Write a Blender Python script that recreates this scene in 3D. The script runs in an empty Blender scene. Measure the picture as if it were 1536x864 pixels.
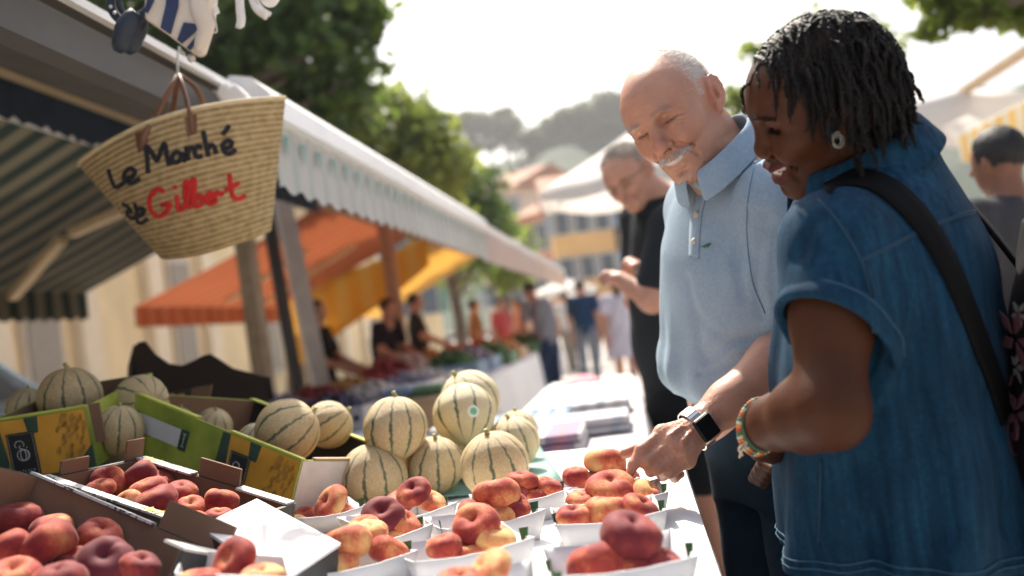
import bpy, math, random
import numpy as np
from mathutils import Vector, Matrix
random.seed(7); RNG = np.random.default_rng(7)
SC = bpy.context.scene
COL = SC.collection
PI = math.pi
# ------------------------------------------------------------------ camera
CAMZ = 1.17; PITCH = math.radians(2.07); ROLL = math.radians(7.5); FPX = 1493.33
_f = np.array([0, math.cos(PITCH), math.sin(PITCH)]); _r0 = np.array([1., 0, 0]); _u0 = np.array([0, -math.sin(PITCH), math.cos(PITCH)])
CR = math.cos(ROLL)*_r0 - math.sin(ROLL)*_u0
CU = math.sin(ROLL)*_r0 + math.cos(ROLL)*_u0
CP = np.array([0, 0, CAMZ])
RC = np.stack([CR, CU, -_f], 1)          # image axes (right, up, to viewer) -> world
def ray(px, py): return _f + (px-768)/FPX*CR + (432-py)/FPX*CU
def P(px, py, d): return CP + d*ray(px, py)
def PZ(px, py, z):
    r = ray(px, py); return CP + (z-CAMZ)/r[2]*r
def DZ(px, py, z): return (z-CAMZ)/ray(px, py)[2]
def V3(*a): return np.array(a, float)
SA = math.radians(6.6)
SR = V3(math.cos(SA), -math.sin(SA), 0); SD = V3(math.sin(SA), math.cos(SA), 0)
def ST(x, y, z): return x*SR + y*SD + V3(0, 0, z)
def unit(v): v = np.asarray(v, float); return v/np.linalg.norm(v)

cam = bpy.data.cameras.new('camera'); camo = bpy.data.objects.new('camera', cam); COL.objects.link(camo)
M = Matrix(((CR[0], CU[0], -_f[0], 0), (CR[1], CU[1], -_f[1], 0), (CR[2], CU[2], -_f[2], CAMZ), (0, 0, 0, 1)))
camo.matrix_world = M
cam.sensor_width = 36; cam.lens = 35; cam.clip_start = .05; cam.clip_end = 3000
cam.dof.use_dof = True; cam.dof.focus_distance = 1.54; cam.dof.aperture_fstop = 2.25
SC.camera = camo
# ------------------------------------------------------------------ objects
def link(name, data, parent=None):
    o = bpy.data.objects.new(name, data); COL.objects.link(o)
    if parent is not None: o.parent = parent
    return o
def tag(o, label=None, cat=None, group=None, kind=None):
    if label: o['label'] = label
    if cat: o['category'] = cat
    if group: o['group'] = group
    if kind: o['kind'] = kind
    return o
def thing(name, label, cat, loc=(0, 0, 0), group=None):
    o = link(name, None); o.location = Vector(loc); o.empty_display_size = .1
    return tag(o, label, cat, group)
def root_loc(o):
    s = np.zeros(3)
    while o is not None:
        s += np.array(o.location); o = o.parent
    return s
class MB:
    def __init__(s): s.v = []; s.f = []; s.n = 0; s.at = []; s.mi = []
    def add(s, V, F, a=None, mi=0):
        V = np.asarray(V, float).reshape(-1, 3)
        s.v.append(V); s.f += [tuple(int(i)+s.n for i in f) for f in F]; s.n += len(V)
        s.at.append(np.zeros(len(V)) if a is None else np.broadcast_to(np.asarray(a, float), (len(V),)))
        s.mi += [mi]*len(F)
        return s
    def box(s, c, size, R=None, mi=0):
        c = np.asarray(c, float); h = np.asarray(size, float)/2
        q = np.array([[x, y, z] for x in (-1, 1) for y in (-1, 1) for z in (-1, 1)])*h
        if R is not None: q = q @ np.asarray(R).T
        return s.add(c+q, [(0, 1, 3, 2), (4, 6, 7, 5), (0, 4, 5, 1), (2, 3, 7, 6), (0, 2, 6, 4), (1, 5, 7, 3)], mi=mi)
    def quad(s, a, b, c, d, at=None, mi=0): return s.add([a, b, c, d], [(0, 1, 2, 3)], at, mi)
    def slab(s, pts, off, mi=0):
        """polygon extruded by the vector off"""
        p = np.asarray(pts, float); n = len(p); q = np.concatenate([p, p+np.asarray(off, float)])
        F = [tuple(range(n))[::-1], tuple(range(n, 2*n))]+[(i, (i+1) % n, n+(i+1) % n, n+i) for i in range(n)]
        return s.add(q, F, mi=mi)
    def tube(s, pts, r, n=8, cap=True, mi=0, flat=1.0, up=None, close=False):
        p = np.asarray(pts, float); m = len(p); r = np.broadcast_to(np.asarray(r, float), (m,))
        if close: t = np.roll(p, -1, 0)-np.roll(p, 1, 0)
        else: t = np.gradient(p, axis=0)
        t /= np.linalg.norm(t, axis=1)[:, None]+1e-12
        u = np.array(up if up is not None else (0.31, .17, .93), float)
        rows = []
        for i in range(m):
            u = u-t[i]*(u@t[i]); nu = np.linalg.norm(u)
            if nu < 1e-6:
                u = np.cross(t[i], (1, 0, 0.3)); nu = np.linalg.norm(u)
            u = u/nu; w = np.cross(t[i], u)
            a = np.arange(n)*2*PI/n
            rows.append(p[i]+r[i]*(np.cos(a)[:, None]*u*flat+np.sin(a)[:, None]*w))
            if up is not None: u = np.array(up, float)
        V = np.concatenate(rows); F = []
        for i in range(m if close else m-1):
            j = (i+1) % m
            for k in range(n): F.append((i*n+k, i*n+(k+1) % n, j*n+(k+1) % n, j*n+k))
        if cap and not close: F += [tuple(range(n))[::-1], tuple(range((m-1)*n, m*n))]
        return s.add(V, F, mi=mi)
    def grid(s, G, at=None, mi=0, thick=None, closeu=False):
        """G[i][j] -> points; one sheet, optional thickness vector"""
        G = np.asarray(G, float); a, b = G.shape[:2]; F = []
        for i in range(a-1 if not closeu else a):
            for j in range(b-1):
                i2 = (i+1) % a
                F.append((i*b+j, i2*b+j, i2*b+j+1, i*b+j+1))
        return s.add(G.reshape(-1, 3), F, None if at is None else np.asarray(at, float).ravel(), mi)
    def lathe(s, prof, c, axis=(0, 0, 1), n=24, mi=0):
        ax = unit(axis); u = np.cross(ax, (0.3, .9, .2)); u /= np.linalg.norm(u); w = np.cross(ax, u); c = np.asarray(c, float)
        a = np.arange(n)*2*PI/n
        V = np.concatenate([c+ax*z+r*(np.cos(a)[:, None]*u+np.sin(a)[:, None]*w) for r, z in prof]); m = len(prof)
        F = [(i*n+k, i*n+(k+1) % n, (i+1)*n+(k+1) % n, (i+1)*n+k) for i in range(m-1) for k in range(n)]
        F += [tuple(range(n))[::-1], tuple(range((m-1)*n, m*n))]
        return s.add(V, F, mi=mi)
    def build(s, name, mat, parent=None, smooth=False, attr=None, loc=None, label=None, bevel=0, solid=0, subd=0):
        V = np.concatenate(s.v)
        off = root_loc(parent) if parent is not None else (np.zeros(3) if loc is None else np.asarray(loc, float))
        me = mesh(name, V-off, s.f, mat, smooth, s.mi)
        if attr:
            me.attributes.new(attr, 'FLOAT', 'POINT').data.foreach_set('value', np.concatenate(s.at).astype(np.float32))
        o = link(name, me, parent)
        if parent is None: o.location = Vector(off)
        if label: o['label'] = label
        if solid:
            m = o.modifiers.new('s', 'SOLIDIFY'); m.thickness = solid; m.offset = 0
        if bevel:
            m = o.modifiers.new('b', 'BEVEL'); m.width = bevel; m.segments = 2; m.limit_method = 'ANGLE'
        if subd:
            m = o.modifiers.new('d', 'SUBSURF'); m.levels = subd; m.render_levels = subd
        return o
def mesh(name, V, F, mat, smooth=False, mi=None):
    me = bpy.data.meshes.new(name)
    V = np.asarray(V, np.float32)
    if isinstance(F, np.ndarray):
        n = len(F); w = F.shape[1]
        me.vertices.add(len(V)); me.vertices.foreach_set('co', V.ravel())
        me.loops.add(n*w); me.loops.foreach_set('vertex_index', F.astype(np.int32).ravel())
        me.polygons.add(n); me.polygons.foreach_set('loop_start', (np.arange(n)*w).astype(np.int32))
        me.update(calc_edges=True); me.validate()
    else:
        me.from_pydata([tuple(map(float, v)) for v in V], [], F); me.update()
    for m in (mat if isinstance(mat, (list, tuple)) else [mat]):
        if m is not None: me.materials.append(m)
    if mi is not None and len(set(mi)) > 1: me.polygons.foreach_set('material_index', np.array(mi, np.int32))
    if smooth: me.polygons.foreach_set('use_smooth', np.ones(len(me.polygons), bool))
    return me
def inst(o, loc, R=None, scale=1.0, label=None, group=None, kids=True):
    c = o.copy(); COL.objects.link(c); place(c, loc, R, scale)
    if label: c['label'] = label
    if group: c['group'] = group
    if kids:
        for ch in o.children:
            d = ch.copy(); COL.objects.link(d); d.parent = c
            for g in ch.children:
                e = g.copy(); COL.objects.link(e); e.parent = d
    return c
def place(o, loc, R=None, scale=1.0):
    o.location = Vector(loc)
    if R is not None:
        o.rotation_mode = 'QUATERNION'; o.rotation_quaternion = Matrix([list(map(float, r)) for r in np.asarray(R)]).to_quaternion()
    o.scale = (scale,)*3 if np.isscalar(scale) else scale
def frame_up(up, fwd=(0, -1, 0)):
    z = unit(up); x = np.cross(fwd, z)
    if np.linalg.norm(x) < 1e-4: x = np.cross((1, 0, 0), z)
    x = unit(x); return np.stack([x, np.cross(z, x), z], 1)
def spline(pts, n):
    """Catmull-Rom through the points"""
    p = np.asarray(pts, float); m = len(p)
    q = np.vstack([2*p[0]-p[1], p, 2*p[-1]-p[-2]]); out = []
    for t in np.linspace(0, m-1-1e-9, n):
        i = int(t); f = t-i; a, b, c, d = q[i:i+4]
        out.append(.5*(2*b+(c-a)*f+(2*a-5*b+4*c-d)*f*f+(3*b-a-3*c+d)*f**3))
    return np.array(out)
def fbm(p, sc=1.0, oct=3, seed=0):
    """cheap smooth noise from warped sines, about -1..1"""
    p = np.asarray(p, float)*sc; r = np.random.default_rng(seed); o = 0; a = 1; tot = 0
    for k in range(oct):
        d = r.normal(size=(4, p.shape[-1])); ph = r.uniform(0, 6.28, 4)
        s = sum(np.sin(p@d[i]*2.2+ph[i]+1.3*np.sin(p@d[(i+1) % 4]*1.7+ph[(i+2) % 4])) for i in range(4))/2.2
        o = o+a*s; tot += a; a *= .5; p = p*2.03
    return o/tot
# ------------------------------------------------------------------ materials
class NT:
    def __init__(s, name):
        s.m = bpy.data.materials.new(name); s.m.use_nodes = True; s.t = s.m.node_tree; s.t.nodes.clear()
        s.out = s.n('ShaderNodeOutputMaterial')
    def n(s, ty, **k):
        x = s.t.nodes.new(ty)
        for a, b in k.items():
            if a.startswith('i_'):
                key = a[2:]; key = int(key) if key.isdigit() else key.replace('_', ' ')
                x.inputs[key].default_value = b
            else: setattr(x, a, b)
        return x
    def l(s, a, b): s.t.links.new(a, b)
    def ramp(s, fac, stops, interp='LINEAR'):
        r = s.n('ShaderNodeValToRGB'); r.color_ramp.interpolation = interp; e = r.color_ramp.elements
        while len(e) < len(stops): e.new(.5)
        for x, (p, c) in zip(e, stops):
            x.position = p; x.color = (*c, 1) if not np.isscalar(c) else (c, c, c, 1)
        s.l(fac, r.inputs[0]); return r.outputs[0]
    def math(s, op, a, b=None, clamp=False):
        x = s.n('ShaderNodeMath', operation=op, use_clamp=clamp)
        for i, v in enumerate((a, b)):
            if v is None: continue
            if np.isscalar(v): x.inputs[i].default_value = v
            else: s.l(v, x.inputs[i])
        return x.outputs[0]
    def mix(s, fac, a, b, mode='MIX'):
        x = s.n('ShaderNodeMix', data_type='RGBA', blend_type=mode)
        for i, v in ((0, fac), (6, a), (7, b)):
            if np.isscalar(v): x.inputs[i].default_value = v
            elif isinstance(v, tuple): x.inputs[i].default_value = (*v, 1)
            else: s.l(v, x.inputs[i])
        return x.outputs[2]
    def noise(s, sc, det=3, co=None, rough=.5, w=None):
        x = s.n('ShaderNodeTexNoise', i_Scale=sc, i_Detail=det, i_Roughness=rough)
        if co is not None: s.l(co, x.inputs['Vector'])
        return x.outputs[0]
    def coord(s, kind='Object'): return s.n('ShaderNodeTexCoord').outputs[kind]
    def attr(s, name): return s.n('ShaderNodeAttribute', attribute_name=name).outputs['Fac']
    def bsdf(s, col, rough=.6, **k):
        b = s.n('ShaderNodeBsdfPrincipled'); b.inputs['Roughness'].default_value = rough if np.isscalar(rough) else .5
        if not np.isscalar(rough): s.l(rough, b.inputs['Roughness'])
        if isinstance(col, tuple): b.inputs['Base Color'].default_value = (*col, 1)
        else: s.l(col, b.inputs['Base Color'])
        for a, v in k.items(): b.inputs[a.replace('_', ' ')].default_value = v
        s.l(b.outputs[0], s.out.inputs[0]); return b
    def bump(s, b, h, st=.3, d=.002):
        x = s.n('ShaderNodeBump', i_Strength=st, i_Distance=d); s.l(h, x.inputs['Height']); s.l(x.outputs[0], b.inputs['Normal']); return x
    def translucent(s, b, col, fac):
        t = s.n('ShaderNodeBsdfTranslucent')
        if isinstance(col, tuple): t.inputs[0].default_value = (*col, 1)
        else: s.l(col, t.inputs[0])
        x = s.n('ShaderNodeMixShader'); x.inputs[0].default_value = fac
        s.l(b.outputs[0], x.inputs[1]); s.l(t.outputs[0], x.inputs[2]); s.l(x.outputs[0], s.out.inputs[0])
def mat(name, col, rough=.6, var=.15, sc=12, bump=.15, bsc=60, d=.002, trans=0, tcol=None, hue=None, **k):
    t = NT(name); co = t.coord()
    c2 = tuple(min(1, c*(1+var)) for c in col); c1 = tuple(c*(1-var) for c in (hue or col))
    c = t.ramp(t.noise(sc, 4, co), [(.3, c1), (.7, c2)])
    b = t.bsdf(c, rough, **k)
    if bump: t.bump(b, t.noise(bsc, 4, co), bump, d)
    if trans: t.translucent(b, tcol or c, trans)
    return t.m
def stripes(name, cols, period, attr='s', rough=.8, trans=.3, bump=.1):
    """striped cloth along a stored length attribute (metres)"""
    t = NT(name); a = t.math('FRACT', t.math('DIVIDE', t.attr(attr), period))
    n = len(cols); st = [(i/n, c) for i, c in enumerate(cols)]
    c = t.ramp(a, st, 'CONSTANT')
    c = t.mix(t.math('MULTIPLY', t.noise(3, 4, t.coord()), .35), c, (.3, .27, .22), 'MULTIPLY')
    b = t.bsdf(c, rough); t.bump(b, t.noise(300, 2, t.coord()), bump, .001)
    if trans: t.translucent(b, c, trans)
    return t.m
# ------------------------------------------------------------------ light
SUN_AZ = math.radians(-9); SUN_EL = math.radians(54)
w = bpy.data.worlds.new('World'); SC.world = w; w.use_nodes = True
nt = w.node_tree; nt.nodes.clear()
sky = nt.nodes.new('ShaderNodeTexSky'); sky.sky_type = 'NISHITA'; sky.sun_disc = False
sky.sun_elevation = SUN_EL; sky.sun_rotation = SUN_AZ; sky.dust_density = 6; sky.air_density = 1.2; sky.ozone_density = .6
bg = nt.nodes.new('ShaderNodeBackground'); bg.inputs[1].default_value = .10
wo = nt.nodes.new('ShaderNodeOutputWorld'); nt.links.new(sky.outputs[0], bg.inputs[0]); nt.links.new(bg.outputs[0], wo.inputs[0])
sl = bpy.data.lights.new('sun', 'SUN'); sl.energy = 4.0; sl.angle = math.radians(1.0); sl.color = (1, .93, .82)
so = link('sun', sl)
sdir = V3(math.sin(SUN_AZ)*math.cos(SUN_EL), math.cos(SUN_AZ)*math.cos(SUN_EL), math.sin(SUN_EL))
so.rotation_mode = 'QUATERNION'; so.rotation_quaternion = Vector(sdir).to_track_quat('Z', 'Y')
SC.view_settings.view_transform = 'Standard'; SC.view_settings.look = 'None'; SC.view_settings.exposure = 1.22; SC.view_settings.gamma = 1
cy = SC.cycles
SC.render.engine = 'CYCLES'
cy.use_denoising = True
cy.use_adaptive_sampling = False
try: cy.denoiser = 'OPENIMAGEDENOISE'
except Exception: pass
cy.max_bounces = 7; cy.diffuse_bounces = 4; cy.glossy_bounces = 3; cy.transmission_bounces = 5; cy.transparent_max_bounces = 12; cy.volume_bounces = 0
cy.caustics_reflective = False; cy.caustics_refractive = False; cy.sample_clamp_indirect = 6; cy.filter_width = 1.4
# ================================================================= SETTING
def structure(o): o['kind'] = 'structure'; return o
gm = NT('paving'); co = gm.coord()
c = gm.ramp(gm.noise(.9, 6, co, .6), [(.3, (.34, .305, .275)), (.72, (.46, .42, .385))])
br = gm.n('ShaderNodeTexBrick', i_Scale=1.6); gm.l(co, br.inputs['Vector']); br.inputs['Color1'].default_value = (1, 1, 1, 1); br.inputs['Color2'].default_value = (.86, .84, .82, 1); br.inputs['Mortar'].default_value = (.5, .47, .44, 1); br.inputs['Mortar Size'].default_value = .012
c = gm.mix(.6, c, br.outputs[0], 'MULTIPLY'); b = gm.bsdf(c, .8); gm.bump(b, gm.noise(40, 4, co), .2, .004)
g = MB().quad((-600, -200, 0), (600, -200, 0), (600, 900, 0), (-600, 900, 0)).build('ground', gm.m); structure(g)

# ---- hill with its wood
hm = NT('hill_wood'); co = hm.coord()
c = hm.ramp(hm.noise(.07, 6, co, .7), [(.35, (.012, .03, .014)), (.6, (.026, .05, .022)), (.8, (.07, .08, .042))])
hm.bsdf(c, .95)
def hill_h(x, y):
    r = ((y-330)/150)**2
    e = 50-.03*x+7*math.sin(x/46+.6)+5*math.sin(x/21+2)
    return e*math.exp(-r*.9)*(1/(1+math.exp(-(y-150)/18)))
n = 150; G = np.zeros((n, 60, 3)); xs = np.linspace(-420, 420, n); ys = np.linspace(130, 560, 60)
for i, x in enumerate(xs):
    for j, y in enumerate(ys):
        h = hill_h(x, y); G[i, j] = ST(x, y, h-1.5+(RNG.normal()*1.3 if h > 6 else 0))
structure(MB().grid(G[:, ::-1]).build('hill', hm.m, smooth=True))

# ---- trees
def leafmat(name, c1, c2, tr=.45, y=(.35, .42, .06)):
    t = NT(name); r = t.n('ShaderNodeNewGeometry').outputs['Random Per Island']
    c = t.ramp(r, [(0, c1), (1, c2)]); b = t.bsdf(c, .55)
    t.translucent(b, t.mix(.6, c, y), tr); return t.m
LEAF = leafmat('leaf_green', (.015, .055, .018), (.075, .14, .028), .42, (.2, .3, .05))
LEAFY = leafmat('leaf_yellow_green', (.05, .105, .022), (.17, .225, .04), .48, (.36, .42, .07))
LEAFD = leafmat('leaf_dark', (.01, .04, .014), (.03, .075, .02), .2)
BARK = mat('bark', (.16, .125, .095), .9, .3, 6, .6, 18, .02)
def leaves(clumps, size, rng, dens):
    """diamond leaves spread through lumpy clumps (centre, radius)"""
    Vs = []
    for (c, r) in clumps:
        c = np.asarray(c, float); m = int(dens*r*r)
        d = rng.normal(size=(m, 3)); d /= np.linalg.norm(d, axis=1)[:, None]
        rad = r*(.45+.6*rng.random(m)**.6)*(1+.28*fbm(d, 2.2, 2, int(abs(c[0]*91+c[2]*37)) % 999))
        p = c+d*rad[:, None]*np.array([1, 1, .8])
        a = rng.normal(size=(m, 3)); a /= np.linalg.norm(a, axis=1)[:, None]
        b = np.cross(a, rng.normal(size=(m, 3))); b /= np.linalg.norm(b, axis=1)[:, None]
        b[:, 2] *= .5
        s = size*(.6+.8*rng.random(m))[:, None]
        Vs.append(np.stack([p-a*s*.5, p+b*s*.42, p+a*s*.62, p-b*s*.42], 1))
    return np.concatenate(Vs).reshape(-1, 3)
def tree(base, height, clumps, label, group, size=.16, dens=900, lm=LEAF, r=.16, seed=1, high=False):
    rng = np.random.default_rng(seed); base = np.asarray(base, float)
    t = thing('tree', label, 'tree', base, group)
    m = MB(); cl = [(np.asarray(c, float), q) for c, q in clumps]
    top = base+V3(0, 0, height)
    pts = spline([base, base+V3(.05, .03, height*.4), base+V3(-.06, .05, height*.72), top], 10)
    m.tube(pts, np.linspace(r, r*.35, 10)*np.array([1.5]+[1]*9), 9)
    for c, q in cl[:26]:
        k = base+V3(0, 0, height*min(.95, max(.35, (c[2]-base[2]-q)/max(height, .1)*.8)))
        if high: k = top
        mid = (k+c)/2+V3(0, 0, -.12*np.linalg.norm(c-k))
        m.tube(spline([k, mid, c], 6), np.linspace(r*.4, r*.1, 6), 6)
    m.build('trunk', BARK, t, True)
    Vl = leaves(cl, size, rng, dens)
    me = mesh('crown', Vl-base, np.arange(len(Vl)).reshape(-1, 4), lm); link('crown', me, t)
    return t
def clumps_box(c, s, n, rr, rng):
    c = np.asarray(c, float); out = []
    for k in range(n):
        d = rng.normal(size=3); d /= np.linalg.norm(d); out.append((c+d*np.asarray(s)*rng.random()**.45, rr*(.65+.7*rng.random())))
    return out
rg = np.random.default_rng(3)
# big plane tree behind the near awnings (its crown fills the top left)
def vis(px, py, d): return P(px, py, d)
cl = [(vis(330, 60, 9), 1.0), (vis(420, 60, 9.4), .9), (vis(470, 20, 9.4), .62), (vis(395, 140, 9), .9), (vis(300, 20, 8.6), 1.), (vis(470, 105, 9.6), .52), (vis(530, 60, 9.6), .34), (vis(480, 165, 9.8), .66), (vis(250, -60, 9), 1.2), (vis(380, -60, 9.2), 1.1),
      (vis(455, -30, 9.3), .7), (vis(550, 26, 9.6), .28), (vis(570, 96, 9.8), .16), (vis(430, 190, 9.6), .8), (vis(120, -20, 8.6), 1.2), (vis(270, 90, 9), .9), (vis(520, 148, 10), .42), (vis(555, 35, 9.6), .2)]
tree(ST(-4.75, 5.4, 0), 5.4, cl, 'big leafy plane tree rising behind the awning with the straw basket', 'trees along the stall row', .14, 930, LEAF, .2, 11)
cl = [(vis(540, 200, 14.5), 1.), (vis(590, 190, 15), .75), (vis(620, 215, 15), .8), (vis(640, 260, 15.5), .8), (vis(560, 235, 14.5), .9), (vis(500, 190, 14), .9), (vis(665, 225, 15.5), .45), (vis(600, 165, 15), .33), (vis(640, 190, 15), .4), (vis(610, 265, 15), .9), (vis(690, 245, 15.8), .34)]
tree(ST(-5.3, 15, 0), 4.2, cl, 'bushy yellow green tree above the striped white valance', 'trees along the stall row', .17, 589, LEAFY, .17, 12)
cl = [(vis(660, 300, 20), 1.2), (vis(700, 285, 20), .8), (vis(690, 330, 20.5), 1.1), (vis(725, 320, 21), .55), (vis(640, 260, 20), 1.), (vis(740, 345, 21), .5), (vis(720, 365, 21), .7)]
tree(ST(-3.6, 20.5, 0), 3.6, cl, 'dark rounded tree past the end of the white valance', 'trees along the stall row', .22, 384, LEAF, .16, 13)
cl = [(vis(740, 370, 28), 1.1), (vis(765, 365, 29), .8), (vis(760, 395, 29), .9), (vis(785, 390, 30), .5), (vis(720, 385, 28), 1.2), (vis(775, 412, 30), .6)]
tree(ST(-3.6, 29, 0), 3, cl, 'pale low tree at the far end of the stall row', 'trees along the stall row', .28, 260, LEAFY, .16, 14)
# tree on the right whose low branch enters the top corner, and the twigs seen between the heads
bp = [P(1640, -60, 5.2), P(1560, -5, 5.1), P(1490, 10, 5.0), P(1430, 28, 5.0), P(1385, 46, 5.0)]
cl = [(vis(1400, 44, 5), .07), (vis(1425, 28, 5), .1), (vis(1450, 10, 5), .12), (vis(1475, 14, 5.05), .13), (vis(1500, 2, 5.1), .14), (vis(1520, 12, 5.1), .1), (vis(1385, 50, 5), .04), (vis(1535, 20, 5.1), .11), (vis(1460, 30, 5), .07), (vis(1440, -10, 5), .14), (vis(1400, -12, 5), .1), (vis(1370, 0, 5), .04),
      (vis(1590, -20, 5.1), .16), (vis(1640, -90, 5.3), .3), (vis(1800, -200, 5.6), 1.)]
tree(ST(6.2, 5.6, 0), 5.0, cl, 'tree at the right with a leafy twig over the canvas roofs', 'trees on the right side', .085, 5200, LEAFY, .13, 15, True)
cl = [(vis(1125, 75, 13), .16), (vis(1140, 95, 13), .1), (vis(1095, 152, 13), .2), (vis(1110, 145, 13), .15), (vis(1200, 130, 13.2), .6), (vis(1260, 90, 13.4), .8), (vis(1230, 170, 13.2), .7)]
tree(ST(3.6, 13.2, 0), 3.6, cl, 'small bright tree glimpsed between the two heads', 'trees on the right side', .13, 1700, LEAFY, .12, 16)
# pines on the crest of the hill
for k, (px, py, d, s, q) in enumerate([(650, 178, 255, 7, 3), (668, 186, 262, 8, 4), (700, 190, 255, 7, 4), (730, 184, 255, 8, 4.2), (752, 172, 258, 10, 2.5), (772, 190, 255, 7, 4), (800, 206, 250, 6, 3.4), (822, 198, 255, 8, 4), (845, 186, 255, 8, 5), (868, 172, 258, 11, 5.5), (900, 166, 258, 12, 5.8), (930, 178, 258, 9, 5), (960, 180, 258, 9, 5)]):
    c0 = P(px, py, d); rr = np.random.default_rng(40+k)
    cc = [(c0+V3(rr.normal()*q*.5, rr.normal()*q*.4, rr.normal()*q*.3), q*(.5+.3*rr.random())) for _ in range(5)]+[(c0-V3(0, 0, s*.6), q*.8)]
    lab = ['spindly dark pine on the hilltop left of centre', 'round dark pine crowning the hilltop behind the heads'][k % 2]
    tree(c0-V3(0, 0, s*1.5), s*1.4, cc, 'dark pine on the wooded crest of the far hill', 'pines on the hill crest', 1.3, 26, LEAFD, .5, 60+k)

# ---- buildings
GLASS = mat('window_glass', (.09, .12, .15), .15, .1, 2, 0, specular_if=.5) if False else mat('window_glass', (.1, .125, .15), .15, .1, 2, 0)
SHUT = {k: mat('shutter_'+k, c, .6, .1) for k, c in dict(grey=(.2, .27, .31), green=(.1, .22, .17), blue=(.27, .35, .43)).items()}
ROOF = mat('roof_tiles', (.32, .17, .11), .85, .25, .8, .5, 3, .05)
TRIM = mat('stone_trim', (.6, .53, .43), .8, .08, 3)
def building(a, b, h, depth, wall, floors, bays, shut, label, win=(1.0, 1.7), first=1.2, roof=True):
    """front from a to b (ground points, left to right as seen), built away from the viewer"""
    a = np.asarray(a, float); b = np.asarray(b, float); ex = unit(b-a); L = np.linalg.norm(b-a); ey = np.cross((0, 0, 1), ex); ez = V3(0, 0, 1)
    t = thing('building', label, 'building', (a+b)/2)
    R = np.stack([ex, ey, ez], 1)
    m = MB().box((a+b)/2+ey*depth/2+ez*h/2, (L, depth, h), R); m.build('wall', wall, t)
    if roof:
        q = [a-ex*.4-ey*.5, b+ex*.4-ey*.5, b+ex*.4+ey*(depth+.5), a-ex*.4+ey*(depth+.5)]
        q = [x+ez*(h+.003) for x in q]; r1 = (q[0]+q[3])/2+ez*depth*.22; r2 = (q[1]+q[2])/2+ez*depth*.22
        rm = MB().add(q+[r1, r2], [(0, 1, 5, 4), (2, 3, 4, 5), (1, 2, 5), (3, 0, 4), (3, 2, 1, 0)]); rm.build('roof', ROOF, t)
    fh = (h-first)/floors
    for i in range(floors):
        for j in range(bays):
            c = a+ex*L*(j+.5)/bays+ez*(first+fh*(i+.5))-ey*.004
            f = MB().box(c-ey*.05, (win[0]+.24, .1, win[1]+.24), R).build('window', TRIM, t)
            MB().box(c-ey*.115, (win[0], .03, win[1]), R).build('pane', GLASS, f)
            for s in (-1, 1): MB().box(c+ex*s*(win[0]*.78+.13)-ey*.06, (win[0]*.5, .06, win[1]), R).build('shutter', shut, f)
    return t
wy = mat('render_orange', (.74, .47, .2), .9, .1, .6); wr = mat('render_pink', (.5, .27, .2), .9, .1, .6); wb = mat('render_beige', (.6, .5, .4), .9, .1, .6); wc = mat('render_cream', (.84, .67, .41), .9, .1, 1.2); ww = mat('render_white', (.7, .66, .6), .9, .08, .7)
def gp(px, d): q = P(px, 455, d); q[2] = 0; return q
building(gp(843, 60), gp(935, 60), 8.2, 10, wy, 2, 3, SHUT['blue'], 'orange fronted house with blue grey shutters closing the street', (.75, 1.3), 2.6)
building(gp(790, 66), gp(842, 63), 8.0, 10, wr, 2, 2, SHUT['grey'], 'narrow dull pink house beside the orange one', (1., 1.7), 2)
building(gp(730, 85), gp(792, 82), 12.4, 10, wb, 3, 3, SHUT['grey'], 'tall pale beige house at the foot of the hill', (1.1, 1.8), 2)
building(gp(936, 66), gp(1110, 58), 9, 10, ww, 2, 5, SHUT['green'], 'whitewashed house right of the orange one', (1.1, 1.8), 2)
building(gp(470, 44), gp(660, 50), 6.5, 9, wc, 2, 5, SHUT['green'], 'pale house seen under the yellow awning', (1.1, 1.8), 2)

# ---- long yellow building on the left, with pilasters, string course and tall windows
t = thing('arcade_building', 'long cream yellow building with pale pilasters behind the left stalls', 'building', ST(-8.4, 14, 0))
A0 = ST(-8.6, 2, 0); A1 = ST(-8.6, 34, 0); ex = SD; ey = -SR
R = np.stack([ex, -ey*0+np.cross((0, 0, 1), ex), V3(0, 0, 1)], 1)
MB().box((A0+A1)/2+ey*3+V3(0, 0, 3.4), (32, 6, 6.8), R).build('wall', wc, t)
nin = -ey
for k in range(14):
    c = A0+ex*(1.1+2.35*k)
    m = MB().box(c+nin*.09+V3(0, 0, 2.9), (.55, .18, 5.8), R).box(c+nin*.12+V3(0, 0, .35), (.7, .24, .7), R).box(c+nin*.13+V3(0, 0, 5.6), (.75, .26, .25), R)
    m.build('pilaster', mat('pilaster_stone', (.82, .70, .52), .85, .06, 2) if k == 0 else bpy.data.materials['pilaster_stone'], t, bevel=.02)
    cw = c+ex*1.17
    if k % 2 == 0:
        f = MB().box(cw+nin*.04+V3(0, 0, 2.0), (1.0, .08, 2.6), R).build('window', TRIM, t)
        MB().box(cw+nin*.095+V3(0, 0, 2.0), (.78, .03, 2.35), R).build('pane', mat('shutter_taupe', (.34, .3, .25), .7, .1) if k == 0 else bpy.data.materials['shutter_taupe'], f)
MB().box((A0+A1)/2+nin*.16+V3(0, 0, 6.35), (32, .32, .5), R).build('cornice', TRIM, t)

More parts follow.
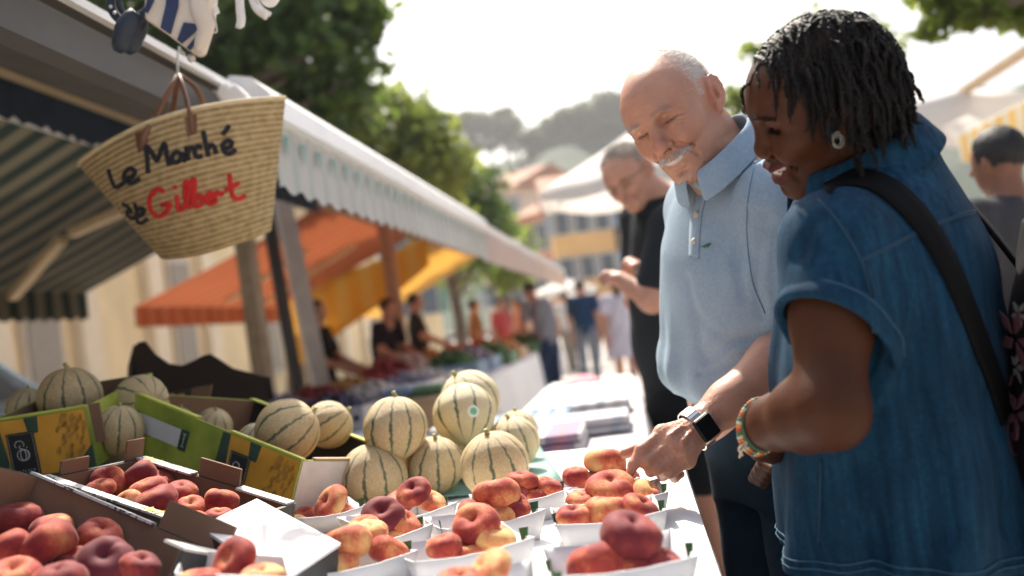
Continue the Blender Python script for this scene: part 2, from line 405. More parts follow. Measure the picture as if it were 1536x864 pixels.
# ================================================================= AWNINGS, left row
ALU = mat('grey_metal', (.55, .54, .52), .45, .1, 8, .05)
WHITE = mat('white_metal', (.8, .79, .77), .4, .05, 8, .03)
DARK = mat('dark_metal', (.03, .032, .035), .5, .2)
CREAMB = mat('cream_arm', (.62, .47, .27), .5, .08)
BROWNP = mat('brown_post', (.33, .2, .12), .7, .15)
GS = stripes('green_cream_cloth', [(.014, .032, .026), (.165, .145, .095)], .22, trans=.10)
OS = stripes('orange_cloth', [(.40, .095, .035), (.46, .15, .07)], .3, trans=.3)
YS = stripes('yellow_cloth', [(.72, .36, .05), (.7, .42, .1)], .3, trans=.45)
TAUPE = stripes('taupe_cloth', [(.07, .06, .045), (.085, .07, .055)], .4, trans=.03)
GV = stripes('white_green_valance', [(.84, .86, .85), (.86, .87, .86), (.70, .77, .75)], .16, trans=.5)
PV = stripes('pink_white_valance', [(.84, .78, .75), (.8, .68, .64)], .2, trans=.5)
def sheet(m, x0, z0, x1, z1, y0, y1, n=24, sag=.02):
    G = np.zeros((n, 6, 3)); A = np.zeros((n, 6))
    for i, y in enumerate(np.linspace(y0, y1, n)):
        for j, u in enumerate(np.linspace(0, 1, 6)):
            G[i, j] = ST(x0+(x1-x0)*u, y, z0+(z1-z0)*u-sag*math.sin(PI*u)*(1+.4*math.sin(y*2.1))); A[i, j] = y
    return m.grid(G, A)
def valance(m, x, z0, z1, y0, y1, wave=.03, per=.16, wv=.008):
    n = max(8, int((y1-y0)/.04)); G = np.zeros((n, 4, 3)); A = np.zeros((n, 4))
    for i, y in enumerate(np.linspace(y0, y1, n)):
        for j, u in enumerate(np.linspace(0, 1, 4)):
            e = z1+abs(math.sin(PI*y/per))*-.03
            G[i, j] = ST(x+wv*math.sin(y*9)*u, y, z0+(e-z0)*u); A[i, j] = y
    return m.grid(G, A)
def bar(m, a, b, w, h):
    a = np.asarray(a, float); b = np.asarray(b, float); e = unit(b-a); s = unit(np.cross(e, (0, 0, 1))); u = np.cross(s, e)
    return m.box((a+b)/2, (np.linalg.norm(b-a), w, h), np.stack([e, s, u], 1))
XR, ZR = -1.04, 1.95
t = thing('market_awning', 'green striped double awning over the fruit stall with the hanging basket', 'awning', ST(-2.6, 3, 0), 'awnings of the left stall row')
sheet(MB(), -2.55, 2.5, XR-.03, ZR, -5, 7.3, 40).build('canopy', TAUPE, t, True, 's')  # unseen length behind the camera added to hold back sky fill
sheet(MB(), -2.65, 2.5, -4.2, 1.86, -5, 7.4, 40).build('canopy', GS, t, True, 's')
valance(MB(), -4.21, 1.86, 1.66, -5, 7.4).build('valance', GS, t, True, 's')
bar(MB(), ST(XR, -5, ZR-.006), ST(XR, 2.76, ZR-.006), .02, .02).build('front_rail', WHITE, t)  # white colour stands in for the sunlit top edge of a grey bar
bar(MB(), ST(XR-.06, -5, ZR-.07), ST(XR-.06, 2.76, ZR-.07), .06, .09).build('inner_rail', mat('shaded_profile', (.055, .05, .045), .5, .1, 8, .05), t)  # shade on the grey bar put into its dark colour
# wide white cassette and its printed valance further along
m = MB()
prof = [(-.01, .035), (.05, .02), (.10, -.03), (.11, -.10), (.02, -.11), (-.06, -.1), (-.07, .0)]
G = np.array([[ST(XR+a-.02, y, ZR+.02+b) for a, b in prof] for y in (2.8, 7.25)]); m.grid(G, closeu=False)
for y in (2.8, 7.25):
    m.add([ST(XR+a-.02, y, ZR+.02+b) for a, b in prof], [tuple(range(7))])
m.quad(*[ST(XR+prof[k][0]-.02, y, ZR+.02+prof[k][1]) for k, y in ((6, 2.8), (6, 7.25), (0, 7.25), (0, 2.8))])
m.build('cassette', WHITE, t)
valance(MB(), XR+.06, ZR-.085, ZR-.27, 2.85, 7.2, wv=.003).build('valance', GV, t, True, 's')
m = MB()
for y in np.arange(2.9, 7.2, .16):       # dark green pendant points printed along the valance
    for z, w_ in ((ZR-.12, .05),):
        m.add([ST(XR+.0725, y, z), ST(XR+.0725, y+w_, z), ST(XR+.0725, y+w_/2, z-.08)], [(0, 1, 2)])
m.build('valance_print', mat('valance_green', (.16, .3, .27), .8, .1), t)
bar(MB(), ST(-2.6, -5, 2.5), ST(-2.6, 7.4, 2.5), .14, .12).build('ridge_beam', DARK, t)
for xx, zz in ((-1.55, 2.24), (-2.1, 2.36), (-2.32, 2.3)): bar(MB(), ST(xx, -1.2, zz-.04), ST(xx, 7.2, zz-.04), .05, .05).build('rail', CREAMB if xx == -2.1 else ALU, t)
valance(MB(), -2.2, 2.33, 2.2, -1.2, 7.2, per=.1).build('inner_fringe', mat('navy_fringe', (.02, .035, .06), .8, .2), t, True)
m = MB(); 
for q in ((P(18, 446, 6.6), P(92, 360, 6.2)), (P(108, 350, 6.2), P(187, 314, 5.9))): bar(MB(), q[0], q[1], .06, .05).build('folding_arm', CREAMB, t)
for px0, py0, px1, py1, dd, mm, w_, nm in ((363, 330, 404, 556, 7.0, BROWNP, .11, 'post'), (470, 300, 470, 300, 8, ALU, .1, None)):
    if nm: bar(MB(), P(px1+6, py1+120, dd-.02), P(px0-4, py0-30, dd), w_, w_).build(nm, mat('weathered_post', (.42, .34, .25), .8, .15), t)
t2 = thing('market_awning', 'orange double awning next along the left stall row', 'awning', ST(-2.6, 10, 0), 'awnings of the left stall row')
sheet(MB(), -2.65, 2.5, -4.6, 1.8, 8.9, 12.7).build('canopy', OS, t2, True, 's')
sheet(MB(), -2.55, 2.5, XR-.02, ZR, 7.4, 12.3).build('canopy', OS, t2, True, 's')
valance(MB(), -4.61, 1.8, 1.62, 8.9, 12.7).build('valance', OS, t2, True, 's')
valance(MB(), XR, ZR+.0, ZR-.26, 7.45, 12.3).build('valance', PV, t2, True, 's')
bar(MB(), ST(XR-.03, 7.4, ZR), ST(XR-.03, 12.3, ZR), .07, .06).build('front_rail', WHITE, t2)
bar(MB(), ST(-2.6, 7.5, 2.5), ST(-2.6, 12.7, 2.5), .12, .12).build('ridge_beam', BROWNP, t2)
bar(MB(), ST(-3.2, 9.9, 2.2), ST(-4.4, 10.6, 1.84), .06, .05).build('folding_arm', CREAMB, t2)
bar(MB(), ST(-3.0, 11, 2.3), ST(-4.4, 11.8, 1.84), .06, .05).build('folding_arm', CREAMB, t2)
for (px0, py0, px1, py1, dd, mm, w_) in ((402, 326, 440, 545, 7.7, DARK, .075), (424, 306, 474, 545, 8.1, ALU, .13), (578, 350, 602, 520, 10.8, BROWNP, .12)):
    a = P(px1, py1, dd); b_ = P(px0, py0, dd); e = (a-b_)/abs(a[2]-b_[2]); bar(MB(), b_+e*b_[2], b_-e*max(0, 2.5-b_[2]), w_, w_).build('post', mm, t2)
t3 = thing('market_awning', 'yellow double awning far along the left stall row', 'awning', ST(-2.6, 15, 0), 'awnings of the left stall row')
sheet(MB(), -2.6, 2.5, -4.6, 1.62, 12.9, 18).build('canopy', YS, t3, True, 's')
sheet(MB(), -2.5, 2.5, XR-.02, ZR, 12.4, 17).build('canopy', YS, t3, True, 's')
# steep yellow side cloth hanging at the near end of the bay
G = np.array([[ST(-2.5-2.1*u+.0*v, 12.7+.12*math.sin(u*7), 2.42-.55*u-1.0*v*(.35+.65*u)) for v in np.linspace(0, 1, 5)] for u in np.linspace(0, 1, 14)])
MB().grid(G, np.repeat(np.linspace(0, 2, 14)[:, None], 5, 1)).build('side_cloth', YS, t3, True, 's')
valance(MB(), XR, ZR, ZR-.26, 12.4, 17).build('valance', PV, t3, True, 's')
bar(MB(), ST(XR-.03, 12.4, ZR), ST(XR-.03, 17, ZR), .07, .06).build('front_rail', WHITE, t3)
bar(MB(), ST(-2.6, 12.5, 2.5), ST(-2.6, 17, 2.5), .12, .12).build('ridge_beam', BROWNP, t3)
for xx, yy in ((-2.6, 13.4), (-2.6, 16.9), (-1.3, 17)): bar(MB(), ST(xx, yy, 0), ST(xx, yy, 2.5 if xx < -2 else 2), .12, .12).build('post', CREAMB if yy < 14 else WHITE, t3)

# ================================================================= CANVAS on the right
CANV = NT('white_canvas'); cc_ = CANV.ramp(CANV.noise(1.2, 5, CANV.coord()), [(.3, (.62, .6, .57)), (.7, (.78, .76, .73))]); b = CANV.bsdf(cc_, .8); CANV.bump(b, CANV.noise(5, 4, CANV.coord()), .3, .02); CANV.translucent(b, cc_, .35)
YV = stripes('yellow_white_valance', [(.72, .66, .5), (.78, .5, .12)], .24, trans=.3)
BRT = mat('brown_trim', (.4, .28, .16), .7, .1)
t = thing('stall_canopy', 'white canvas stall roof with a yellow and white striped valance', 'canopy', ST(3.6, 5, 0))
sheet(MB(), 2.65, 2.16, 4.6, 2.75, -5, 8, 40).build('roof', CANV.m, t, True, 's')  # roof lengthened out of view behind the camera to reduce fill light
valance(MB(), 2.65, 2.15, 1.96, -5, 8, per=.5).build('valance', YV, t, True, 's')
bar(MB(), ST(2.69, -5, 1.985), ST(2.69, 8, 1.985), .05, .045).build('front_rail', BRT, t)
bar(MB(), ST(2.75, 6.9, 1.8), ST(3.6, 7.3, 2.3), .06, .06).build('brace', CREAMB, t)
for xx, yy, hh in ((2.75, 7.8, 2.1), (4.5, 7.8, 2.7), (4.5, 1, 2.7), (2.75, .7, 2.1)): bar(MB(), ST(xx, yy, 0), ST(xx, yy, hh), .07, .07).build('post', ALU, t)
t = thing('stall_canopy', 'tall grey canvas roof with brown edging above the striped valance', 'canopy', ST(4.6, 9, 0))
sheet(MB(), 3.55, 2.9, 6.0, 4.1, 4.5, 10.6, sag=.12).build('roof', CANV.m, t, True, 's')
bar(MB(), ST(3.55, 4.5, 2.88), ST(3.55, 10.6, 2.88), .06, .08).build('front_rail', BRT, t)
for xx, yy, hh in ((3.6, 10.4, 2.9), (5.9, 10.4, 4.0), (3.6, 5, 2.9), (5.9, 5, 4.)): bar(MB(), ST(xx, yy, 0), ST(xx, yy, hh), .07, .07).build('post', ALU, t)
def parasol(base, h, rad, drop, label, n=8, rot=.2, val=.16, mm=None):
    t = thing('parasol', label, 'parasol', base, 'white market parasols'); base = np.asarray(base, float)
    MB().tube([base, base+V3(0, 0, h+.05)], .03, 10).build('pole', ALU, t, True)
    MB().lathe([(.28, 0), (.28, .05), (.06, .09), (.04, .3)], base).build('foot', DARK, t)
    K = 6; a = np.linspace(0, 2*PI, n*K, endpoint=False)+rot
    sc = 1-.09*np.sin((np.arange(n*K) % K)/K*PI)
    rows = []
    for u in (0.03, .3, .6, .85, 1): rows.append(np.stack([base[0]+np.cos(a)*rad*u*(1-(1-sc)*u), base[1]+np.sin(a)*rad*u*(1-(1-sc)*u), np.full(n*K, base[2]+h-drop*u**.9)+.06*(1-sc)/.09*u*-.6], 1))
    last = rows[-1].copy(); last[:, 2] -= val*(.75+.25*np.sin((np.arange(n*K) % K)/K*PI)); rows.append(last)
    MB().grid(np.array(rows).transpose(1, 0, 2), closeu=True).build('canopy', mm or CANV.m, t, True)
    for k in range(n):
        e = V3(math.cos(rot+2*PI*k/n), math.sin(rot+2*PI*k/n), 0)
        MB().tube([base+V3(0, 0, h-.06), base+e*rad*.97+V3(0, 0, h-drop-.03)], .012, 5).build('rib', ALU, t)
    return t
def pbase(px, d): q = P(px, 440, d); q[2] = 0; return q
c0 = P(950, 192, 8.2); parasol((c0[0], c0[1], 0), c0[2], .9, .46, 'white square parasol behind the bald man', 6, .35, .10)
c0 = P(1345, 120, 11); parasol((c0[0], c0[1], 0), c0[2], 1.25, .45, 'white parasol with scalloped edge behind the braided hair', 8, .1, .3)
c0 = P(843, 416, 22); parasol((c0[0], c0[1], 0), c0[2], .75, .3, 'small distant white parasol over the crowd', 8, .1, .1)

# ================================================================= air
def haze():
    t = NT('haze_air'); v = t.n('ShaderNodeVolumePrincipled'); v.inputs['Color'].default_value = (.95, .96, 1, 1); v.inputs['Density'].default_value = .0006; v.inputs['Anisotropy'].default_value = .4
    t.l(v.outputs[0], t.out.inputs['Volume'])
    o = MB().box((0, 350, 49), (1300, 1200, 100)).build('haze', t.m); o['kind'] = 'stuff'
    return o
# ================================================================= TABLE AND CLOTH
TZ = .85
CLOTH = NT('white_tablecloth'); co = CLOTH.coord(); cc = CLOTH.ramp(CLOTH.noise(3, 4, co), [(.3, (.74, .74, .75)), (.7, (.83, .83, .83))]); b = CLOTH.bsdf(cc, .75)
CLOTH.bump(b, CLOTH.noise(7, 5, co), .25, .012)
WOOD = mat('raw_wood', (.42, .3, .18), .75, .2, 7, .2, 30)
def table(x0, x1, y0, y1, z, label, group, drop=.5, seed=1, fold=.012, cm=None):
    t = thing('market_table', label, 'table', ST((x0+x1)/2, (y0+y1)/2, 0), group)
    MB().box(ST((x0+x1)/2, (y0+y1)/2, z-.03), (x1-x0-.03, y1-y0-.03, .04), np.stack([SR, SD, V3(0, 0, 1)], 1)).build('tabletop', WOOD, t)
    for x in (x0+.08, x1-.08):
        for y in (y0+.1, y1-.1): bar(MB(), ST(x, y, 0), ST(x, y, z-.051), .045, .045).build('leg', ALU, t)
    # cloth: top grid plus hanging skirt with folds
    nx, ny = 60, 70; m = MB()
    X = np.linspace(x0, x1, nx); Y = np.linspace(y0, y1, ny)
    G = np.zeros((nx, ny, 3))
    for i, x in enumerate(X):
        for j, y in enumerate(Y):
            e = min(x-x0, x1-x, y-y0, y1-y)
            q = V3(x, y, 0); w_ = (fbm(q*np.array([5, 5, 1]), 1, 3, seed)*.0022+.0028)*min(1, e/.02)
            G[i, j] = ST(x, y, z-.007*math.exp(-e/.006)+max(0, w_))
    m.grid(G)
    per = [(x, y0) for x in X]+[(x1, y) for y in Y[1:]]+[(x, y1) for x in X[::-1][1:]]+[(x0, y) for y in Y[::-1][1:-1]]
    nv = 9; K = np.zeros((len(per), nv, 3)); cx, cy_ = (x0+x1)/2, (y0+y1)/2; s = 0
    for i, (x, y) in enumerate(per):
        if i: s += math.hypot(x-per[i-1][0], y-per[i-1][1])
        nx_ = (x >= x1-1e-6)*1.-(x <= x0+1e-6)*1.; ny_ = (y >= y1-1e-6)*1.-(y <= y0+1e-6)*1.
        for k, u in enumerate(np.linspace(0, 1, nv)):
            o = .012*min(1, u*6)+fold*(math.sin(s*17+2*math.sin(s*3+seed))+.6*math.sin(s*39))*u*1.1+.03*u
            K[i, k] = ST(x+nx_*o, y+ny_*o, z-.007-drop*u*(1+.03*math.sin(s*5)))
    m.grid(K, closeu=True)
    m.build('tablecloth', cm or CLOTH.m, t, True)
    return t
T1 = table(-1.5, .062, .45, 2.42, TZ, 'white clothed table carrying the fruit trays and melons', 'clothed market tables')
T2 = table(-.8, .0, 2.62, 4.0, .80, 'white clothed table with folded textiles beyond the melons', 'clothed market tables', .35, 2, cm=mat('cloth_pale_lilac', (.46, .43, .45), .8, .08, 5, .2, 9, .01))
T3 = table(-.58, -.06, 4.75, 6.5, .75, 'bare white trestle table in the aisle with a pink cloth on it', 'clothed market tables', .04, 3)
# ================================================================= PEACHES
def peach_mesh(name, seed, dim=.30):
    r = np.random.default_rng(seed); nu, nv = 44, 26; V = []; 
    ph = r.uniform(0, 6.28, 6)
    for i in range(nv):
        p = PI*(i+.0)/(nv-1)
        for j in range(nu):
            a = 2*PI*j/nu
            rr = math.sin(p)**.80 if 0 < i < nv-1 else 0
            lump = 1+.05*math.sin(2*a+ph[0])+.03*math.sin(3*a+ph[1])
            cl = math.exp(-((a-PI)/.26)**2)
            rr2 = rr*lump*(1-.085*cl*math.sin(p)**.5)
            z = .66*np.sign(math.cos(p))*abs(math.cos(p))**.85*(1+.08*math.sin(a+ph[2]))
            ro = rr
            if p < PI/2: z -= dim*math.exp(-(ro/.33)**2)+.09*math.exp(-(ro/.10)**2); z -= .06*cl*min(1, rr*2)*(1-rr**3)
            else: z += .14*math.exp(-(ro/.3)**2)
            V.append((rr2*math.cos(a), rr2*math.sin(a), z))
    V = np.array(V); V += .02*np.stack([fbm(V, 1.6, 2, seed+k) for k in range(3)], 1)
    F = [(i*nu+j, (i+1)*nu+j, (i+1)*nu+(j+1) % nu, i*nu+(j+1) % nu) for i in range(nv-1) for j in range(nu)]
    return V, F
pm = NT('peach_skin'); co = pm.coord(); oi = pm.n('ShaderNodeObjectInfo')
vm = pm.n('ShaderNodeVectorMath', operation='ADD'); pm.l(co, vm.inputs[0])
cx_ = pm.n('ShaderNodeCombineXYZ'); pm.l(pm.math('MULTIPLY', oi.outputs['Random'], 37.), cx_.inputs[0]); pm.l(pm.math('MULTIPLY', oi.outputs['Random'], 91.), cx_.inputs[1]); pm.l(cx_.outputs[0], vm.inputs[1]); cv = vm.outputs[0]
big = pm.noise(.75, 3, cv, .5); fine = pm.noise(7, 6, cv, .65); speck = pm.noise(28, 3, cv, .6)
sep = pm.n('ShaderNodeSeparateColor'); pm.l(oi.outputs['Color'], sep.inputs[0])   # R: blush amount, G: darkness
f = pm.math('ADD', pm.math('MULTIPLY', big, 1.7), pm.math('MULTIPLY', fine, .45)); f = pm.math('ADD', f, pm.math('MULTIPLY', speck, .18))
f = pm.math('ADD', f, pm.math('SUBTRACT', sep.outputs[0], 1.2))
c = pm.ramp(f, [(.02, (.72, .47, .19)), (.25, (.66, .31, .125)), (.42, (.55, .15, .07)), (.6, (.36, .05, .036)), (.9, (.17, .018, .022))])
c = pm.mix(pm.math('MULTIPLY', sep.outputs[1], pm.math('ADD', .45, pm.math('MULTIPLY', big, .6))), c, (.11, .022, .035))
b = pm.bsdf(c, .62, Specular_IOR_Level=.12, Sheen_Weight=.2, Sheen_Roughness=.5, Subsurface_Weight=0)
b.inputs['Sheen Tint'].default_value = (1, .8, .72, 1); b.inputs['Subsurface Radius'].default_value = (1, .35, .15)
pm.bump(b, speck, .12, .03)
PEACH = []
for k, (sd, dm) in enumerate([(3, .22), (8, .30), (21, .18), (33, .13)]):
    V_, F_ = peach_mesh('peach', sd, dm); PEACH.append(mesh('peach', V_, F_, pm.m, True))
STEMB = mat('stem_pit', (.1, .06, .03), .8)
def peach(px, py, wpx, z=None, d=None, up=(0, .25, 1), blush=.55, dark=0., label=None, grp=None, var=0, rmax=.045, squash=.80):
    """one flat peach; up = axis of the dimple in picture axes (right, up, to viewer)"""
    if d is None: d = DZ(px, py, z)
    p = P(px, py, d); r = min(rmax, max(.024, wpx/2/FPX*d))
    o = link('flat_peach', PEACH[var % 4]); ax = RC @ unit(up)
    R = frame_up(ax); a = RNG.uniform(0, 2*PI); R = R @ np.array([[math.cos(a), -math.sin(a), 0], [math.sin(a), math.cos(a), 0], [0, 0, 1]])
    place(o, p, R, (r, r, r*min(squash, .98))); o.color = (blush, dark, 0, 1)
    return tag(o, label, 'peach', grp)
# ================================================================= PUNNETS
CARD = NT('white_card'); cc = CARD.ramp(CARD.noise(6, 3, CARD.coord()), [(.3, (.72, .715, .72)), (.7, (.79, .785, .785))]); b = CARD.bsdf(cc, .7); CARD.bump(b, CARD.noise(160, 2, CARD.coord()), .06, .001); CARD.translucent(b, cc, .12)
LINER = mat('green_liner', (.03, .13, .05), .6, .2)
def punnet(lpx, rpx, depth, h, label, z=TZ+.003):
    """open card tray; lpx, rpx = the pixels of its front bottom corners on the table"""
    a = PZ(*lpx, z); b_ = PZ(*rpx, z); ex = unit(b_-a); ez = V3(0, 0, 1); ey = np.cross(ez, ex); W = np.linalg.norm(b_-a)
    t = thing('fruit_tray', label, 'tray', (a+b_)/2, 'white card trays on the cloth')
    fl = .012                                       # walls lean out
    def wall(p, q, nrm, n=12, sag=.006):
        lo = np.linspace(p, q, n); s = np.linspace(0, 1, n); ed = unit(q-p)
        out = lo.mean(0)
        hi = lo+nrm*fl+ez*h+np.outer((s-.5)*2*fl, ed)-np.outer(np.sin(PI*s)*sag*(1+.08*np.sin(s*23)), ez)
        md = (lo+hi)/2
        return MB().grid(np.stack([lo, md, hi], 1))
    c = [a, b_, b_+ey*depth, a+ey*depth]
    for i, (nm, nr) in enumerate((('side_panel', -ey), ('end_panel', ex), ('side_panel', ey), ('end_panel', -ex))):
        wall(c[i], c[(i+1) % 4], nr).build(nm, CARD.m, t, True, solid=.0016)
    MB().slab(c, (0, 0, .0015)).build('base', CARD.m, t)
    for k, (q, s1) in enumerate(((b_+ey*.02+ex*.012, 1), (a+ey*.03-ex*.012, -1))):
        if k and len(label) % 2: continue
        lm = MB().slab([q+ez*(h-.012), q+ez*(h+.007)+ex*s1*.003, q-ex*s1*.004+ez*(h+.004)+ey*.016, q-ex*s1*.003+ez*(h-.012)+ey*.014], ex*s1*-.0008); lm.build('liner', LINER, t)
    return t, (a, b_, ex, ey, W)
D_ = dict(T1='back left tray beside the striped melons', T2='tray pressed against the striped melons', T3='tray under the dark purple peach', T4='front left tray beside the white card sheet', T5='middle tray with the big orange peach on top',
          T6='front middle tray', T7='tray nearest the melon pyramid on the right', T8='tray cut off at the bottom edge in front', R1='far tray under the pointing fingers', R2='second tray from the hand', R3='third tray from the hand', R4='nearest right tray with the dark red peaches')
TR = {}
for k, l, r, dp in (('T1', (462, 815), (545, 797), .10), ('T2', (572, 826), (676, 797), .10), ('T3', (520, 868), (639, 834), .10), ('T4', (466, 915), (616, 879), .11), ('T5', (690, 838), (809, 811), .105),
                    ('T6', (640, 893), (792, 859), .11), ('T7', (757, 795), (848, 775), .10), ('T8', (650, 985), (840, 945), .12), ('R1', (850, 768), (952, 752), .10), ('R2', (868, 800), (995, 784), .10), ('R3', (853, 834), (992, 815), .10), ('R4', (850, 922), (1036, 895), .12)):
    TR[k] = punnet(l, r, dp, .046 if k != 'R1' else .04, 'white '+D_[k])
H1, H2, H3 = TZ+.045, TZ+.068, TZ+.093
def pe(tr, what, px, py, w_, z=H2, **k):
    # rest the fruit inside its tray: t metres behind the tray's front panel along this ray
    a, b_, ex, ey, W = TR[tr][1]
    t = .048 if z >= H3-.005 else (.082 if any(q in what for q in ('rear', 'back', 'hidden', 'behind')) else .036)
    r_ = ray(px, py); d = ((a-CP)@ey+t)/(r_@ey); zz = (CP+r_*d)[2]; lo_ = TZ+.022
    if zz < lo_: d = (lo_-CAMZ)/r_[2]
    if zz > TZ+.12: d = (TZ+.12-CAMZ)/r_[2]
    k.setdefault('label', f'{what} peach in the {D_[tr]}'); k.setdefault('grp', 'flat peaches in the white trays'); return peach(px, py, w_, d=d, **k)
U_ = unit
pe('T1', 'upright edge on yellow red', 496, 757, 60, z=H2+.012, up=(-.62, .55, .5), blush=.35, var=2)
pe('T1', 'lower right red', 517, 770, 56, z=H2-.008, up=(.45, .9, -.1), blush=.62, var=1)
pe('T1', 'small half hidden left', 456, 775, 38, z=H1+.015, up=(0, .8, .3), blush=.5)
pe('T1', 'pale pink outermost', 444, 786, 40, z=H1+.01, up=(.1, .9, .2), blush=.28, var=3)
pe('T1', 'low hidden yellow', 480, 782, 50, z=H1, up=(0, .9, .3), blush=.3)
pe('T2', 'red dimpled', 621, 738, 56, z=H3, up=(-.42, .8, .45), blush=.72, var=1)
pe('T2', 'flat yellow right hand', 645, 752, 52, z=H2+.01, up=(.25, .95, .05), blush=.3, var=3)
pe('T2', 'low back', 600, 752, 52, z=H2-.005, up=(-.1, .9, .2), blush=.5, var=2)
pe('T3', 'dark purple dimpled', 573, 773, 66, z=H3+.005, up=(-.08, .74, .66), blush=.95, dark=.9, var=1)
pe('T3', 'pale creased right hand', 608, 786, 58, z=H2+.012, up=(.45, .8, .25), blush=.33, var=0)
pe('T3', 'low left', 545, 792, 54, z=H2-.006, up=(-.1, .9, .3), blush=.4, var=2)
pe('T3', 'low middle yellow', 590, 803, 54, z=H1+.012, up=(0, .9, .3), blush=.3, var=2)
pe('T4', 'big golden topmost', 521, 814, 74, z=H3+.004, up=(-.15, .85, -.35), blush=.28, var=3, squash=1.25)
pe('T4', 'half hidden pale rear', 556, 797, 56, z=H2+.014, up=(.1, .95, .1), blush=.22, var=2)
pe('T4', 'round orange right hand', 582, 828, 64, z=H2+.008, up=(.3, .75, -.4), blush=.5, var=0, squash=1.15)
pe('T4', 'yellow low left', 502, 846, 72, z=H1+.016, up=(-.1, 1, .1), blush=.15, var=3)
pe('T4', 'reddish lowest', 500, 872, 66, z=H1+.012, up=(0, .9, .3), blush=.45, var=1)
pe('T5', 'big orange topmost', 745, 740, 70, z=H3+.006, up=(-.05, 1, -.12), blush=.42, var=3, squash=1.1)
pe('T5', 'red lower right', 774, 757, 50, z=H2+.004, up=(.5, .7, .3), blush=.66, var=0)
pe('T5', 'pale lower middle', 752, 768, 52, z=H2-.005, up=(.0, 1, .1), blush=.3, var=2)
pe('T5', 'low left', 712, 766, 56, z=H2-.004, up=(0, 1, .1), blush=.5, var=2)
pe('T6', 'big dimpled topmost', 713, 786, 74, z=H3+.006, up=(-.30, .72, .62), blush=.60, var=1)
pe('T6', 'red left hand', 666, 820, 58, z=H2-.004, up=(-.2, 1, -.1), blush=.58, var=2, squash=1.1)
pe('T6', 'pale yellow right hand', 741, 806, 72, z=H2+.012, up=(.22, 1, .05), blush=.22, var=2)
pe('T6', 'low middle', 702, 828, 60, z=H1+.01, up=(0, 1, .2), blush=.55, var=2)
pe('T7', 'orange left hand', 783, 721, 52, z=H2+.02, up=(.1, 1, .0), blush=.58, var=0)
pe('T7', 'orange right hand', 821, 729, 46, z=H2+.006, up=(.2, 1, .1), blush=.48, var=2)
pe('T7', 'dark low left', 769, 737, 40, z=H2-.005, up=(0, 1, .2), blush=.8, dark=.3, var=2)
pe('T7', 'low middle', 800, 741, 46, z=H1+.014, up=(0, 1, .2), blush=.6, var=2)
pe('T8', 'pale orange topmost', 733, 858, 84, z=H3+.016, up=(-.65, .75, .1), blush=.36, var=3)
pe('T8', 'low left pink', 690, 874, 70, z=H2+.016, up=(0, 1, .2), blush=.4, var=2)
pe('R1', 'yellow red touched topmost', 908, 693, 63, z=H3+.002, up=(.08, 1, -.15), blush=.36, var=3, squash=1.1)
pe('R1', 'red small left', 863, 714, 40, z=H2+.004, up=(-.2, .9, .1), blush=.62, var=2, squash=1.2)
pe('R1', 'flat pink under the touched one', 918, 715, 58, z=H2+.006, up=(.05, 1, .05), blush=.55, var=2)
pe('R1', 'low right', 938, 714, 40, z=H2-.002, up=(.1, 1, .05), blush=.6, var=2)
pe('R1', 'low left', 884, 722, 46, z=H1+.018, up=(0, 1, .1), blush=.5, var=2)
pe('R2', 'wide dimpled topmost', 917, 732, 75, z=H3, up=(.05, .86, .42), blush=.52, var=0)
pe('R2', 'round right hand', 970, 739, 46, z=H2+.006, up=(.6, .7, .2), blush=.52, var=2, squash=1.2)
pe('R2', 'low left small', 873, 751, 40, z=H1+.02, up=(0, 1, .1), blush=.6, var=2)
pe('R3', 'large orange topmost', 913, 768, 76, z=H3+.004, up=(-.1, 1, -.2), blush=.52, var=3, squash=1.15)
pe('R3', 'red dimpled right hand', 960, 761, 58, z=H2+.016, up=(.35, .85, .25), blush=.62, var=1)
pe('R3', 'small left hand', 860, 776, 44, z=H2+.0, up=(-.1, .9, .1), blush=.58, var=2, squash=1.2)
pe('R3', 'low left yellow', 866, 793, 58, z=H1+.02, up=(-.1, 1, .1), blush=.42, var=2)
pe('R4', 'dark red topmost', 946, 803, 95, z=H3+.034, up=(.1, .9, .28), blush=.92, dark=.5, var=0, squash=1.12)
pe('R4', 'big orange left hand', 902, 845, 104, z=H3-.004, up=(-.2, .9, -.2), blush=.68, dark=.08, var=2, squash=1.2)
pe('R4', 'dull purple right hand', 994, 843, 66, z=H2+.008, up=(.3, .9, .1), blush=.85, dark=.55, var=2)
pe('R4', 'low middle', 952, 846, 60, z=H2-.004, up=(.1, .9, .1), blush=.8, dark=.3, var=2)
# ================================================================= MELONS
def melon_mesh():
    nu, nv = 80, 40; V = []
    for i in range(nv):
        p = PI*i/(nv-1)
        for j in range(nu):
            a = 2*PI*j/nu
            rib = 1-.022*(abs(math.cos(5*a))**14)*math.sin(p)**.6
            z = math.cos(p)*.97
            if p < .35: z -= .02*(1-p/.35)
            V.append((math.sin(p)*math.cos(a)*rib, math.sin(p)*math.sin(a)*rib, z))
    V = np.array(V); V *= (1+.022*fbm(V, .9, 2, 5))[:, None]
    return V, [(i*nu+j, (i+1)*nu+j, (i+1)*nu+(j+1) % nu, i*nu+(j+1) % nu) for i in range(nv-1) for j in range(nu)]
mm = NT('melon_rind'); co = mm.coord(); oi = mm.n('ShaderNodeObjectInfo')
sp = mm.n('ShaderNodeSeparateXYZ'); mm.l(co, sp.inputs[0])
ang = mm.math('ARCTAN2', sp.outputs[1], sp.outputs[0])
wob = mm.math('MULTIPLY', mm.math('SUBTRACT', mm.noise(4, 3, co), .5), .22)
cs = mm.math('ABSOLUTE', mm.math('COSINE', mm.math('MULTIPLY', mm.math('ADD', ang, wob), 5)))
patch = mm.noise(1.6, 3, co)
thr = mm.math('ADD', .932, mm.math('MULTIPLY', patch, .07))
st = mm.math('MULTIPLY', mm.math('SUBTRACT', cs, thr), 40, True)
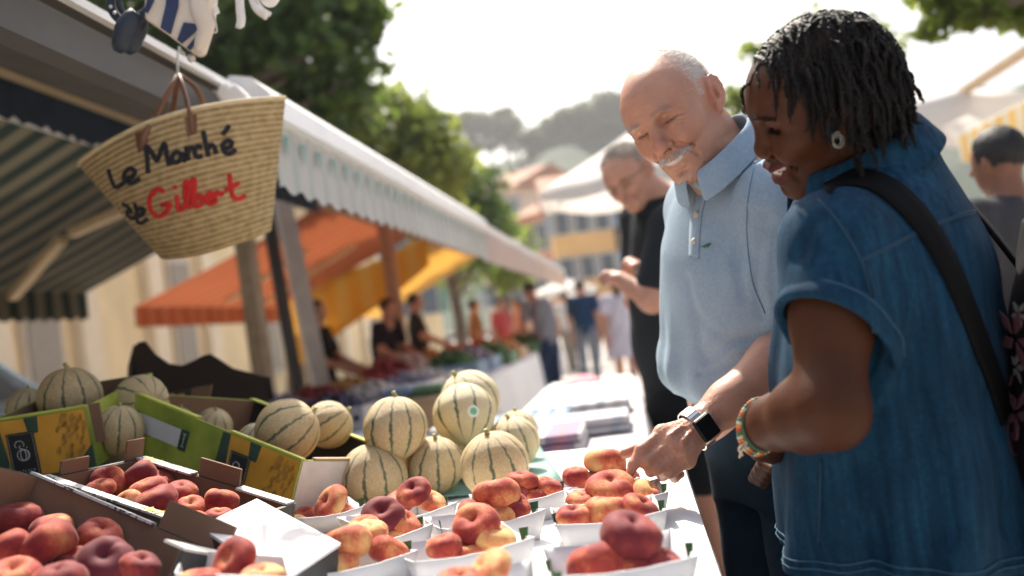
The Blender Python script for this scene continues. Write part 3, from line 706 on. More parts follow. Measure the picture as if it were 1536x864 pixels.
pole = mm.math('SUBTRACT', 1, mm.math('POWER', mm.math('ABSOLUTE', sp.outputs[2]), 8), True)
st = mm.math('MULTIPLY', mm.math('MULTIPLY', st, pole), mm.math('MULTIPLY', mm.math('SUBTRACT', mm.noise(2.3, 4, co, .6), .25), 7, True))
v = mm.n('ShaderNodeTexVoronoi', feature='DISTANCE_TO_EDGE', i_Scale=13.); 
dn = mm.n('ShaderNodeVectorMath', operation='ADD'); nz = mm.n('ShaderNodeTexNoise', i_Scale=9., i_Detail=3.); mm.l(co, nz.inputs['Vector']); mm.l(co, dn.inputs[0]); sc_ = mm.n('ShaderNodeVectorMath', operation='SCALE'); sc_.inputs['Scale'].default_value = .16; mm.l(nz.outputs[1], sc_.inputs[0]); mm.l(sc_.outputs[0], dn.inputs[1]); mm.l(dn.outputs[0], v.inputs['Vector'])
net = mm.ramp(v.outputs['Distance'], [(.0, 1.), (.1, .0)])
sep = mm.n('ShaderNodeSeparateColor'); mm.l(oi.outputs['Color'], sep.inputs[0])
base = mm.ramp(mm.noise(1.3, 5, co, .6), [(.3, (.42, .29, .115)), (.52, (.56, .37, .15)), (.75, (.62, .46, .22))])
base = mm.mix(sep.outputs[0], base, (.68, .60, .37))       # R: pale rind
base = mm.mix(mm.math('MULTIPLY', net, .75), base, (.76, .65, .42))
c = mm.mix(mm.math('MULTIPLY', st, .92), base, (.06, .10, .055))
b = mm.bsdf(c, .55); mm.bump(b, mm.math('ADD', net, mm.math('MULTIPLY', mm.noise(50, 3, co), .5)),   .4, .03)
MV, MF = melon_mesh(); MME = mesh('melon', MV, MF, mm.m, True)
smb = MB(); smb.tube([(0, 0, .9), (.01, 0, .98), (.03, .01, 1.06), (.07, .02, 1.12)], [.17, .085, .06, .075], 10)
STEM = mat('melon_stem', (.36, .33, .14), .8, .2)
SV, SF = np.concatenate(smb.v), smb.f; SME = mesh('stem', SV, SF, STEM, True)
def melon(px, py, wpx, z=None, d=None, up=(0, 1, .1), spin=0., label='', grp='melons stacked on the cloth', pale=.22, rmax=.09, stem=True):
    if d is None: d = DZ(px, py, z)
    o = link('melon', MME); r = min(rmax, wpx/2/FPX*d)
    R = frame_up(RC @ unit(up)) @ np.array([[math.cos(spin), -math.sin(spin), 0], [math.sin(spin), math.cos(spin), 0], [0, 0, 1]])
    place(o, P(px, py, d), R, r); o.color = (pale, 0, 0, 1)
    if stem: link('stem', SME, o)
    return tag(o, label, 'melon', grp)
zb = TZ+.065
ma = melon(560, 716, 103, z=zb, up=(-.05, 1, .15), spin=.2, label='striped melon at the front left of the pyramid')
melon(653, 698, 88, z=zb, up=(.02, 1, .2), spin=.5, label='striped melon at the front middle of the pyramid')
melon(742, 698, 104, z=zb+.002, up=(-.22, 1, .2), spin=.9, label='striped melon at the front right of the pyramid with a curled stem', pale=.15)
melon(593, 642, 97, d=1.93, up=(.0, 1, -.02), spin=.3, label='tan melon balanced on top of the two left striped melons', stem=True)
melon(696, 622, 95, d=2.06, up=(-.1, .8, -.5), spin=.15, label='pale melon with a green sticker on top of the pyramid', pale=.75, stem=False)
melon(705, 601, 92, d=2.2, up=(-.45, .85, .15), spin=.7, label='pale melon just behind the one with the sticker', pale=.7)
melon(692, 676, 84, d=2.1, up=(.1, 1, 0), spin=.5, label='hidden melon under the stickered one', pale=.4)
melon(770, 664, 80, d=2.12, up=(-.2, 1, .15), spin=.2, label='pale melon behind the curled stem melon on the right', pale=.5)
melon(776, 646, 62, d=2.3, up=(-.1, 1, .05), spin=.4, label='small rearmost melon at the right end of the pyramid', pale=.55)
melon(622, 688, 70, d=2.06, up=(0, 1, .1), spin=.9, label='melon hidden deep in the middle of the pyramid')
for q in bpy.data.objects:
    if q.get('label', '').startswith('pale melon with a green sticker'):
        sm = MB(); cdir = RC @ unit((.33, .22, .9)); rr = q.scale[0]*1.006; c0 = np.array(q.location)
        Ri = np.array(q.rotation_quaternion.to_matrix())
        def disc(r, off, n=20, sx=1.0):
            u = unit(np.cross(cdir, (0, 0, 1))); w_ = np.cross(u, cdir); pts = [cdir*off]
            for k in range(n): a = 2*PI*k/n; d_ = unit(cdir+u*r*sx*math.cos(a)+w_*r*math.sin(a)); pts.append(d_*off)
            return (np.array(pts)@Ri), [(0, 1+k, 1+(k+1) % n) for k in range(n)]
        Vd, Fd = disc(.19, 1.012); Ve, Fe = disc(.11, 1.018)
        so_ = link('sticker', mesh('sticker', np.concatenate([Vd, Ve]), Fd+[tuple(i+len(Vd) for i in f) for f in Fe], [mat('sticker_white', (.8, .82, .78), .4, .03), mat('sticker_green', (.15, .5, .25), .4, .1)], True, [0]*20+[1]*20), q)
# green paper under the melons
gp_ = MB(); a_ = [PZ(505, 770, TZ+.009), PZ(845, 720, TZ+.009), PZ(800, 655, TZ+.009), PZ(520, 680, TZ+.009)]
G = np.array([[a_[0]*(1-u)*(1-v)+a_[1]*u*(1-v)+a_[2]*u*v+a_[3]*(1-u)*v+V3(0, 0, .0012*math.sin(u*30)) for v in np.linspace(0, 1, 6)] for u in np.linspace(0, 1, 30)])
o = gp_.grid(G).build('paper_sheet', mat('green_paper', (.22, .4, .33), .7, .1), None, True, solid=.001); tag(o, 'pale green paper sheet spread under the melon pyramid', 'paper')
# ================================================================= CRATES
KRAFT = mat('kraft_card', (.21, .125, .075), .85, .12, 9, .15, 90)
BLACKC = mat('black_card', (.035, .04, .042), .55, .25, 6)
INK = mat('ledge_print', (.06, .065, .07), .6, .2)
LEDGE = NT('printed_ledge'); co = LEDGE.coord(); nz = LEDGE.noise(75, 3, co, .7)
b = LEDGE.bsdf(LEDGE.ramp(nz, [(.40, (.05, .055, .06)), (.47, (.62, .62, .6))]), .5)
LW = mat('ledge_white', (.66, .65, .62), .55, .1, 30)
YEL = mat('print_yellow', (.75, .6, .06), .55, .1)
GREENC = NT('melon_box_green'); co = GREENC.coord(); b = GREENC.bsdf(GREENC.ramp(GREENC.noise(9, 4, co), [(.3, (.13, .2, .03)), (.5, (.3, .38, .05)), (.7, (.5, .52, .09))]), .45)
ORG = mat('melon_slice_print', (.72, .36, .04), .45, .15, 20)
SEED = mat('seed_print', (.5, .27, .05), .5, .25, 60)
DKG = mat('rind_print', (.03, .075, .055), .45, .3, 30)
LIME = mat('lime_edge', (.55, .6, .1), .5, .1)
LAB = mat('label_black', (.012, .016, .02), .4, .1)
SILV = mat('logo_silver', (.6, .62, .62), .5, .05)
WHITEP = mat('sticker_paper', (.62, .63, .63), .5, .05)
class Crate:
    def __init__(s, name, label, BL, BR, FR, h, mo, mi, ledge, group, cat='crate', low=0, back=None):
        s.BL, s.BR, s.FR = map(lambda q: np.asarray(q, float), (BL, BR, FR))
        s.low = low; s.ex = unit(s.BR-s.BL); w = s.FR-s.BR; w = w-s.ex*(w@s.ex); s.D = np.linalg.norm(w); s.ey = -w/s.D; s.ez = np.cross(s.ex, s.ey)
        if s.ez[2] < 0: s.ez = -s.ez
        s.L = np.linalg.norm(s.BR-s.BL); s.h = h; s.R = np.stack([s.ex, s.ey, s.ez], 1)
        s.t = thing(name, label, cat, s.pt(.5, .5, -h), group); t = s.t; T = .005
        def pan(nm, u0, u1, v0, v1, z0, z1, mt): 
            c = s.pt((u0+u1)/2/s.L, (v0+v1)/2/s.D, (z0+z1)/2); return MB().box(c, (u1-u0, v1-v0, z1-z0), s.R).build(nm, mt, t)
        L, D = s.L, s.D
        def double(nm, u0, u1, v0, v1, axis):          # outer printed board, inner kraft board
            if axis == 'y0': pan(nm, u0, u1, 0, T, -h, -low, mo); pan('lining', u0+T, u1-T, T+.0005, T+.003, -h+T, -.001-low, mi)
            if axis == 'y1': pan(nm, u0, u1, D-T, D, -h, 0, mo); pan('lining', u0+T, u1-T, D-T-.003, D-T-.0005, -h+T, -.001, back or mi)
            if axis == 'x0': pan(nm, 0, T, T+.001, D-T-.001, -h, 0, mo); pan('lining', T+.0005, T+.003, T+.004, D-T-.004, -h+T, -.001, mi)
            if axis == 'x1': pan(nm, L-T, L, T+.001, D-T-.001, -h, 0, mo); pan('lining', L-T-.003, L-T-.0005, T+.004, D-T-.004, -h+T, -.001, mi)
        double('side_panel', 0, L, 0, 0, 'y0'); double('side_panel', 0, L, 0, 0, 'y1'); double('end_panel', 0, 0, 0, 0, 'x0'); double('end_panel', 0, 0, 0, 0, 'x1')
        pan('base', T, L-T, T, D-T, -h, -h+T, mi)
        s.pan = pan
        if ledge:
            for (nm, u0, u1, v0, v1, mt) in ledge: pan('ledge' if nm == 'l' else 'corner_tab', u0*L, u1*L, v0*D if v0 <= 1 else v0, v1*D if v1 <= 1 else v1, .0005 if nm == 'l' else .0006, .004 if nm == 'l' else .03, mt)
    def pt(s, u, v, z):      # u along the length (0..1), v from the viewer's side to the far side (0..1)
        return s.FR+s.ex*((u-1)*s.L)+s.ey*(v*s.D)+s.ez*z
    def face(s, which):
        """origin (lower left corner as seen from outside), right, up, out, width"""
        if which == 'front': return s.pt(0, 0, -s.h), s.ex, s.ez, -s.ey, s.L
        if which == 'right': return s.pt(1, 0, -s.h), s.ey, s.ez, s.ex, s.D
    def draw(s, which, name, polys, mt, lift=.0008, thick=.0006):
        o, r, u, n, W = s.face(which); m = MB()
        if name in ('rind_print', 'sticker_mark') and len(polys) > 1:
            for pl in polys: s.draw(which, name, [pl], mt, lift, thick)
            return
        for pl in polys: m.slab([o+r*a+u*b+n*lift for a, b in pl], n*thick)
        return m.build(name, mt, s.t)
    def lines(s, which, name, polys, w_, mt, lift=.0016):
        o, r, u, n, W = s.face(which); m = MB()
        for pl in polys: m.tube([o+r*a+u*b+n*lift for a, b in pl], w_, 5)
        return m.build(name, mt, s.t)
def ring(cx, cy, rx, ry, a0=0, a1=2*PI, n=20): return [(cx+rx*math.cos(a), cy+ry*math.sin(a)) for a in np.linspace(a0, a1, n)]
def melon_art(c, which, x0, W, h, mirror=False):
    """the printed melon slice, black label with a silver spiral melon, and seeds; x0, W in metres along the face"""
    f = lambda a: x0+W*a
    c.draw(which, 'slice_print', [[(f(.12), h*.98), (f(.16), h*.3), (f(.35), h*.02), (f(.92), h*.02), (f(.98), h*.35), (f(.98), h*.98)]], ORG, .0006)
    c.draw(which, 'rind_print', [[(f(.02), h*.98), (f(.0), h*.05), (f(.11), h*.02), (f(.16), h*.3), (f(.12), h*.98)], [(f(.38), h*.985), (f(.40), h*.72), (f(.5), h*.72), (f(.52), h*.985)], [(f(.7), h*.02), (f(.995), h*.02), (f(.995), h*.4), (f(.86), h*.16)]], DKG, .0014)
    rr = np.random.default_rng(5)
    sd = []
    for k in range(46):
        a, b_ = .66+.3*rr.random(), .25+.68*rr.random()
        if abs(a-.8-.12*(b_-.5)) > .14: continue
        th = 1.1+rr.normal()*.3; sd.append([(f(a)+.0075*math.cos(th)*math.cos(q)-.003*math.sin(th)*math.sin(q), h*b_+.0075*math.sin(th)*math.cos(q)+.003*math.cos(th)*math.sin(q)) for q in np.linspace(0, 2*PI, 8, endpoint=False)])
    c.draw(which, 'seed_print', sd, SEED, .0022)
    lw = .052; lh = h*.74; lx = f(.18); ly = -.0+h*.02
    c.draw(which, 'label_plate', [[(lx, ly), (lx+lw, ly), (lx+lw, ly+lh), (lx, ly+lh)]], LAB, .0028)
    c.lines(which, 'label_border', [[(lx+.003, ly+.003), (lx+lw-.003, ly+.003), (lx+lw-.003, ly+lh-.003), (lx+.003, ly+lh-.003), (lx+.003, ly+.003)]], .0003, SILV, .0036)
    mx, my = lx+lw*.5, ly+lh*.50; R_ = .0115
    L_ = [ring(mx, my, R_, R_*.95), ring(mx, my, R_*.45, R_*.9), ring(mx+.001, my, R_*.8, R_*.88, -1.4, 1.4), ring(mx-.004, my+R_*1.75, R_*.75, R_*.62, -.6, 3.9), ring(mx+.0015, my+R_*1.35, R_*.55, R_*.35, 2.2, 4.6), [(mx+.008, my+R_*1.1), (mx+.0095, my+R_*1.25)]]
    c.lines(which, 'logo', L_, .00075, SILV, .0036)
    tx = []
    for k in range(7):
        a = lx+.009+k*.0052; tx += [[(a, ly+lh*.10), (a, ly+lh*.17)]]+([[(a, ly+lh*.10), (a+.003, ly+lh*.10)]] if k % 2 else [[(a, ly+lh*.17), (a+.003, ly+lh*.135)]])
    c.lines(which, 'label_lettering', tx, .0003, SILV, .0036)
# near peach crate (lower left)
d1 = 1.36
C1 = Crate('peach_crate', 'dark open cardboard crate of red peaches at the lower left', P(-95, 650, 1.50), P(174, 764, d1), P(272, 826, 1.16), .10, BLACKC, KRAFT,
           [('l', -.02, .60, .90, 1.0, LEDGE.m), ('l', .91, 1.0, .05, .96, LW)], 'peach crates', low=.075)
C1.pan('corner_tab', C1.L*.62, C1.L*.93, C1.D-.0042, C1.D-.0002, 0.0005, .038, KRAFT)
C2 = Crate('peach_crate', 'open cardboard crate of red peaches between the black crate and the green melon box', P(176, 674, 1.74), P(399, 742, 1.60), P(306, 800, 1.39), .105, BLACKC, KRAFT,
           [('l', .02, .38, .90, 1.0, LEDGE.m), ('l', .68, .99, .90, 1.0, LW), ('l', .0, .99, 0, .075, LEDGE.m), ('l', .955, 1.0, .1, .5, LW)], 'peach crates')
C2.pan('corner_tab', C2.L*.40, C2.L*.66, C2.D-.0048, C2.D-.0002, .0005, .030, KRAFT)
C2.pan('corner_tab', .0002, .0048, C2.D*.80, C2.D*.98, .0005, .035, KRAFT); C2.pan('corner_tab', .0002, .0048, C2.D*.16, C2.D*.42, .0005, .022, KRAFT)
def starprint(c, u0, v0, z, s=.012):
    m = MB()
    for k in range(5):
        a = k*1.9; e = c.ex*math.cos(a)+c.ey*math.sin(a); q = np.cross(c.ez, e); b0 = c.pt(u0+.05*(k-2)*.35, v0, z)
        m.add([b0-e*s, b0+q*s*.3, b0+e*s, b0-q*s*.3], [(0, 1, 2, 3)])
    return m.build('leaf_print', YEL, c.t)
starprint(C2, .10, .95, .0052); starprint(C2, .68, .04, .0052)
# black carton with the white board on it
class Carton: pass
C3 = Carton(); C3.h = .11
c3 = [P(385, 755, 1.46), P(507, 821, 1.255), None, P(301, 796, 1.33)]; c3[2] = c3[3]+c3[1]-c3[0]
C3.n = unit(np.cross(c3[1]-c3[0], c3[2]-c3[1])); C3.n = C3.n if C3.n[2] > 0 else -C3.n
C3.t = thing('board_topped_carton', 'black carton with yellow scribble print under a plain white board', 'carton', sum(c3)/4-C3.n*C3.h)
C3.pt = lambda u, v, z: c3[3]+(c3[2]-c3[3])*u+(c3[0]-c3[3])*v+C3.n*z
for a_, b_ in ((0, 1), (1, 2), (2, 3), (3, 0)):
    e_ = unit(np.cross(c3[b_]-c3[a_], C3.n)); e_ = e_ if e_@(sum(c3)/4-c3[a_]) > 0 else -e_
    MB().slab([c3[a_], c3[b_], c3[b_]-C3.n*C3.h, c3[a_]-C3.n*C3.h], e_*.004).build('side_panel', BLACKC, C3.t)
def scrib(c, a0, b0, sx, sy, seed):
    r = np.random.default_rng(seed); pts = []
    for k in range(15): pts.append((a0+sx*(k/14)+r.normal()*sx*.1, b0+sy*(.5+.5*math.sin(k*2.4))+r.normal()*sy*.08))
    return pts
wb = MB().slab([C3.pt(-.01, -.01, .002), C3.pt(1.02, -.01, .002), C3.pt(1.02, 1.02, .002), C3.pt(-.01, 1.02, .002)], C3.n*.004).build('white_board', CARD.m); tag(wb, 'plain white card board lying over the black carton', 'board')
# left flank of that carton carries the yellow scribbles
o_ = c3[3]-C3.n*C3.h; r_ = unit(c3[2]-c3[3]); u_ = C3.n; n_ = np.cross(r_, u_); n_ = n_ if n_@_f < 0 else -n_
m = MB()
for (a0, s) in ((.10, 4), (.155, 9), (.21, 14)):
    m.tube([o_+r_*(a0+.35*(b-.0)*.6-.0+.0*a)+r_*(a-a0)*1.0+u_*(b)+n_*.0012 for a, b in scrib(C3, a0-.08, .02, .022, .07, s)], .0009, 5)
m.build('yellow_print', YEL, C3.t)
m = MB()
for k in range(5): m.tube([o_+r_*(.008+.001*k)+u_*(.06+.009*k)+n_*.001, o_+r_*(.03)+u_*(.066+.009*k)+n_*.001], .0004, 4)
m.build('small_print', LW, C3.t)
# melon boxes
M1 = Crate('melon_box', 'melon box whose printed end with a black label faces the viewer', P(2, 595, 2.22), P(128, 575, 2.22), P(128, 611, 1.86), .115, GREENC.m, KRAFT, [('l', 0, 1, 0, .03, LIME)], 'melon boxes')
melon_art(M1, 'front', .0, M1.L, M1.h)
M1.pan('corner_post', M1.L+.006, M1.L+.026, 0, .006, -M1.h*.6, .004, KRAFT)
M2 = Crate('melon_box', 'long green melon box with a sticker and a black label low on its side', P(300, 570, 2.42), P(524, 652, 2.16), P(452, 691, 1.76), .12, GREENC.m, KRAFT, [('l', 0, 1, .95, 1, LIME), ('l', .0, .42, 0, .05, LIME), ('l', .62, 1, 0, .03, LIME), ('l', .985, 1, .1, .9, WOOD)], 'melon boxes', back=mat('black_lining', (.02, .018, .016), .8))
melon_art(M2, 'front', M2.L*.58, M2.L*.42, M2.h)
M2.draw('front', 'sticker', [[(M2.L*.10, .055), (M2.L*.36, .055), (M2.L*.36, .09), (M2.L*.10, .09)]], WHITEP)
M2.draw('front', 'sticker_mark', [[(M2.L*.365, .052), (M2.L*.41, .052), (M2.L*.41, .092), (M2.L*.365, .092)], [(M2.L*.075, .055), (M2.L*.098, .055), (M2.L*.098, .092), (M2.L*.075, .092)]], DKG)
M2.lines('front', 'sticker_print', [[(M2.L*.12, .082-.006*k), (M2.L*(.2+.02*(k % 2)), .082-.006*k)] for k in range(4)]+[[(M2.L*.24, .07-.005*k), (M2.L*.34, .07-.005*k)] for k in range(3)]+[[(M2.L*.388, .06), (M2.L*.388, .084)], [(M2.L*.378, .06), (M2.L*.398, .06)], [(M2.L*.378, .084), (M2.L*.398, .084)]], .0006, LW)
M2.draw('right', 'end_sheet', [[(.004, .002), (M2.D*.94, .002), (M2.D*.94, M2.h*.99), (.004, M2.h*.99)]], LW, .0008)
m = MB(); 
for k, (px, wd) in enumerate(((253, 8), (266, 10), (286, 10))): m.slab([P(px, 592, 2.5), P(px+wd, 590, 2.5), P(px+wd-3, 626, 2.5), P(px-3, 626, 2.5)], _f*.004)
m.build('stripe_print', ORG, M2.t)
M3b = MB().slab([P(246, 590, 2.52), P(312, 580, 2.52), P(306, 630, 2.52), P(243, 630, 2.52)], _f*.01).build('side_flap', BLACKC, M2.t)
MB().slab([P(288, 582, 2.49), P(318, 577, 2.49), P(308, 628, 2.49), P(282, 628, 2.49)], _f*.006).build('corner_flap', KRAFT, M2.t)
# melons in the boxes
gm_ = 'melons in the printed boxes'
melon(105, 597, 94, d=2.05, up=(-.05, 1, .1), spin=.55, label='dark striped melon in the box with the end label', grp=gm_, pale=0)
melon(42, 612, 62, d=2.12, up=(.1, 1, .1), spin=.2, label='dull green melon at the far left of the end label box', grp=gm_)
melon(212, 603, 82, d=2.06, up=(.7, .1, .65), spin=.3, label='tan melon lying on its side between the two labelled boxes', grp=gm_, stem=False)
melon(178, 645, 76, d=1.95, up=(.1, 1, .1), spin=.1, label='shaded melon wedged in the gap between the two labelled boxes', grp=gm_)
melon(431, 646, 97, d=1.92, up=(.75, .55, -.1), spin=.25, label='large tan melon tipped sideways at the end of the long green box', grp=gm_)
melon(493, 637, 72, d=2.12, up=(.75, .55, -.1), spin=.8, label='paler melon just behind the large tipped one', grp=gm_, pale=.3)
melon(354, 631, 60, d=2.35, up=(.2, 1, .2), spin=.4, label='striped melon at the back of the long green box', grp=gm_, pale=.4)
melon(318, 642, 62, d=2.2, up=(.3, 1, .3), spin=.1, label='netted melon in the middle of the long green box', grp=gm_, pale=.3)
melon(384, 664, 60, d=2.0, up=(.3, 1, .1), spin=.6, label='pale melon beside the large tipped one in the green box', grp=gm_, pale=.6)
melon(265, 640, 60, d=2.12, up=(.3, 1, .1), spin=.7, label='melon sunk low at the left end of the long green box', grp=gm_, pale=.2)
# peaches in the crates
def pc(where, what, *a, **k): k['label'] = f'{what} flat peach in the {where}'; k.setdefault('grp', 'flat peaches in the dark crates'); return peach(*a, **k)
A_ = 'crate at the lower left'; B_ = 'middle crate by the melon box'
for a in ((25, 780, 76, 1.36, (.1, 1, .1), .75, .35, 'shadowed rearmost'), (78, 795, 66, 1.34, (-.1, 1, .2), .7, .3, 'dusky half hidden middle'), (70, 822, 96, 1.24, (-.75, .6, -.1), .72, .15, 'big upright red'), (150, 806, 70, 1.31, (.3, .9, .2), .75, .25, 'red leaning rear right'), (8, 824, 76, 1.22, (-.5, .8, .1), .66, .1, 'bright red left hand'),
          (113, 790, 54, 1.38, (.3, .9, .2), .8, .3, 'dark small back'), (20, 868, 86, 1.14, (.1, 1, .1), .6, .05, 'orange bottom left'), (160, 846, 90, 1.20, (.08, .80, .55), .85, .95, 'dark purple dimpled front'), (110, 842, 56, 1.24, (0, 1, .3), .72, .1, 'bright red low'), (90, 872, 80, 1.13, (0, 1, .2), .7, .2, 'red low front'), (175, 790, 50, 1.36, (.3, .9, .1), .8, .4, 'shaded corner'), (210, 850, 60, 1.19, (.2, .9, .1), .8, .4, 'low right')):
    pc(A_, a[7], a[0], a[1], a[2], d=a[3], up=a[4], blush=a[5], dark=a[6], var=RNG.integers(4), squash=1.08)
for a in ((163, 722, 52, 1.61, (.2, .75, .6), .62, .05, 'dimpled left hand'), (205, 715, 60, 1.64, (-.55, .8, .0), .78, .2, 'long red rear'), (222, 737, 62, 1.58, (-.2, 1, .0), .62, .1, 'flat dusky pink'), (232, 755, 74, 1.52, (-.45, .8, .1), .82, .35, 'big dark pink'), (190, 757, 44, 1.52, (-.4, .6, .65), .22, 0, 'pale yellow'), (272, 740, 52, 1.58, (.1, .9, .3), .72, .12, 'red dimpled rear right'),
          (286, 763, 50, 1.53, (.1, .88, .4), .6, .05, 'dimpled orange front'), (333, 750, 54, 1.55, (.2, .9, -.1), .66, .1, 'large orange right hand'), (328, 778, 40, 1.49, (0, 1, .2), .7, .1, 'low red right'), (290, 785, 50, 1.47, (0, 1, .1), .5, 0, 'low pink front'), (150, 735, 44, 1.57, (-.2, 1, .2), .5, 0, 'pink left corner'), (255, 785, 44, 1.47, (0, 1, .1), .6, 0, 'small low middle'), (240, 722, 44, 1.66, (.3, 1, .1), .8, .3, 'shaded rear')):
    pc(B_, a[7], a[0], a[1], a[2], d=a[3], up=a[4], blush=a[5], dark=a[6], var=RNG.integers(4), squash=1.08)
gb = 'loose peaches before the white board'
pc('corner in front of the white board', 'big creased red', 350, 842, 78, d=1.13, up=(-.5, .62, .6), blush=.66, dark=.12, var=1, grp=gb)
pc('corner in front of the white board', 'pale orange lower right', 393, 866, 52, d=1.1, up=(0, 1, .1), blush=.4, var=2, grp=gb)
pc('corner in front of the white board', 'cut off lower left', 300, 872, 52, d=1.1, up=(0, 1, .1), blush=.5, var=2, grp=gb)
# shallow tray that holds those three peaches
q = [P(270, 905, 1.12), P(440, 915, 1.05), P(430, 880, 1.16), P(285, 868, 1.22)]
t_ = thing('fruit_tray', 'tray at the bottom edge holding the three loose peaches', 'tray', sum(q)/4, 'white card trays on the cloth')
MB().slab(q, (0, 0, .003)).build('base', CARD.m, t_)
for i in range(4): MB().slab([q[i], q[(i+1) % 4], q[(i+1) % 4]+V3(0, 0, .035), q[i]+V3(0, 0, .035)], unit(np.cross(q[(i+1) % 4]-q[i], (0, 0, 1)))*.002).build('side_panel', CARD.m, t_)
# sloping stand that carries the crates
pts = []
for c in (C1, C2, C3, M1, M2):
    for u in (0, 1):
        for v in (0, 1): pts.append(c.pt(u, v, -c.h-.002))
pts = np.array(pts); A_m = np.c_[pts[:, :2], np.ones(len(pts))]; k = np.linalg.lstsq(A_m, pts[:, 2], rcond=None)[0]
lo = min(pts[:, 2]-A_m@k); k[2] += lo*.5-.004
t = thing('display_stand', 'low sloping wooden stand under the fruit crates', 'stand', ST(-.9, 1.6, TZ))
def sp_(x, y): q = ST(x, y, 0); q[2] = max(TZ+.012, k[0]*q[0]+k[1]*q[1]+k[2]); return q
G = np.array([[sp_(x, y) for y in np.linspace(1.05, 2.4, 8)] for x in np.linspace(-1.48, -.5, 10)])
MB().grid(G).build('top', WOOD, t, solid=.008)
for x in (-1.4, -1.0, -.62):
    for y in (1.15, 1.7, 2.3):
        s_ = sp_(x, y)
        if s_[2] > TZ+.03: bar(MB(), ST(x, y, TZ+.004), s_-V3(0, 0, .005), .03, .03).build('leg', WOOD, t)
# dark crate with wavy rim behind
t = thing('scalloped_crate', 'near black crate with a wavy scalloped rim behind the melon boxes', 'crate', P(270, 590, 2.75))
zz = [(196, 585), (198, 545), (206, 514), (216, 512), (232, 532), (252, 546), (272, 549), (292, 540), (305, 533), (314, 531), (330, 541), (348, 553), (400, 566), (410, 600)]
BRN = mat('dark_brown_board', (.022, .012, .008), .8, .2)
MB().slab([P(x, y, 2.72) for x, y in zz], _f*.012).build('side_panel', BRN, t)
MB().slab([P(x-6, y+4, 3.05) for x, y in zz], _f*.012).build('side_panel', BRN, t)
MB().slab([P(196, 590, 2.72), P(198, 545, 2.72), P(194, 545, 3.05), P(192, 590, 3.05)], CR*.012).build('end_panel', BRN, t)
MB().slab([P(404, 600, 2.72), P(398, 566, 2.72), P(394, 568, 3.05), P(400, 598, 3.05)], CR*.012).build('end_panel', BRN, t)
# ================================================================= BASKET
STRAW = NT('straw_weave'); co = STRAW.coord(); a = STRAW.attr('s')
rows = STRAW.math('SINE', STRAW.math('MULTIPLY', a, 2*PI/.0135))
fi = STRAW.noise(55, 4, co, .6)
c = STRAW.ramp(STRAW.math('ADD', STRAW.math('MULTIPLY', rows, .22), fi), [(.15, (.28, .185, .08)), (.5, (.50, .36, .17)), (.85, (.66, .51, .28))])
b = STRAW.bsdf(c, .75); STRAW.bump(b, STRAW.math('ADD', STRAW.math('MULTIPLY', rows, .7), fi), .7, .006); STRAW.translucent(b, c, .15)
LEATH = mat('brown_leather', (.16, .07, .035), .5, .25, 20, .2)
bd = 2.36
TL, TRr, BRr, BLl = P(119, 247, bd), P(426, 147, bd-.02), P(405, 345, bd+.03), P(243, 386, bd+.03)
t = thing('straw_basket', 'straw market basket with black and red yarn lettering hung from the awning', 'basket', (TL+TRr+BRr+BLl)/4)
bn = unit(np.cross(TRr-TL, BLl-TL)); bn = bn if bn@_f < 0 else -bn     # towards the viewer
bexx = unit(TRr-TL)
def bk(u, v, side=1):
    """u 0..1 across, v 0 rim..1 foot, side +1 the face we see"""
    l = TL*(1-v)+BLl*v; r = TRr*(1-v)+BRr*v; p = l*(1-u)+r*u
    upd = unit((TL+TRr)/2-(BLl+BRr)/2)
    sagr = .030*math.sin(PI*u)*(1-v)**2 - .012*math.sin(PI*u)*v
    bul = (.075+.065*math.sin(PI*min(1, v*1.05)*.8+.25))*abs(math.sin(PI*u))**.62
    return p+upd*(sagr)+bn*bul*side
nu_, nv_ = 34, 26
m = MB(); G = []; A = []
loop = [(u, 1) for u in np.linspace(0, 1, nu_)]+[(u, -1) for u in np.linspace(1, 0, nu_)[1:-1]]
for u, sd in loop:
    G.append([bk(u, v, sd) for v in np.linspace(0, 1, nv_)]); A.append([v*.33 for v in np.linspace(0, 1, nv_)])
m.grid(G, A, closeu=True)
foot = [bk(u, 1, sd) for u, sd in loop]; cf = sum(foot)/len(foot)
m.add(foot+[cf], [(i, (i+1) % len(foot), len(foot)) for i in range(len(foot))], .33)
m.build('body', STRAW.m, t, True, 's', solid=.007)
MB().tube([bk(u, 0, sd) for u, sd in loop], .0065, 7, close=True).build('rim', mat('straw_rim', (.58, .47, .28), .7, .15, 40, .4), t, True)
def on_basket(px, py, lift=.004):
    """point of the picture put on the near face of the basket"""
    o = np.array([.5, .5])
    for it in range(30):
        p = bk(o[0], o[1]); q = p-CP; d = q@_f; e = np.array([768+FPX*(q@CR)/d-px, 432-FPX*(q@CU)/d-py])
        if abs(e).max() < .02: break
        J = np.zeros((2, 2))
        for k in range(2):
            o2 = o.copy(); o2[k] += 1e-3; q2 = bk(o2[0], o2[1])-CP; d2 = q2@_f
            J[:, k] = (np.array([768+FPX*(q2@CR)/d2-px, 432-FPX*(q2@CU)/d2-py])-e)/1e-3
        o = np.clip(o-np.linalg.solve(J+1e-6*np.eye(2), e), .02, .98)
    return bk(o[0], o[1])+bn*lift
Zs = 440/950.
def strokes(name, mt, ss, r):
    m = MB()
    for s in ss:
        p = [on_basket(x*Zs, y*Zs) for x, y in s]; m.tube(spline(p, max(6, 5*len(p))), r, 7)
    return m.build(name, mt, t, True)
BY = mat('black_yarn', (.012, .012, .018), .9, .2, 40, .5); RY = mat('red_yarn', (.5, .015, .012), .85, .2, 40, .5)
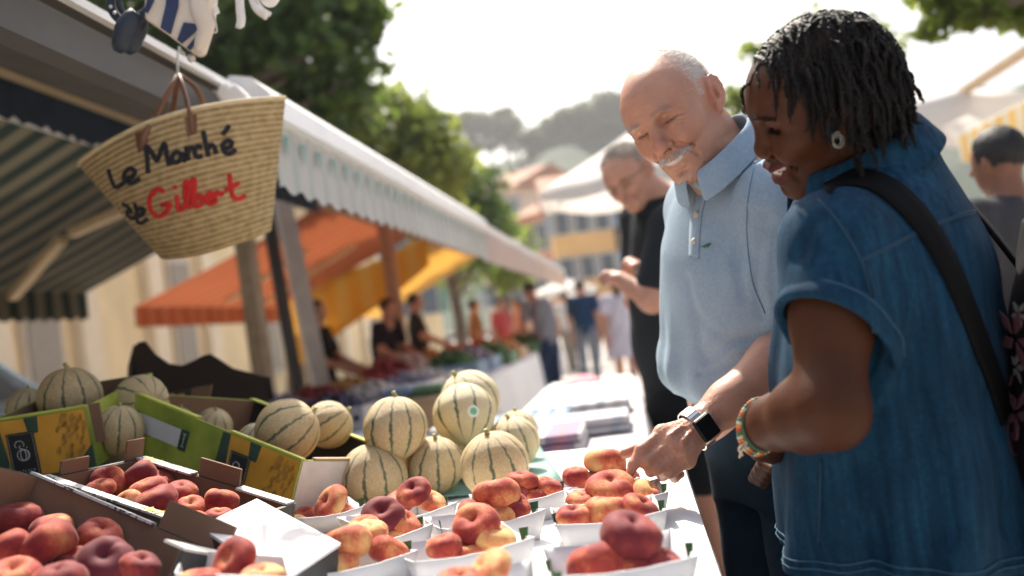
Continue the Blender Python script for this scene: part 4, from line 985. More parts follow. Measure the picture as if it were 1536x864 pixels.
blk = [[(354, 548), (364, 580), (378, 606), (398, 596), (412, 586)],                                   # L
       [(404, 580), (430, 572), (440, 556), (424, 546), (406, 562), (408, 586), (430, 592), (456, 578)],   # e
       [(482, 562), (480, 520), (476, 474), (498, 500), (512, 520), (526, 478), (536, 466), (542, 500), (550, 536)],   # M
       [(592, 500), (572, 492), (560, 508), (566, 526), (584, 520), (594, 498), (598, 516), (606, 522)],   # a
       [(613, 520), (609, 494), (604, 476)], [(609, 496), (616, 481), (630, 478)],                         # r
       [(657, 479), (642, 474), (632, 490), (640, 508), (658, 505)],                                       # c
       [(660, 426), (668, 464), (677, 508)], [(673, 488), (683, 470), (695, 475), (703, 499)],             # h
       [(722, 483), (746, 477), (752, 461), (736, 456), (722, 472), (730, 494), (748, 497), (766, 486)],   # e
       [(723, 438), (744, 407)]]                                                                           # accent
blk2 = [[(402, 660), (420, 672), (432, 690)], [(426, 672), (416, 690), (430, 706), (446, 694), (440, 656), (450, 700)], [(440, 706), (462, 694), (470, 678), (450, 678), (446, 706), (458, 722), (482, 708)]]
red = [[(536, 620), (510, 614), (488, 640), (490, 678), (514, 700), (540, 686), (552, 660), (524, 664)],     # G
       [(574, 632), (576, 660), (582, 680), (594, 674)], [(566, 604), (568, 606), (566, 609)],                # i
       [(594, 676), (606, 650), (616, 606), (604, 588), (600, 620), (606, 660), (620, 670)],                  # l
       [(620, 668), (630, 630), (632, 584), (624, 590), (626, 640), (634, 666), (652, 662), (658, 640), (644, 634), (634, 650)],   # b
       [(660, 640), (676, 646), (692, 634), (682, 624), (670, 640), (680, 660), (700, 652)],                  # e
       [(700, 656), (700, 630), (706, 622), (716, 630), (724, 622)],                                          # r
       [(744, 562), (748, 600), (756, 636), (774, 644), (796, 632)], [(728, 616), (752, 606), (776, 592)]]    # t
strokes('black_lettering', BY, blk+blk2, .0058); strokes('red_lettering', RY, red, .0058)
hook = P(268, 112, bd-.01)
for (a0, a1) in (((222, 212), (252, 150)), ((287, 196), (300, 140))): pass
for pp, rr_ in (([(215, 222), (217, 200), (232, 178), (256, 132), (267, 113)], -1), ([(289, 200), (286, 178), (280, 150), (272, 124), (267, 113)], -1)):
    MB().tube(spline([on_basket(*pp[0])]+[P(x, y, bd-.12+.03*i) for i, (x, y) in enumerate(pp[1:])], 16), .0075, 8, flat=.55).build('handle', LEATH, t, True)
for pp in ([(258, 176), (262, 150), (268, 113)], [(308, 160), (292, 130), (270, 113)]):
    MB().tube(spline([P(x, y, bd+.10-.04*i) for i, (x, y) in enumerate(pp)], 12), .0075, 8, flat=.55).build('handle', LEATH, t, True)
for (x, y) in ((213, 206), (287, 182)):
    q = [on_basket(x-9, y-6), on_basket(x+9, y-11), on_basket(x+10, y+17), on_basket(x-4, y+24)]; MB().slab(q, bn*.004).build('handle_tab', LEATH, t)
MB().tube([P(267, 114, bd-.01), P(266, 96, bd), P(267, 80, bd), P(270, 70, bd)], .003, 6).build('hanging_loop', ALU, t, True)
# ================================================================= things hung up at the top left
NAVY = mat('navy_rubber', (.012, .02, .035), .55, .2); PALE = mat('pale_canvas', (.62, .54, .45), .8, .1, 8, .2); WHT = mat('white_plastic', (.75, .73, .7), .4, .05); NAVYC = mat('navy_cloth', (.02, .035, .09), .75, .2)
hd = 2.0
line = thing('hanging_line', 'thin cord strung above the basket for hanging goods', 'cord', P(250, -40, hd))
MB().tube([P(x, -42+.02*(x-250)+.0006*(x-250)**2*-1, hd) for x in range(60, 460, 20)], .003, 6).build('cord', DARK, line, True)
t = thing('hanging_clip', 'dark navy two pronged clip hanging beside the striped bag', 'clip', P(200, 40, hd))
m = MB()
for s, e in ((-1, [(206, 20), (190, 40), (184, 60), (176, 78)]), (1, [(210, 22), (204, 44), (198, 62), (190, 80)])): m.tube([P(x, y, hd+.01*s) for x, y in spline(e, 8)], [.016, .02, .022, .022, .02, .02, .017, .008], 10)
m.build('prong', NAVY, t, True)
m = MB()
m.tube([P(x, y, hd) for x, y in spline([(168, -30), (166, 5), (172, 22), (186, 36)], 10)], .009, 8); m.tube([P(x, y, hd) for x, y in spline([(226, -30), (228, 0), (224, 16), (206, 30)], 10)], [.013]*10, 8); m.tube([P(x, y, hd) for x, y in spline([(175, -20), (180, 10), (190, 26)], 8)], .006, 8)
m.build('handle', NAVY, t, True)
m = MB()
for x, y in ((166, 10), (172, 19), (207, 23)): m.lathe([(.0005, -.002), (.004, 0), (.0005, .002)], P(x, y, hd-.012), -_f, 10)
m.build('rivet', WHT, t, True)
t = thing('striped_bag', 'navy and cream striped cloth bag hanging at the top left', 'bag', P(270, 20, hd))
o2 = [(214, -60), (320, -60), (311, 30), (297, 74), (287, 78), (262, 60), (238, 42), (216, 28)]
ctr = P(262, 0, hd)
m = MB(); F1 = [P(x, y, hd-.03) for x, y in o2]; m.slab(F1, _f*.06); m.build('body', PALE, t, bevel=.012)
m = MB()
for q in ([(253, -40), (270, -40), (268, 10), (256, 52), (241, 42), (249, 8)], [(276, 34), (302, 37), (291, 50), (273, 66), (266, 60)], [(305, 40), (296, 60), (286, 76), (280, 72), (293, 56)], [(222, -40), (236, -40), (232, 0), (222, 20), (217, 18), (222, -5)]): m.slab([P(x, y, hd-.0325) for x, y in q], _f*-.002)
m.build('stripe', NAVYC, t)
m = MB(); m.tube([P(x, y, hd-.03) for x, y in spline([(294, -10), (300, 20), (308, 42), (302, 62), (296, 78)], 12)], [.012, .016, .018, .018, .018, .017, .016, .015, .014, .012, .01, .008], 8); m.build('strap', PALE, t, True)
m = MB(); m.lathe([(.0005, -.004), (.009, 0), (.0005, .004)], P(287, 87, hd), -_f, 12); m.tube([P(270, 75, hd), P(276, 80, hd), P(278, 83, hd), P(272, 80, hd)], .003, 6); m.build('buckle', ALU, t, True)
for k, (pts_, rr_, lb) in enumerate(((([(356, -30), (358, 10), (360, 30), (358, 42)]), .010, 'long white plastic clip dangling over the basket'), ([(372, -20), (380, 6), (388, 16), (400, 24)], .012, 'white plastic clip with a splayed tip right of the long one'), ([(318, -30), (316, 5), (320, 16), (322, 22)], .008, 'short white plastic clip near the striped bag'), ([(380, -30), (395, 0), (408, 4), (412, -8)], .012, 'white plastic clip furthest from the striped bag'))):
    tt = thing('hanging_clip', lb, 'clip', P(*pts_[0], hd), 'white clips hanging at the top')
    MB().tube(spline([P(x, y, hd) for x, y in pts_], 12), np.linspace(rr_*.8, rr_, 12), 8, flat=.6).build('body', WHT, tt, True)
    MB().tube(spline([P(x+5, y-2, hd+.01) for x, y in pts_], 10), rr_*.5, 6).build('prong', WHT, tt, True)
m = MB(); m.tube(spline([P(x, y, hd) for x, y in ((312, 10), (314, 30), (318, 46), (325, 48), (324, 36), (318, 16))], 20), .002, 5)
tag(m.build('hanging_ring', ALU, None, True), 'thin wire loop hanging beside the striped bag', 'wire loop')
# white bracket where the next awning starts
t = thing('awning_bracket', 'white end bracket joining the thin rail to the wide cassette', 'bracket', P(345, 142, 2.72))
MB().slab([P(x, y, 2.70) for x, y in ((322, 140), (328, 128), (340, 122), (345, 130), (352, 124), (368, 140), (375, 152), (352, 160), (330, 152))], _f*.06).build('plate', WHITE, t, bevel=.008)
# ================================================================= goods further along the left stalls
t = table(-2.5, -1.15, 3.3, 6.8, .80, 'long cloth covered stall table of plums behind the wavy crate', 'clothed market tables', .6, 5)
DKX = mat('stall_cloth_lilac', (.42, .36, .38), .85, .15)
PLUM = mat('plum_skin', (.045, .03, .075), .35, .5, 8); 
def heap(name, label, c, sx, sy, h, r, n, mt, seed, cat='produce'):
    rr = np.random.default_rng(seed); m = MB()
    u = np.linspace(0, PI, 7); a = np.linspace(0, 2*PI, 9)[:-1]
    SVv = np.array([[math.sin(p)*math.cos(q), math.sin(p)*math.sin(q), math.cos(p)] for p in u for q in a]); SFf = [(i*8+j, (i+1)*8+j, (i+1)*8+(j+1) % 8, i*8+(j+1) % 8) for i in range(6) for j in range(8)]
    for k in range(n):
        x, y = rr.uniform(-.5, .5, 2); z = h*(1-(2*abs(x))**2)*(1-(2*abs(y))**2)*rr.uniform(.6, 1)
        m.add(SVv*r*rr.uniform(.8, 1.15)+ST(0, 0, 0)+np.asarray(c)+SR*x*sx+SD*y*sy+V3(0, 0, z+r), SFf)
    o = m.build(name, mt, None, True, loc=c); tag(o, label, cat); o['kind'] = 'stuff'; return o
def box_crate(c, sx, sy, h, mt, label, group='produce crates on the far stalls'):
    t = thing('produce_crate', label, 'crate', c, group); c = np.asarray(c, float); R = np.stack([SR, SD, V3(0, 0, 1)], 1); T = .01
    MB().box(c+V3(0, 0, .006), (sx, sy, .012), R).build('base', mt, t)
    for s in (-1, 1): MB().box(c+SD*s*(sy/2-T/2)+V3(0, 0, h/2+.0125), (sx, T, h), R).build('side_panel', mt, t); MB().box(c+SR*s*(sx/2-T/2)+V3(0, 0, h/2+.0125), (T, sy-2*T-.002, h), R).build('end_panel', mt, t)
    return t
PL = {k: mat('crate_'+k, c, .6, .12) for k, c in dict(lilac=(.3, .24, .3), white=(.62, .58, .56), brown=(.3, .2, .12), blue=(.2, .3, .42), red=(.45, .07, .08), green=(.1, .2, .1), navy=(.03, .035, .07), tan=(.5, .33, .18)).items()}
FR = {k: mat('fruit_'+k, c, .45, .3, 8) for k, c in dict(plum=(.05, .035, .08), cherry=(.3, .02, .03), apricot=(.6, .28, .08), green=(.07, .15, .04), pale=(.6, .5, .45), tomato=(.5, .06, .03), aub=(.03, .02, .04), lilac=(.3, .25, .33)).items()}
spec = [(-1.9, 3.6, 'navy', 'plum', 'dark plums'), (-1.42, 3.75, 'lilac', 'lilac', 'dusty lilac plums'), (-1.95, 4.3, 'navy', 'aub', 'black figs'), (-1.4, 4.4, 'white', 'plum', 'blue plums'), (-1.9, 5.0, 'lilac', 'lilac', 'pale plums'), (-1.4, 5.1, 'white', 'pale', 'pale figs'), (-1.9, 5.7, 'red', 'cherry', 'cherries'), (-1.4, 5.8, 'white', 'lilac', 'mauve plums'), (-1.9, 6.35, 'brown', 'apricot', 'apricots'), (-1.4, 6.45, 'white', 'pale', 'white peaches')]
for k, (x, y, cc, ff, nm) in enumerate(spec):
    c = ST(x, y, .806); box_crate(c, .44, .52, .09, PL[cc], f'{cc} crate heaped with {nm} on the plum table')
    heap('produce_heap', f'heap of {nm} in the {cc} crate', c+V3(0, 0, .03), .40, .48, .1, .024, 110, FR[ff], 100+k)
t = table(-2.3, -1.1, 7.4, 11.0, .8, 'cloth covered table with coloured goods under the orange awning', 'clothed market tables', .5, 6)
t = table(-2.3, -1.2, 11.6, 16, .8, 'far cloth covered table under the yellow awning', 'clothed market tables', .5, 7)
spec = [(-2.0, 7.8, 'red', 'cherry', 'strawberries'), (-1.45, 7.8, 'blue', 'green', 'green beans'), (-2.0, 8.6, 'white', 'pale', 'white onions'), (-1.45, 8.6, 'blue', 'lilac', 'lavender bunches'), (-2, 9.5, 'tan', 'apricot', 'apricots'), (-1.4, 9.5, 'green', 'green', 'courgettes'), (-1.9, 10.4, 'brown', 'tomato', 'tomatoes'), (-1.4, 10.4, 'tan', 'apricot', 'oranges'),
        (-1.9, 12.2, 'brown', 'tomato', 'red peppers'), (-1.4, 12.4, 'green', 'green', 'lettuces'), (-1.9, 13.4, 'tan', 'pale', 'potatoes'), (-1.4, 13.6, 'green', 'green', 'herbs'), (-1.8, 15, 'brown', 'tomato', 'tomatoes')]
for k, (x, y, cc, ff, nm) in enumerate(spec):
    c = ST(x, y, .806); box_crate(c, .48, .6, .1, PL[cc], f'{cc} crate of {nm} under the {"orange" if y < 11.5 else "yellow"} awning')
    heap('produce_heap', f'heap of {nm} in the {cc} crate under the {"orange" if y < 11.5 else "yellow"} awning', c+V3(0, 0, .04), .44, .55, .16, .03, 90, FR[ff], 200+k)
# tall wooden display box beside the aisle, seen over the melons
t = thing('display_box', 'tan wooden display box with coloured packets beside the aisle', 'display', ST(-.98, 4.6, 0))
R = np.stack([SR, SD, V3(0, 0, 1)], 1)
MB().box(ST(-.98, 4.6, .45), (.5, .6, .9), R).build('body', PL['tan'], t, bevel=.01); MB().box(ST(-1.25, 4.6, .55), (.03, .5, .7), R).build('side_panel', PL['brown'], t)
for k, (x, y, c) in enumerate(((-1.1, 4.5, 'blue'), (-.95, 4.48, 'green'), (-.85, 4.65, 'red'), (-1.08, 4.75, 'white'))):
    o = MB().box(ST(x, y, .925), (.14, .18, .04), R).build('goods_packet', PL[c], None, bevel=.01, loc=ST(x, y, .905)); tag(o, f'{c} packet lying on the tan display box', 'packet', 'packets on the display box')
# textiles on the second table and the aisle table
for k, (x, y, w_, d_, c, lb) in enumerate(((-.45, 2.85, .55, .3, (.30, .2, .30), 'folded mauve striped cloth nearest the melons'), (-.3, 3.15, .5, .28, (.55, .53, .56), 'folded white cloth in the middle of the textile table'), (-.5, 3.4, .5, .25, (.12, .22, .32), 'folded blue grey cloth on the textile table'), (-.25, 3.7, .4, .26, (.7, .7, .72), 'folded white cloth at the far end of the textile table'))):
    st_ = stripes(f'textile_{k}', [c, (.55, .53, .54), c, (.42, .2, .26) if k == 0 else (.4, .42, .48)], .12, trans=0)
    m = MB(); R_ = np.stack([SR, SD, V3(0, 0, 1)], 1)
    for L_ in range(2):
        c_ = ST(x+.012*L_, y-.008*L_, .806+.0125+.0255*L_); n0 = m.n; m.box(c_, (w_*(1-.05*L_), d_*(1-.06*L_), .024), R_); m.at[-1] = np.array([(q-c_)@SR+.5 for q in m.v[-1]])
    tag(m.build('folded_cloth', st_, None, False, 's', loc=ST(x, y, .806), bevel=.009), lb, 'cloth', 'folded cloths')
m = MB(); G = np.array([[ST(-.36+.24*(u-.5), 6.2+.25*(v-.5), .766+.03*math.sin(PI*u)*math.sin(PI*v)+.008*math.sin(9*u+4*v)) for v in np.linspace(0, 1, 10)] for u in np.linspace(0, 1, 10)])
tag(m.grid(G).build('folded_cloth', mat('pink_cloth', (.7, .22, .27), .8), None, True, loc=ST(-.36, 6.2, .76)), 'pink cloth crumpled on the aisle table', 'cloth', 'folded cloths')
# right hand stall: table, goods
t = table(3.0, 4.2, 1.0, 7.5, .85, 'cloth covered table under the striped canopy at the right', 'clothed market tables', .6, 8)
spec = [(3.3, 4.2, 'red', 'cherry', 'cherries'), (3.3, 5.0, 'navy', 'plum', 'plums'), (3.3, 5.8, 'red', 'tomato', 'tomatoes'), (3.3, 6.6, 'white', 'pale', 'garlic'), (3.8, 5.4, 'brown', 'aub', 'aubergines')]
for k, (x, y, cc, ff, nm) in enumerate(spec):
    c = ST(x, y, .856); box_crate(c, .46, .6, .1, PL[cc], f'{cc} crate of {nm} at the right stall'); heap('produce_heap', f'heap of {nm} at the right stall', c+V3(0, 0, .04), .42, .55, .16, .03, 80, FR[ff], 300+k)
# hanging dark goods under the right canopy
for k, (x, y, z, c) in enumerate(((3.0, 7.0, 1.75, 'red'), (3.3, 7.2, 1.7, 'navy'), (3.6, 7.4, 1.6, 'red'), (3.2, 6.2, 1.75, 'brown'))):
    m = MB(); m.tube(spline([ST(x, y, z+.25), ST(x+.01, y, z+.1), ST(x, y+.02, z-.1), ST(x, y, z-.3)], 10), [.01, .06, .11, .13, .14, .14, .13, .12, .1, .06], 9); m.tube([ST(x, y, z+.24), ST(x, y, 2.2+.3*(x-2.65))], .006, 5)
    tag(m.build('hanging_bag', PL[c], None, True, loc=ST(x, y, z)), f'{["bright red bag hanging from the front of the right canopy", "navy bag hanging under the right canopy", "red bag hanging deepest under the right canopy", "brown bag hanging nearest under the right canopy"][k]}', 'bag', 'bags hanging under the right canopy')
# parked car glimpsed at the far left
t = thing('parked_car', 'blue grey parked car half hidden behind the stall at the far left', 'car', ST(-6.2, 6.9, 0))
CARP = mat('car_paint', (.2, .29, .38), .3, .1, 3, 0)
def cpt(x, y, z): return ST(-6.2+x, 6.9+y, z)
side = [(-2.0, .35), (-2.05, .75), (-1.95, .95), (-1.0, 1.02), (-.35, 1.5), (.9, 1.55), (1.7, 1.15), (2.0, 1.05), (2.05, .4)]
m = MB(); m.slab([cpt(.8, y, z) for y, z in side], SR*-1.6); m.build('body', CARP, t, bevel=.06)
for s in (.803, -.803):
    m = MB(); m.slab([cpt(s, y, z) for y, z in ((-.85, 1.04), (-.3, 1.42), (.25, 1.45), (.25, 1.04))], SR*.01*np.sign(s)); m.slab([cpt(s, y, z) for y, z in ((.32, 1.04), (.32, 1.45), (.85, 1.45), (1.4, 1.1))], SR*.01*np.sign(s)); m.build('window', GLASS if 'GLASS' in globals() else LAB, t)
for s in (.72, -.72):
    for y in (-1.3, 1.3):
        wv = MB().lathe([(.02, -.1), (.3, -.1), (.33, -.06), (.33, .06), (.3, .1), (.02, .1)], cpt(s, y, .33), SR, 20).build('wheel', BLACKC, t, True); MB().lathe([(.02, -.104), (.2, -.104), (.2, .104), (.02, .104)], cpt(s, y, .33), SR, 16).build('rim', ALU, wv)
for s in (.5, -.5): MB().lathe([(.01, -.02), (.12, -.02), (.1, .05), (.01, .06)], cpt(s, -2.03, .72), -SD, 14).build('headlight', WHT, t, True)
MB().slab([cpt(-.7, -1.04, 1.03), cpt(.7, -1.04, 1.03), cpt(.62, -.4, 1.47), cpt(-.62, -.4, 1.47)], V3(0, -.01, .02)).build('windscreen', GLASS, t)
# ================================================================= figures: distance fields turned into one continuous surface
class SDF:
    def __init__(s): s.ops = []
    def _add(s, fn, c, R, k, op): s.ops.append((fn, np.asarray(c, float), R, k, op)); return s
    def ell(s, c, r, R=None, k=.01, op='u'):
        c = np.asarray(c, float); r = np.asarray(r, float)*np.ones(3)
        def fn(P_):
            q = P_-c
            if R is not None: q = q@R
            k0 = np.sqrt(((q/r)**2).sum(1)); k1 = np.sqrt(((q/r**2)**2).sum(1))+1e-9
            return k0*(k0-1)/k1
        return s._add(fn, c, r.max(), k, op)
    def cone(s, a, b, ra, rb, k=.01, op='u'):
        a = np.asarray(a, float); b = np.asarray(b, float); ba = b-a; L2 = ba@ba+1e-12
        def fn(P_):
            q = P_-a; t = np.clip(q@ba/L2, 0, 1)
            return np.sqrt(((q-t[:, None]*ba)**2).sum(1))-(ra+(rb-ra)*t)
        return s._add(fn, (a+b)/2, math.sqrt(L2)/2+max(ra, rb), k, op)
    def chain(s, pts, rs, k=.008, op='u', k0=None):
        for i in range(len(pts)-1): s.cone(pts[i], pts[i+1], rs[i], rs[i+1], (k0 if (i == 0 and k0) else k), op)
        return s
    def loft(s, o, R, st, k=.01, op='u', p=2.2, fold=None):
        """stack of ovals: st rows (u, a, b_front, b_back, centre_l, centre_f)"""
        o = np.asarray(o, float); st = np.asarray(st, float)
        uu = np.linspace(st[0, 0], st[-1, 0], 200); sm = np.array([np.interp(uu, st[:, 0], st[:, i]) for i in range(1, 6)])
        ker = np.hanning(25); ker /= ker.sum(); sm = np.array([np.convolve(np.pad(x, 12, 'edge'), ker, 'valid') for x in sm])
        u0, u1 = st[0, 0], st[-1, 0]
        def fn(P_):
            q = (P_-o)@R; u = np.clip(q[:, 2], u0, u1)
            a, bf, bb, cl, cf = [np.interp(u, uu, x) for x in sm]
            x = (q[:, 0]-cl)/a; y = q[:, 1]-cf; b_ = np.where(y > 0, bf, bb); y = y/b_
            rr = (np.abs(x)**p+np.abs(y)**p)**(1/p)
            d = (rr-1)*np.minimum(a, b_)*np.clip(.55+.45*rr, .6, 1.1)
            if fold is not None: d = d+fold(q, np.arctan2(y, x))
            return np.maximum(d, np.maximum(q[:, 2]-u1, u0-q[:, 2]))
        c = o+R[:, 2]*(u0+u1)/2
        return s._add(fn, c, math.hypot((u1-u0)/2, st[:, 1:4].max()+np.abs(st[:, 4:]).max()), k, op)
    def plane(s, p, n, k=.004, op='cut'):
        p = np.asarray(p, float); n = unit(n)
        return s._add(lambda P_: (P_-p)@n, p, 99., k, op)
    def sub(s, other, k=.003): return s._add(lambda P_: other(P_), np.zeros(3), 99., k, 's')
    def extra(s, fn, c, R): return s._add(fn, c, R, 0, 'add')
    def __call__(s, P_, margin=.04):
        P_ = np.asarray(P_, float); d = np.full(len(P_), 9.)
        for fn, c, R, k, op in s.ops:
            m = None
            if R < 50:
                m = ((P_-c)**2).sum(1) < (R+k+margin)**2
                if not m.any(): continue
            Q = P_ if m is None else P_[m]; a = d if m is None else d[m]
            if op == 'add': r = a+fn(Q)
            else:
                b = fn(Q)
                if op == 'u': h = np.maximum(k-np.abs(a-b), 0)/max(k, 1e-6); r = np.minimum(a, b)-h*h*k/4
                elif op == 's': b = -b; h = np.maximum(k-np.abs(a-b), 0)/max(k, 1e-6); r = np.maximum(a, b)+h*h*k/4
                else: h = np.maximum(k-np.abs(a-b), 0)/max(k, 1e-6); r = np.maximum(a, b)+h*h*k/4
            if m is None: d = r
            else: d[m] = r
        return d
    def grad(s, P_, e=5e-4, d=None):
        d = s(P_) if d is None else d
        g = np.stack([s(P_+np.eye(3)[i]*e)-d for i in range(3)], 1)
        return g/(np.linalg.norm(g, axis=1)[:, None]+1e-9)
    def mesh(s, lo, hi, h, relax=1):
        lo = np.asarray(lo, float); hi = np.asarray(hi, float); B = 8
        nb = np.ceil((hi-lo)/(h*B)).astype(int); N = nb*B+1
        bi = np.stack(np.meshgrid(*[np.arange(n) for n in nb], indexing='ij'), -1).reshape(-1, 3)
        dc = s(lo+(bi+.5)*B*h, margin=B*h*1.5+.02)
        act = np.abs(dc) < B*h*.87*1.5+.006
        D = np.ones(tuple(N), np.float32)
        for b in bi[(~act) & (dc < 0)]: D[b[0]*B:b[0]*B+B+1, b[1]*B:b[1]*B+B+1, b[2]*B:b[2]*B+B+1] = -1
        ii = np.stack(np.meshgrid(*[np.arange(B+1)]*3, indexing='ij'), -1).reshape(-1, 3)
        ab = bi[act]
        for c in range(0, len(ab), 600):
            q = ab[c:c+600]; idx = q[:, None, :]*B+ii[None]
            v = s(lo+idx.reshape(-1, 3)*h, margin=.03).reshape(len(q), B+1, B+1, B+1)
            for b, vv in zip(q, v): D[b[0]*B:b[0]*B+B+1, b[1]*B:b[1]*B+B+1, b[2]*B:b[2]*B+B+1] = vv
        S = D < 0
        cnt = np.zeros(tuple(N-1), np.uint8); offs = [(i, j, k) for i in (0, 1) for j in (0, 1) for k in (0, 1)]
        sl = lambda o: tuple(slice(o[a], N[a]-1+o[a]) for a in range(3))
        for o in offs: cnt += S[sl(o)]
        idx = np.argwhere((cnt > 0) & (cnt < 8))
        vid = np.full(tuple(N-1), -1, np.int32); vid[tuple(idx.T)] = np.arange(len(idx))
        val = np.stack([D[tuple((idx+o).T)] for o in offs], 1)
        acc = np.zeros((len(idx), 3)); n = np.zeros(len(idx))
        for a in range(8):
            for b in range(a+1, 8):
                oa, ob = np.array(offs[a]), np.array(offs[b])
                if np.abs(oa-ob).sum() != 1: continue
                va, vb = val[:, a], val[:, b]; m = (va < 0) != (vb < 0); t = np.where(m, va/(va-vb+1e-12*(va == vb)), 0)
                acc += m[:, None]*(oa+t[:, None]*(ob-oa)); n += m
        V = lo+(idx+acc/n[:, None])*h
        F = []
        for ax in range(3):
            o = [0, 0, 0]; o[ax] = 1
            A = S[:N[0]-o[0], :N[1]-o[1], :N[2]-o[2]]; Bq = S[o[0]:, o[1]:, o[2]:]
            e = np.argwhere(A != Bq); u, w_ = (ax+1) % 3, (ax+2) % 3
            e = e[(e[:, u] > 0) & (e[:, w_] > 0) & (e[:, u] < N[u]-1) & (e[:, w_] < N[w_]-1)]
            f = A[tuple(e.T)]; q = []
            for du, dw in ((-1, -1), (0, -1), (0, 0), (-1, 0)):
                g = e.copy(); g[:, u] += du; g[:, w_] += dw; q.append(vid[tuple(g.T)])
            q = np.stack(q, 1); q[~f] = q[~f][:, ::-1]; F.append(q)
        F = np.concatenate(F); F = F[(F >= 0).all(1)]
        for r in range(relax):
            d = s(V, .03); g = s.grad(V, d=d); V = V-g*np.clip(d, -h, h)[:, None]*.9
        return V, F
    def hit(s, px, py, d0=.6, d1=6):
        r = ray(px, py); L = np.linalg.norm(r); t = d0
        for i in range(160):
            d = s((CP+r*t)[None], margin=.5)[0]
            if d < 4e-4: return CP+r*t
            t += min(.05, d/L*.7)
            if t > d1: return None
        return CP+r*t if d < .004 else None
def build_sdf(name, sd, lo, hi, h, mt, parent, attrs=None, relax=1, label=None):
    V, F = sd.mesh(lo, hi, h, relax); off = root_loc(parent)
    me = mesh(name, V-off, F, mt, True)
    if attrs:
        for k, v in attrs(V).items(): me.attributes.new(k, 'FLOAT', 'POINT').data.foreach_set('value', v.astype(np.float32))
    o = link(name, me, parent)
    if label: o['label'] = label
    return o, V, F
class Fr:
    """local millimetres (left, front, up) -> world"""
    def __init__(s, o, R, sc=1.): s.o = np.asarray(o, float); s.R = np.asarray(R, float); s.s = sc/1000
    def __call__(s, l, f, u): return s.o+s.R@(np.array([l, f, u], float)*s.s)
    def inv(s, P_): return (np.asarray(P_)-s.o)@s.R/s.s
def imgR(M_): return RC @ np.asarray(M_, float)        # columns in picture axes -> world
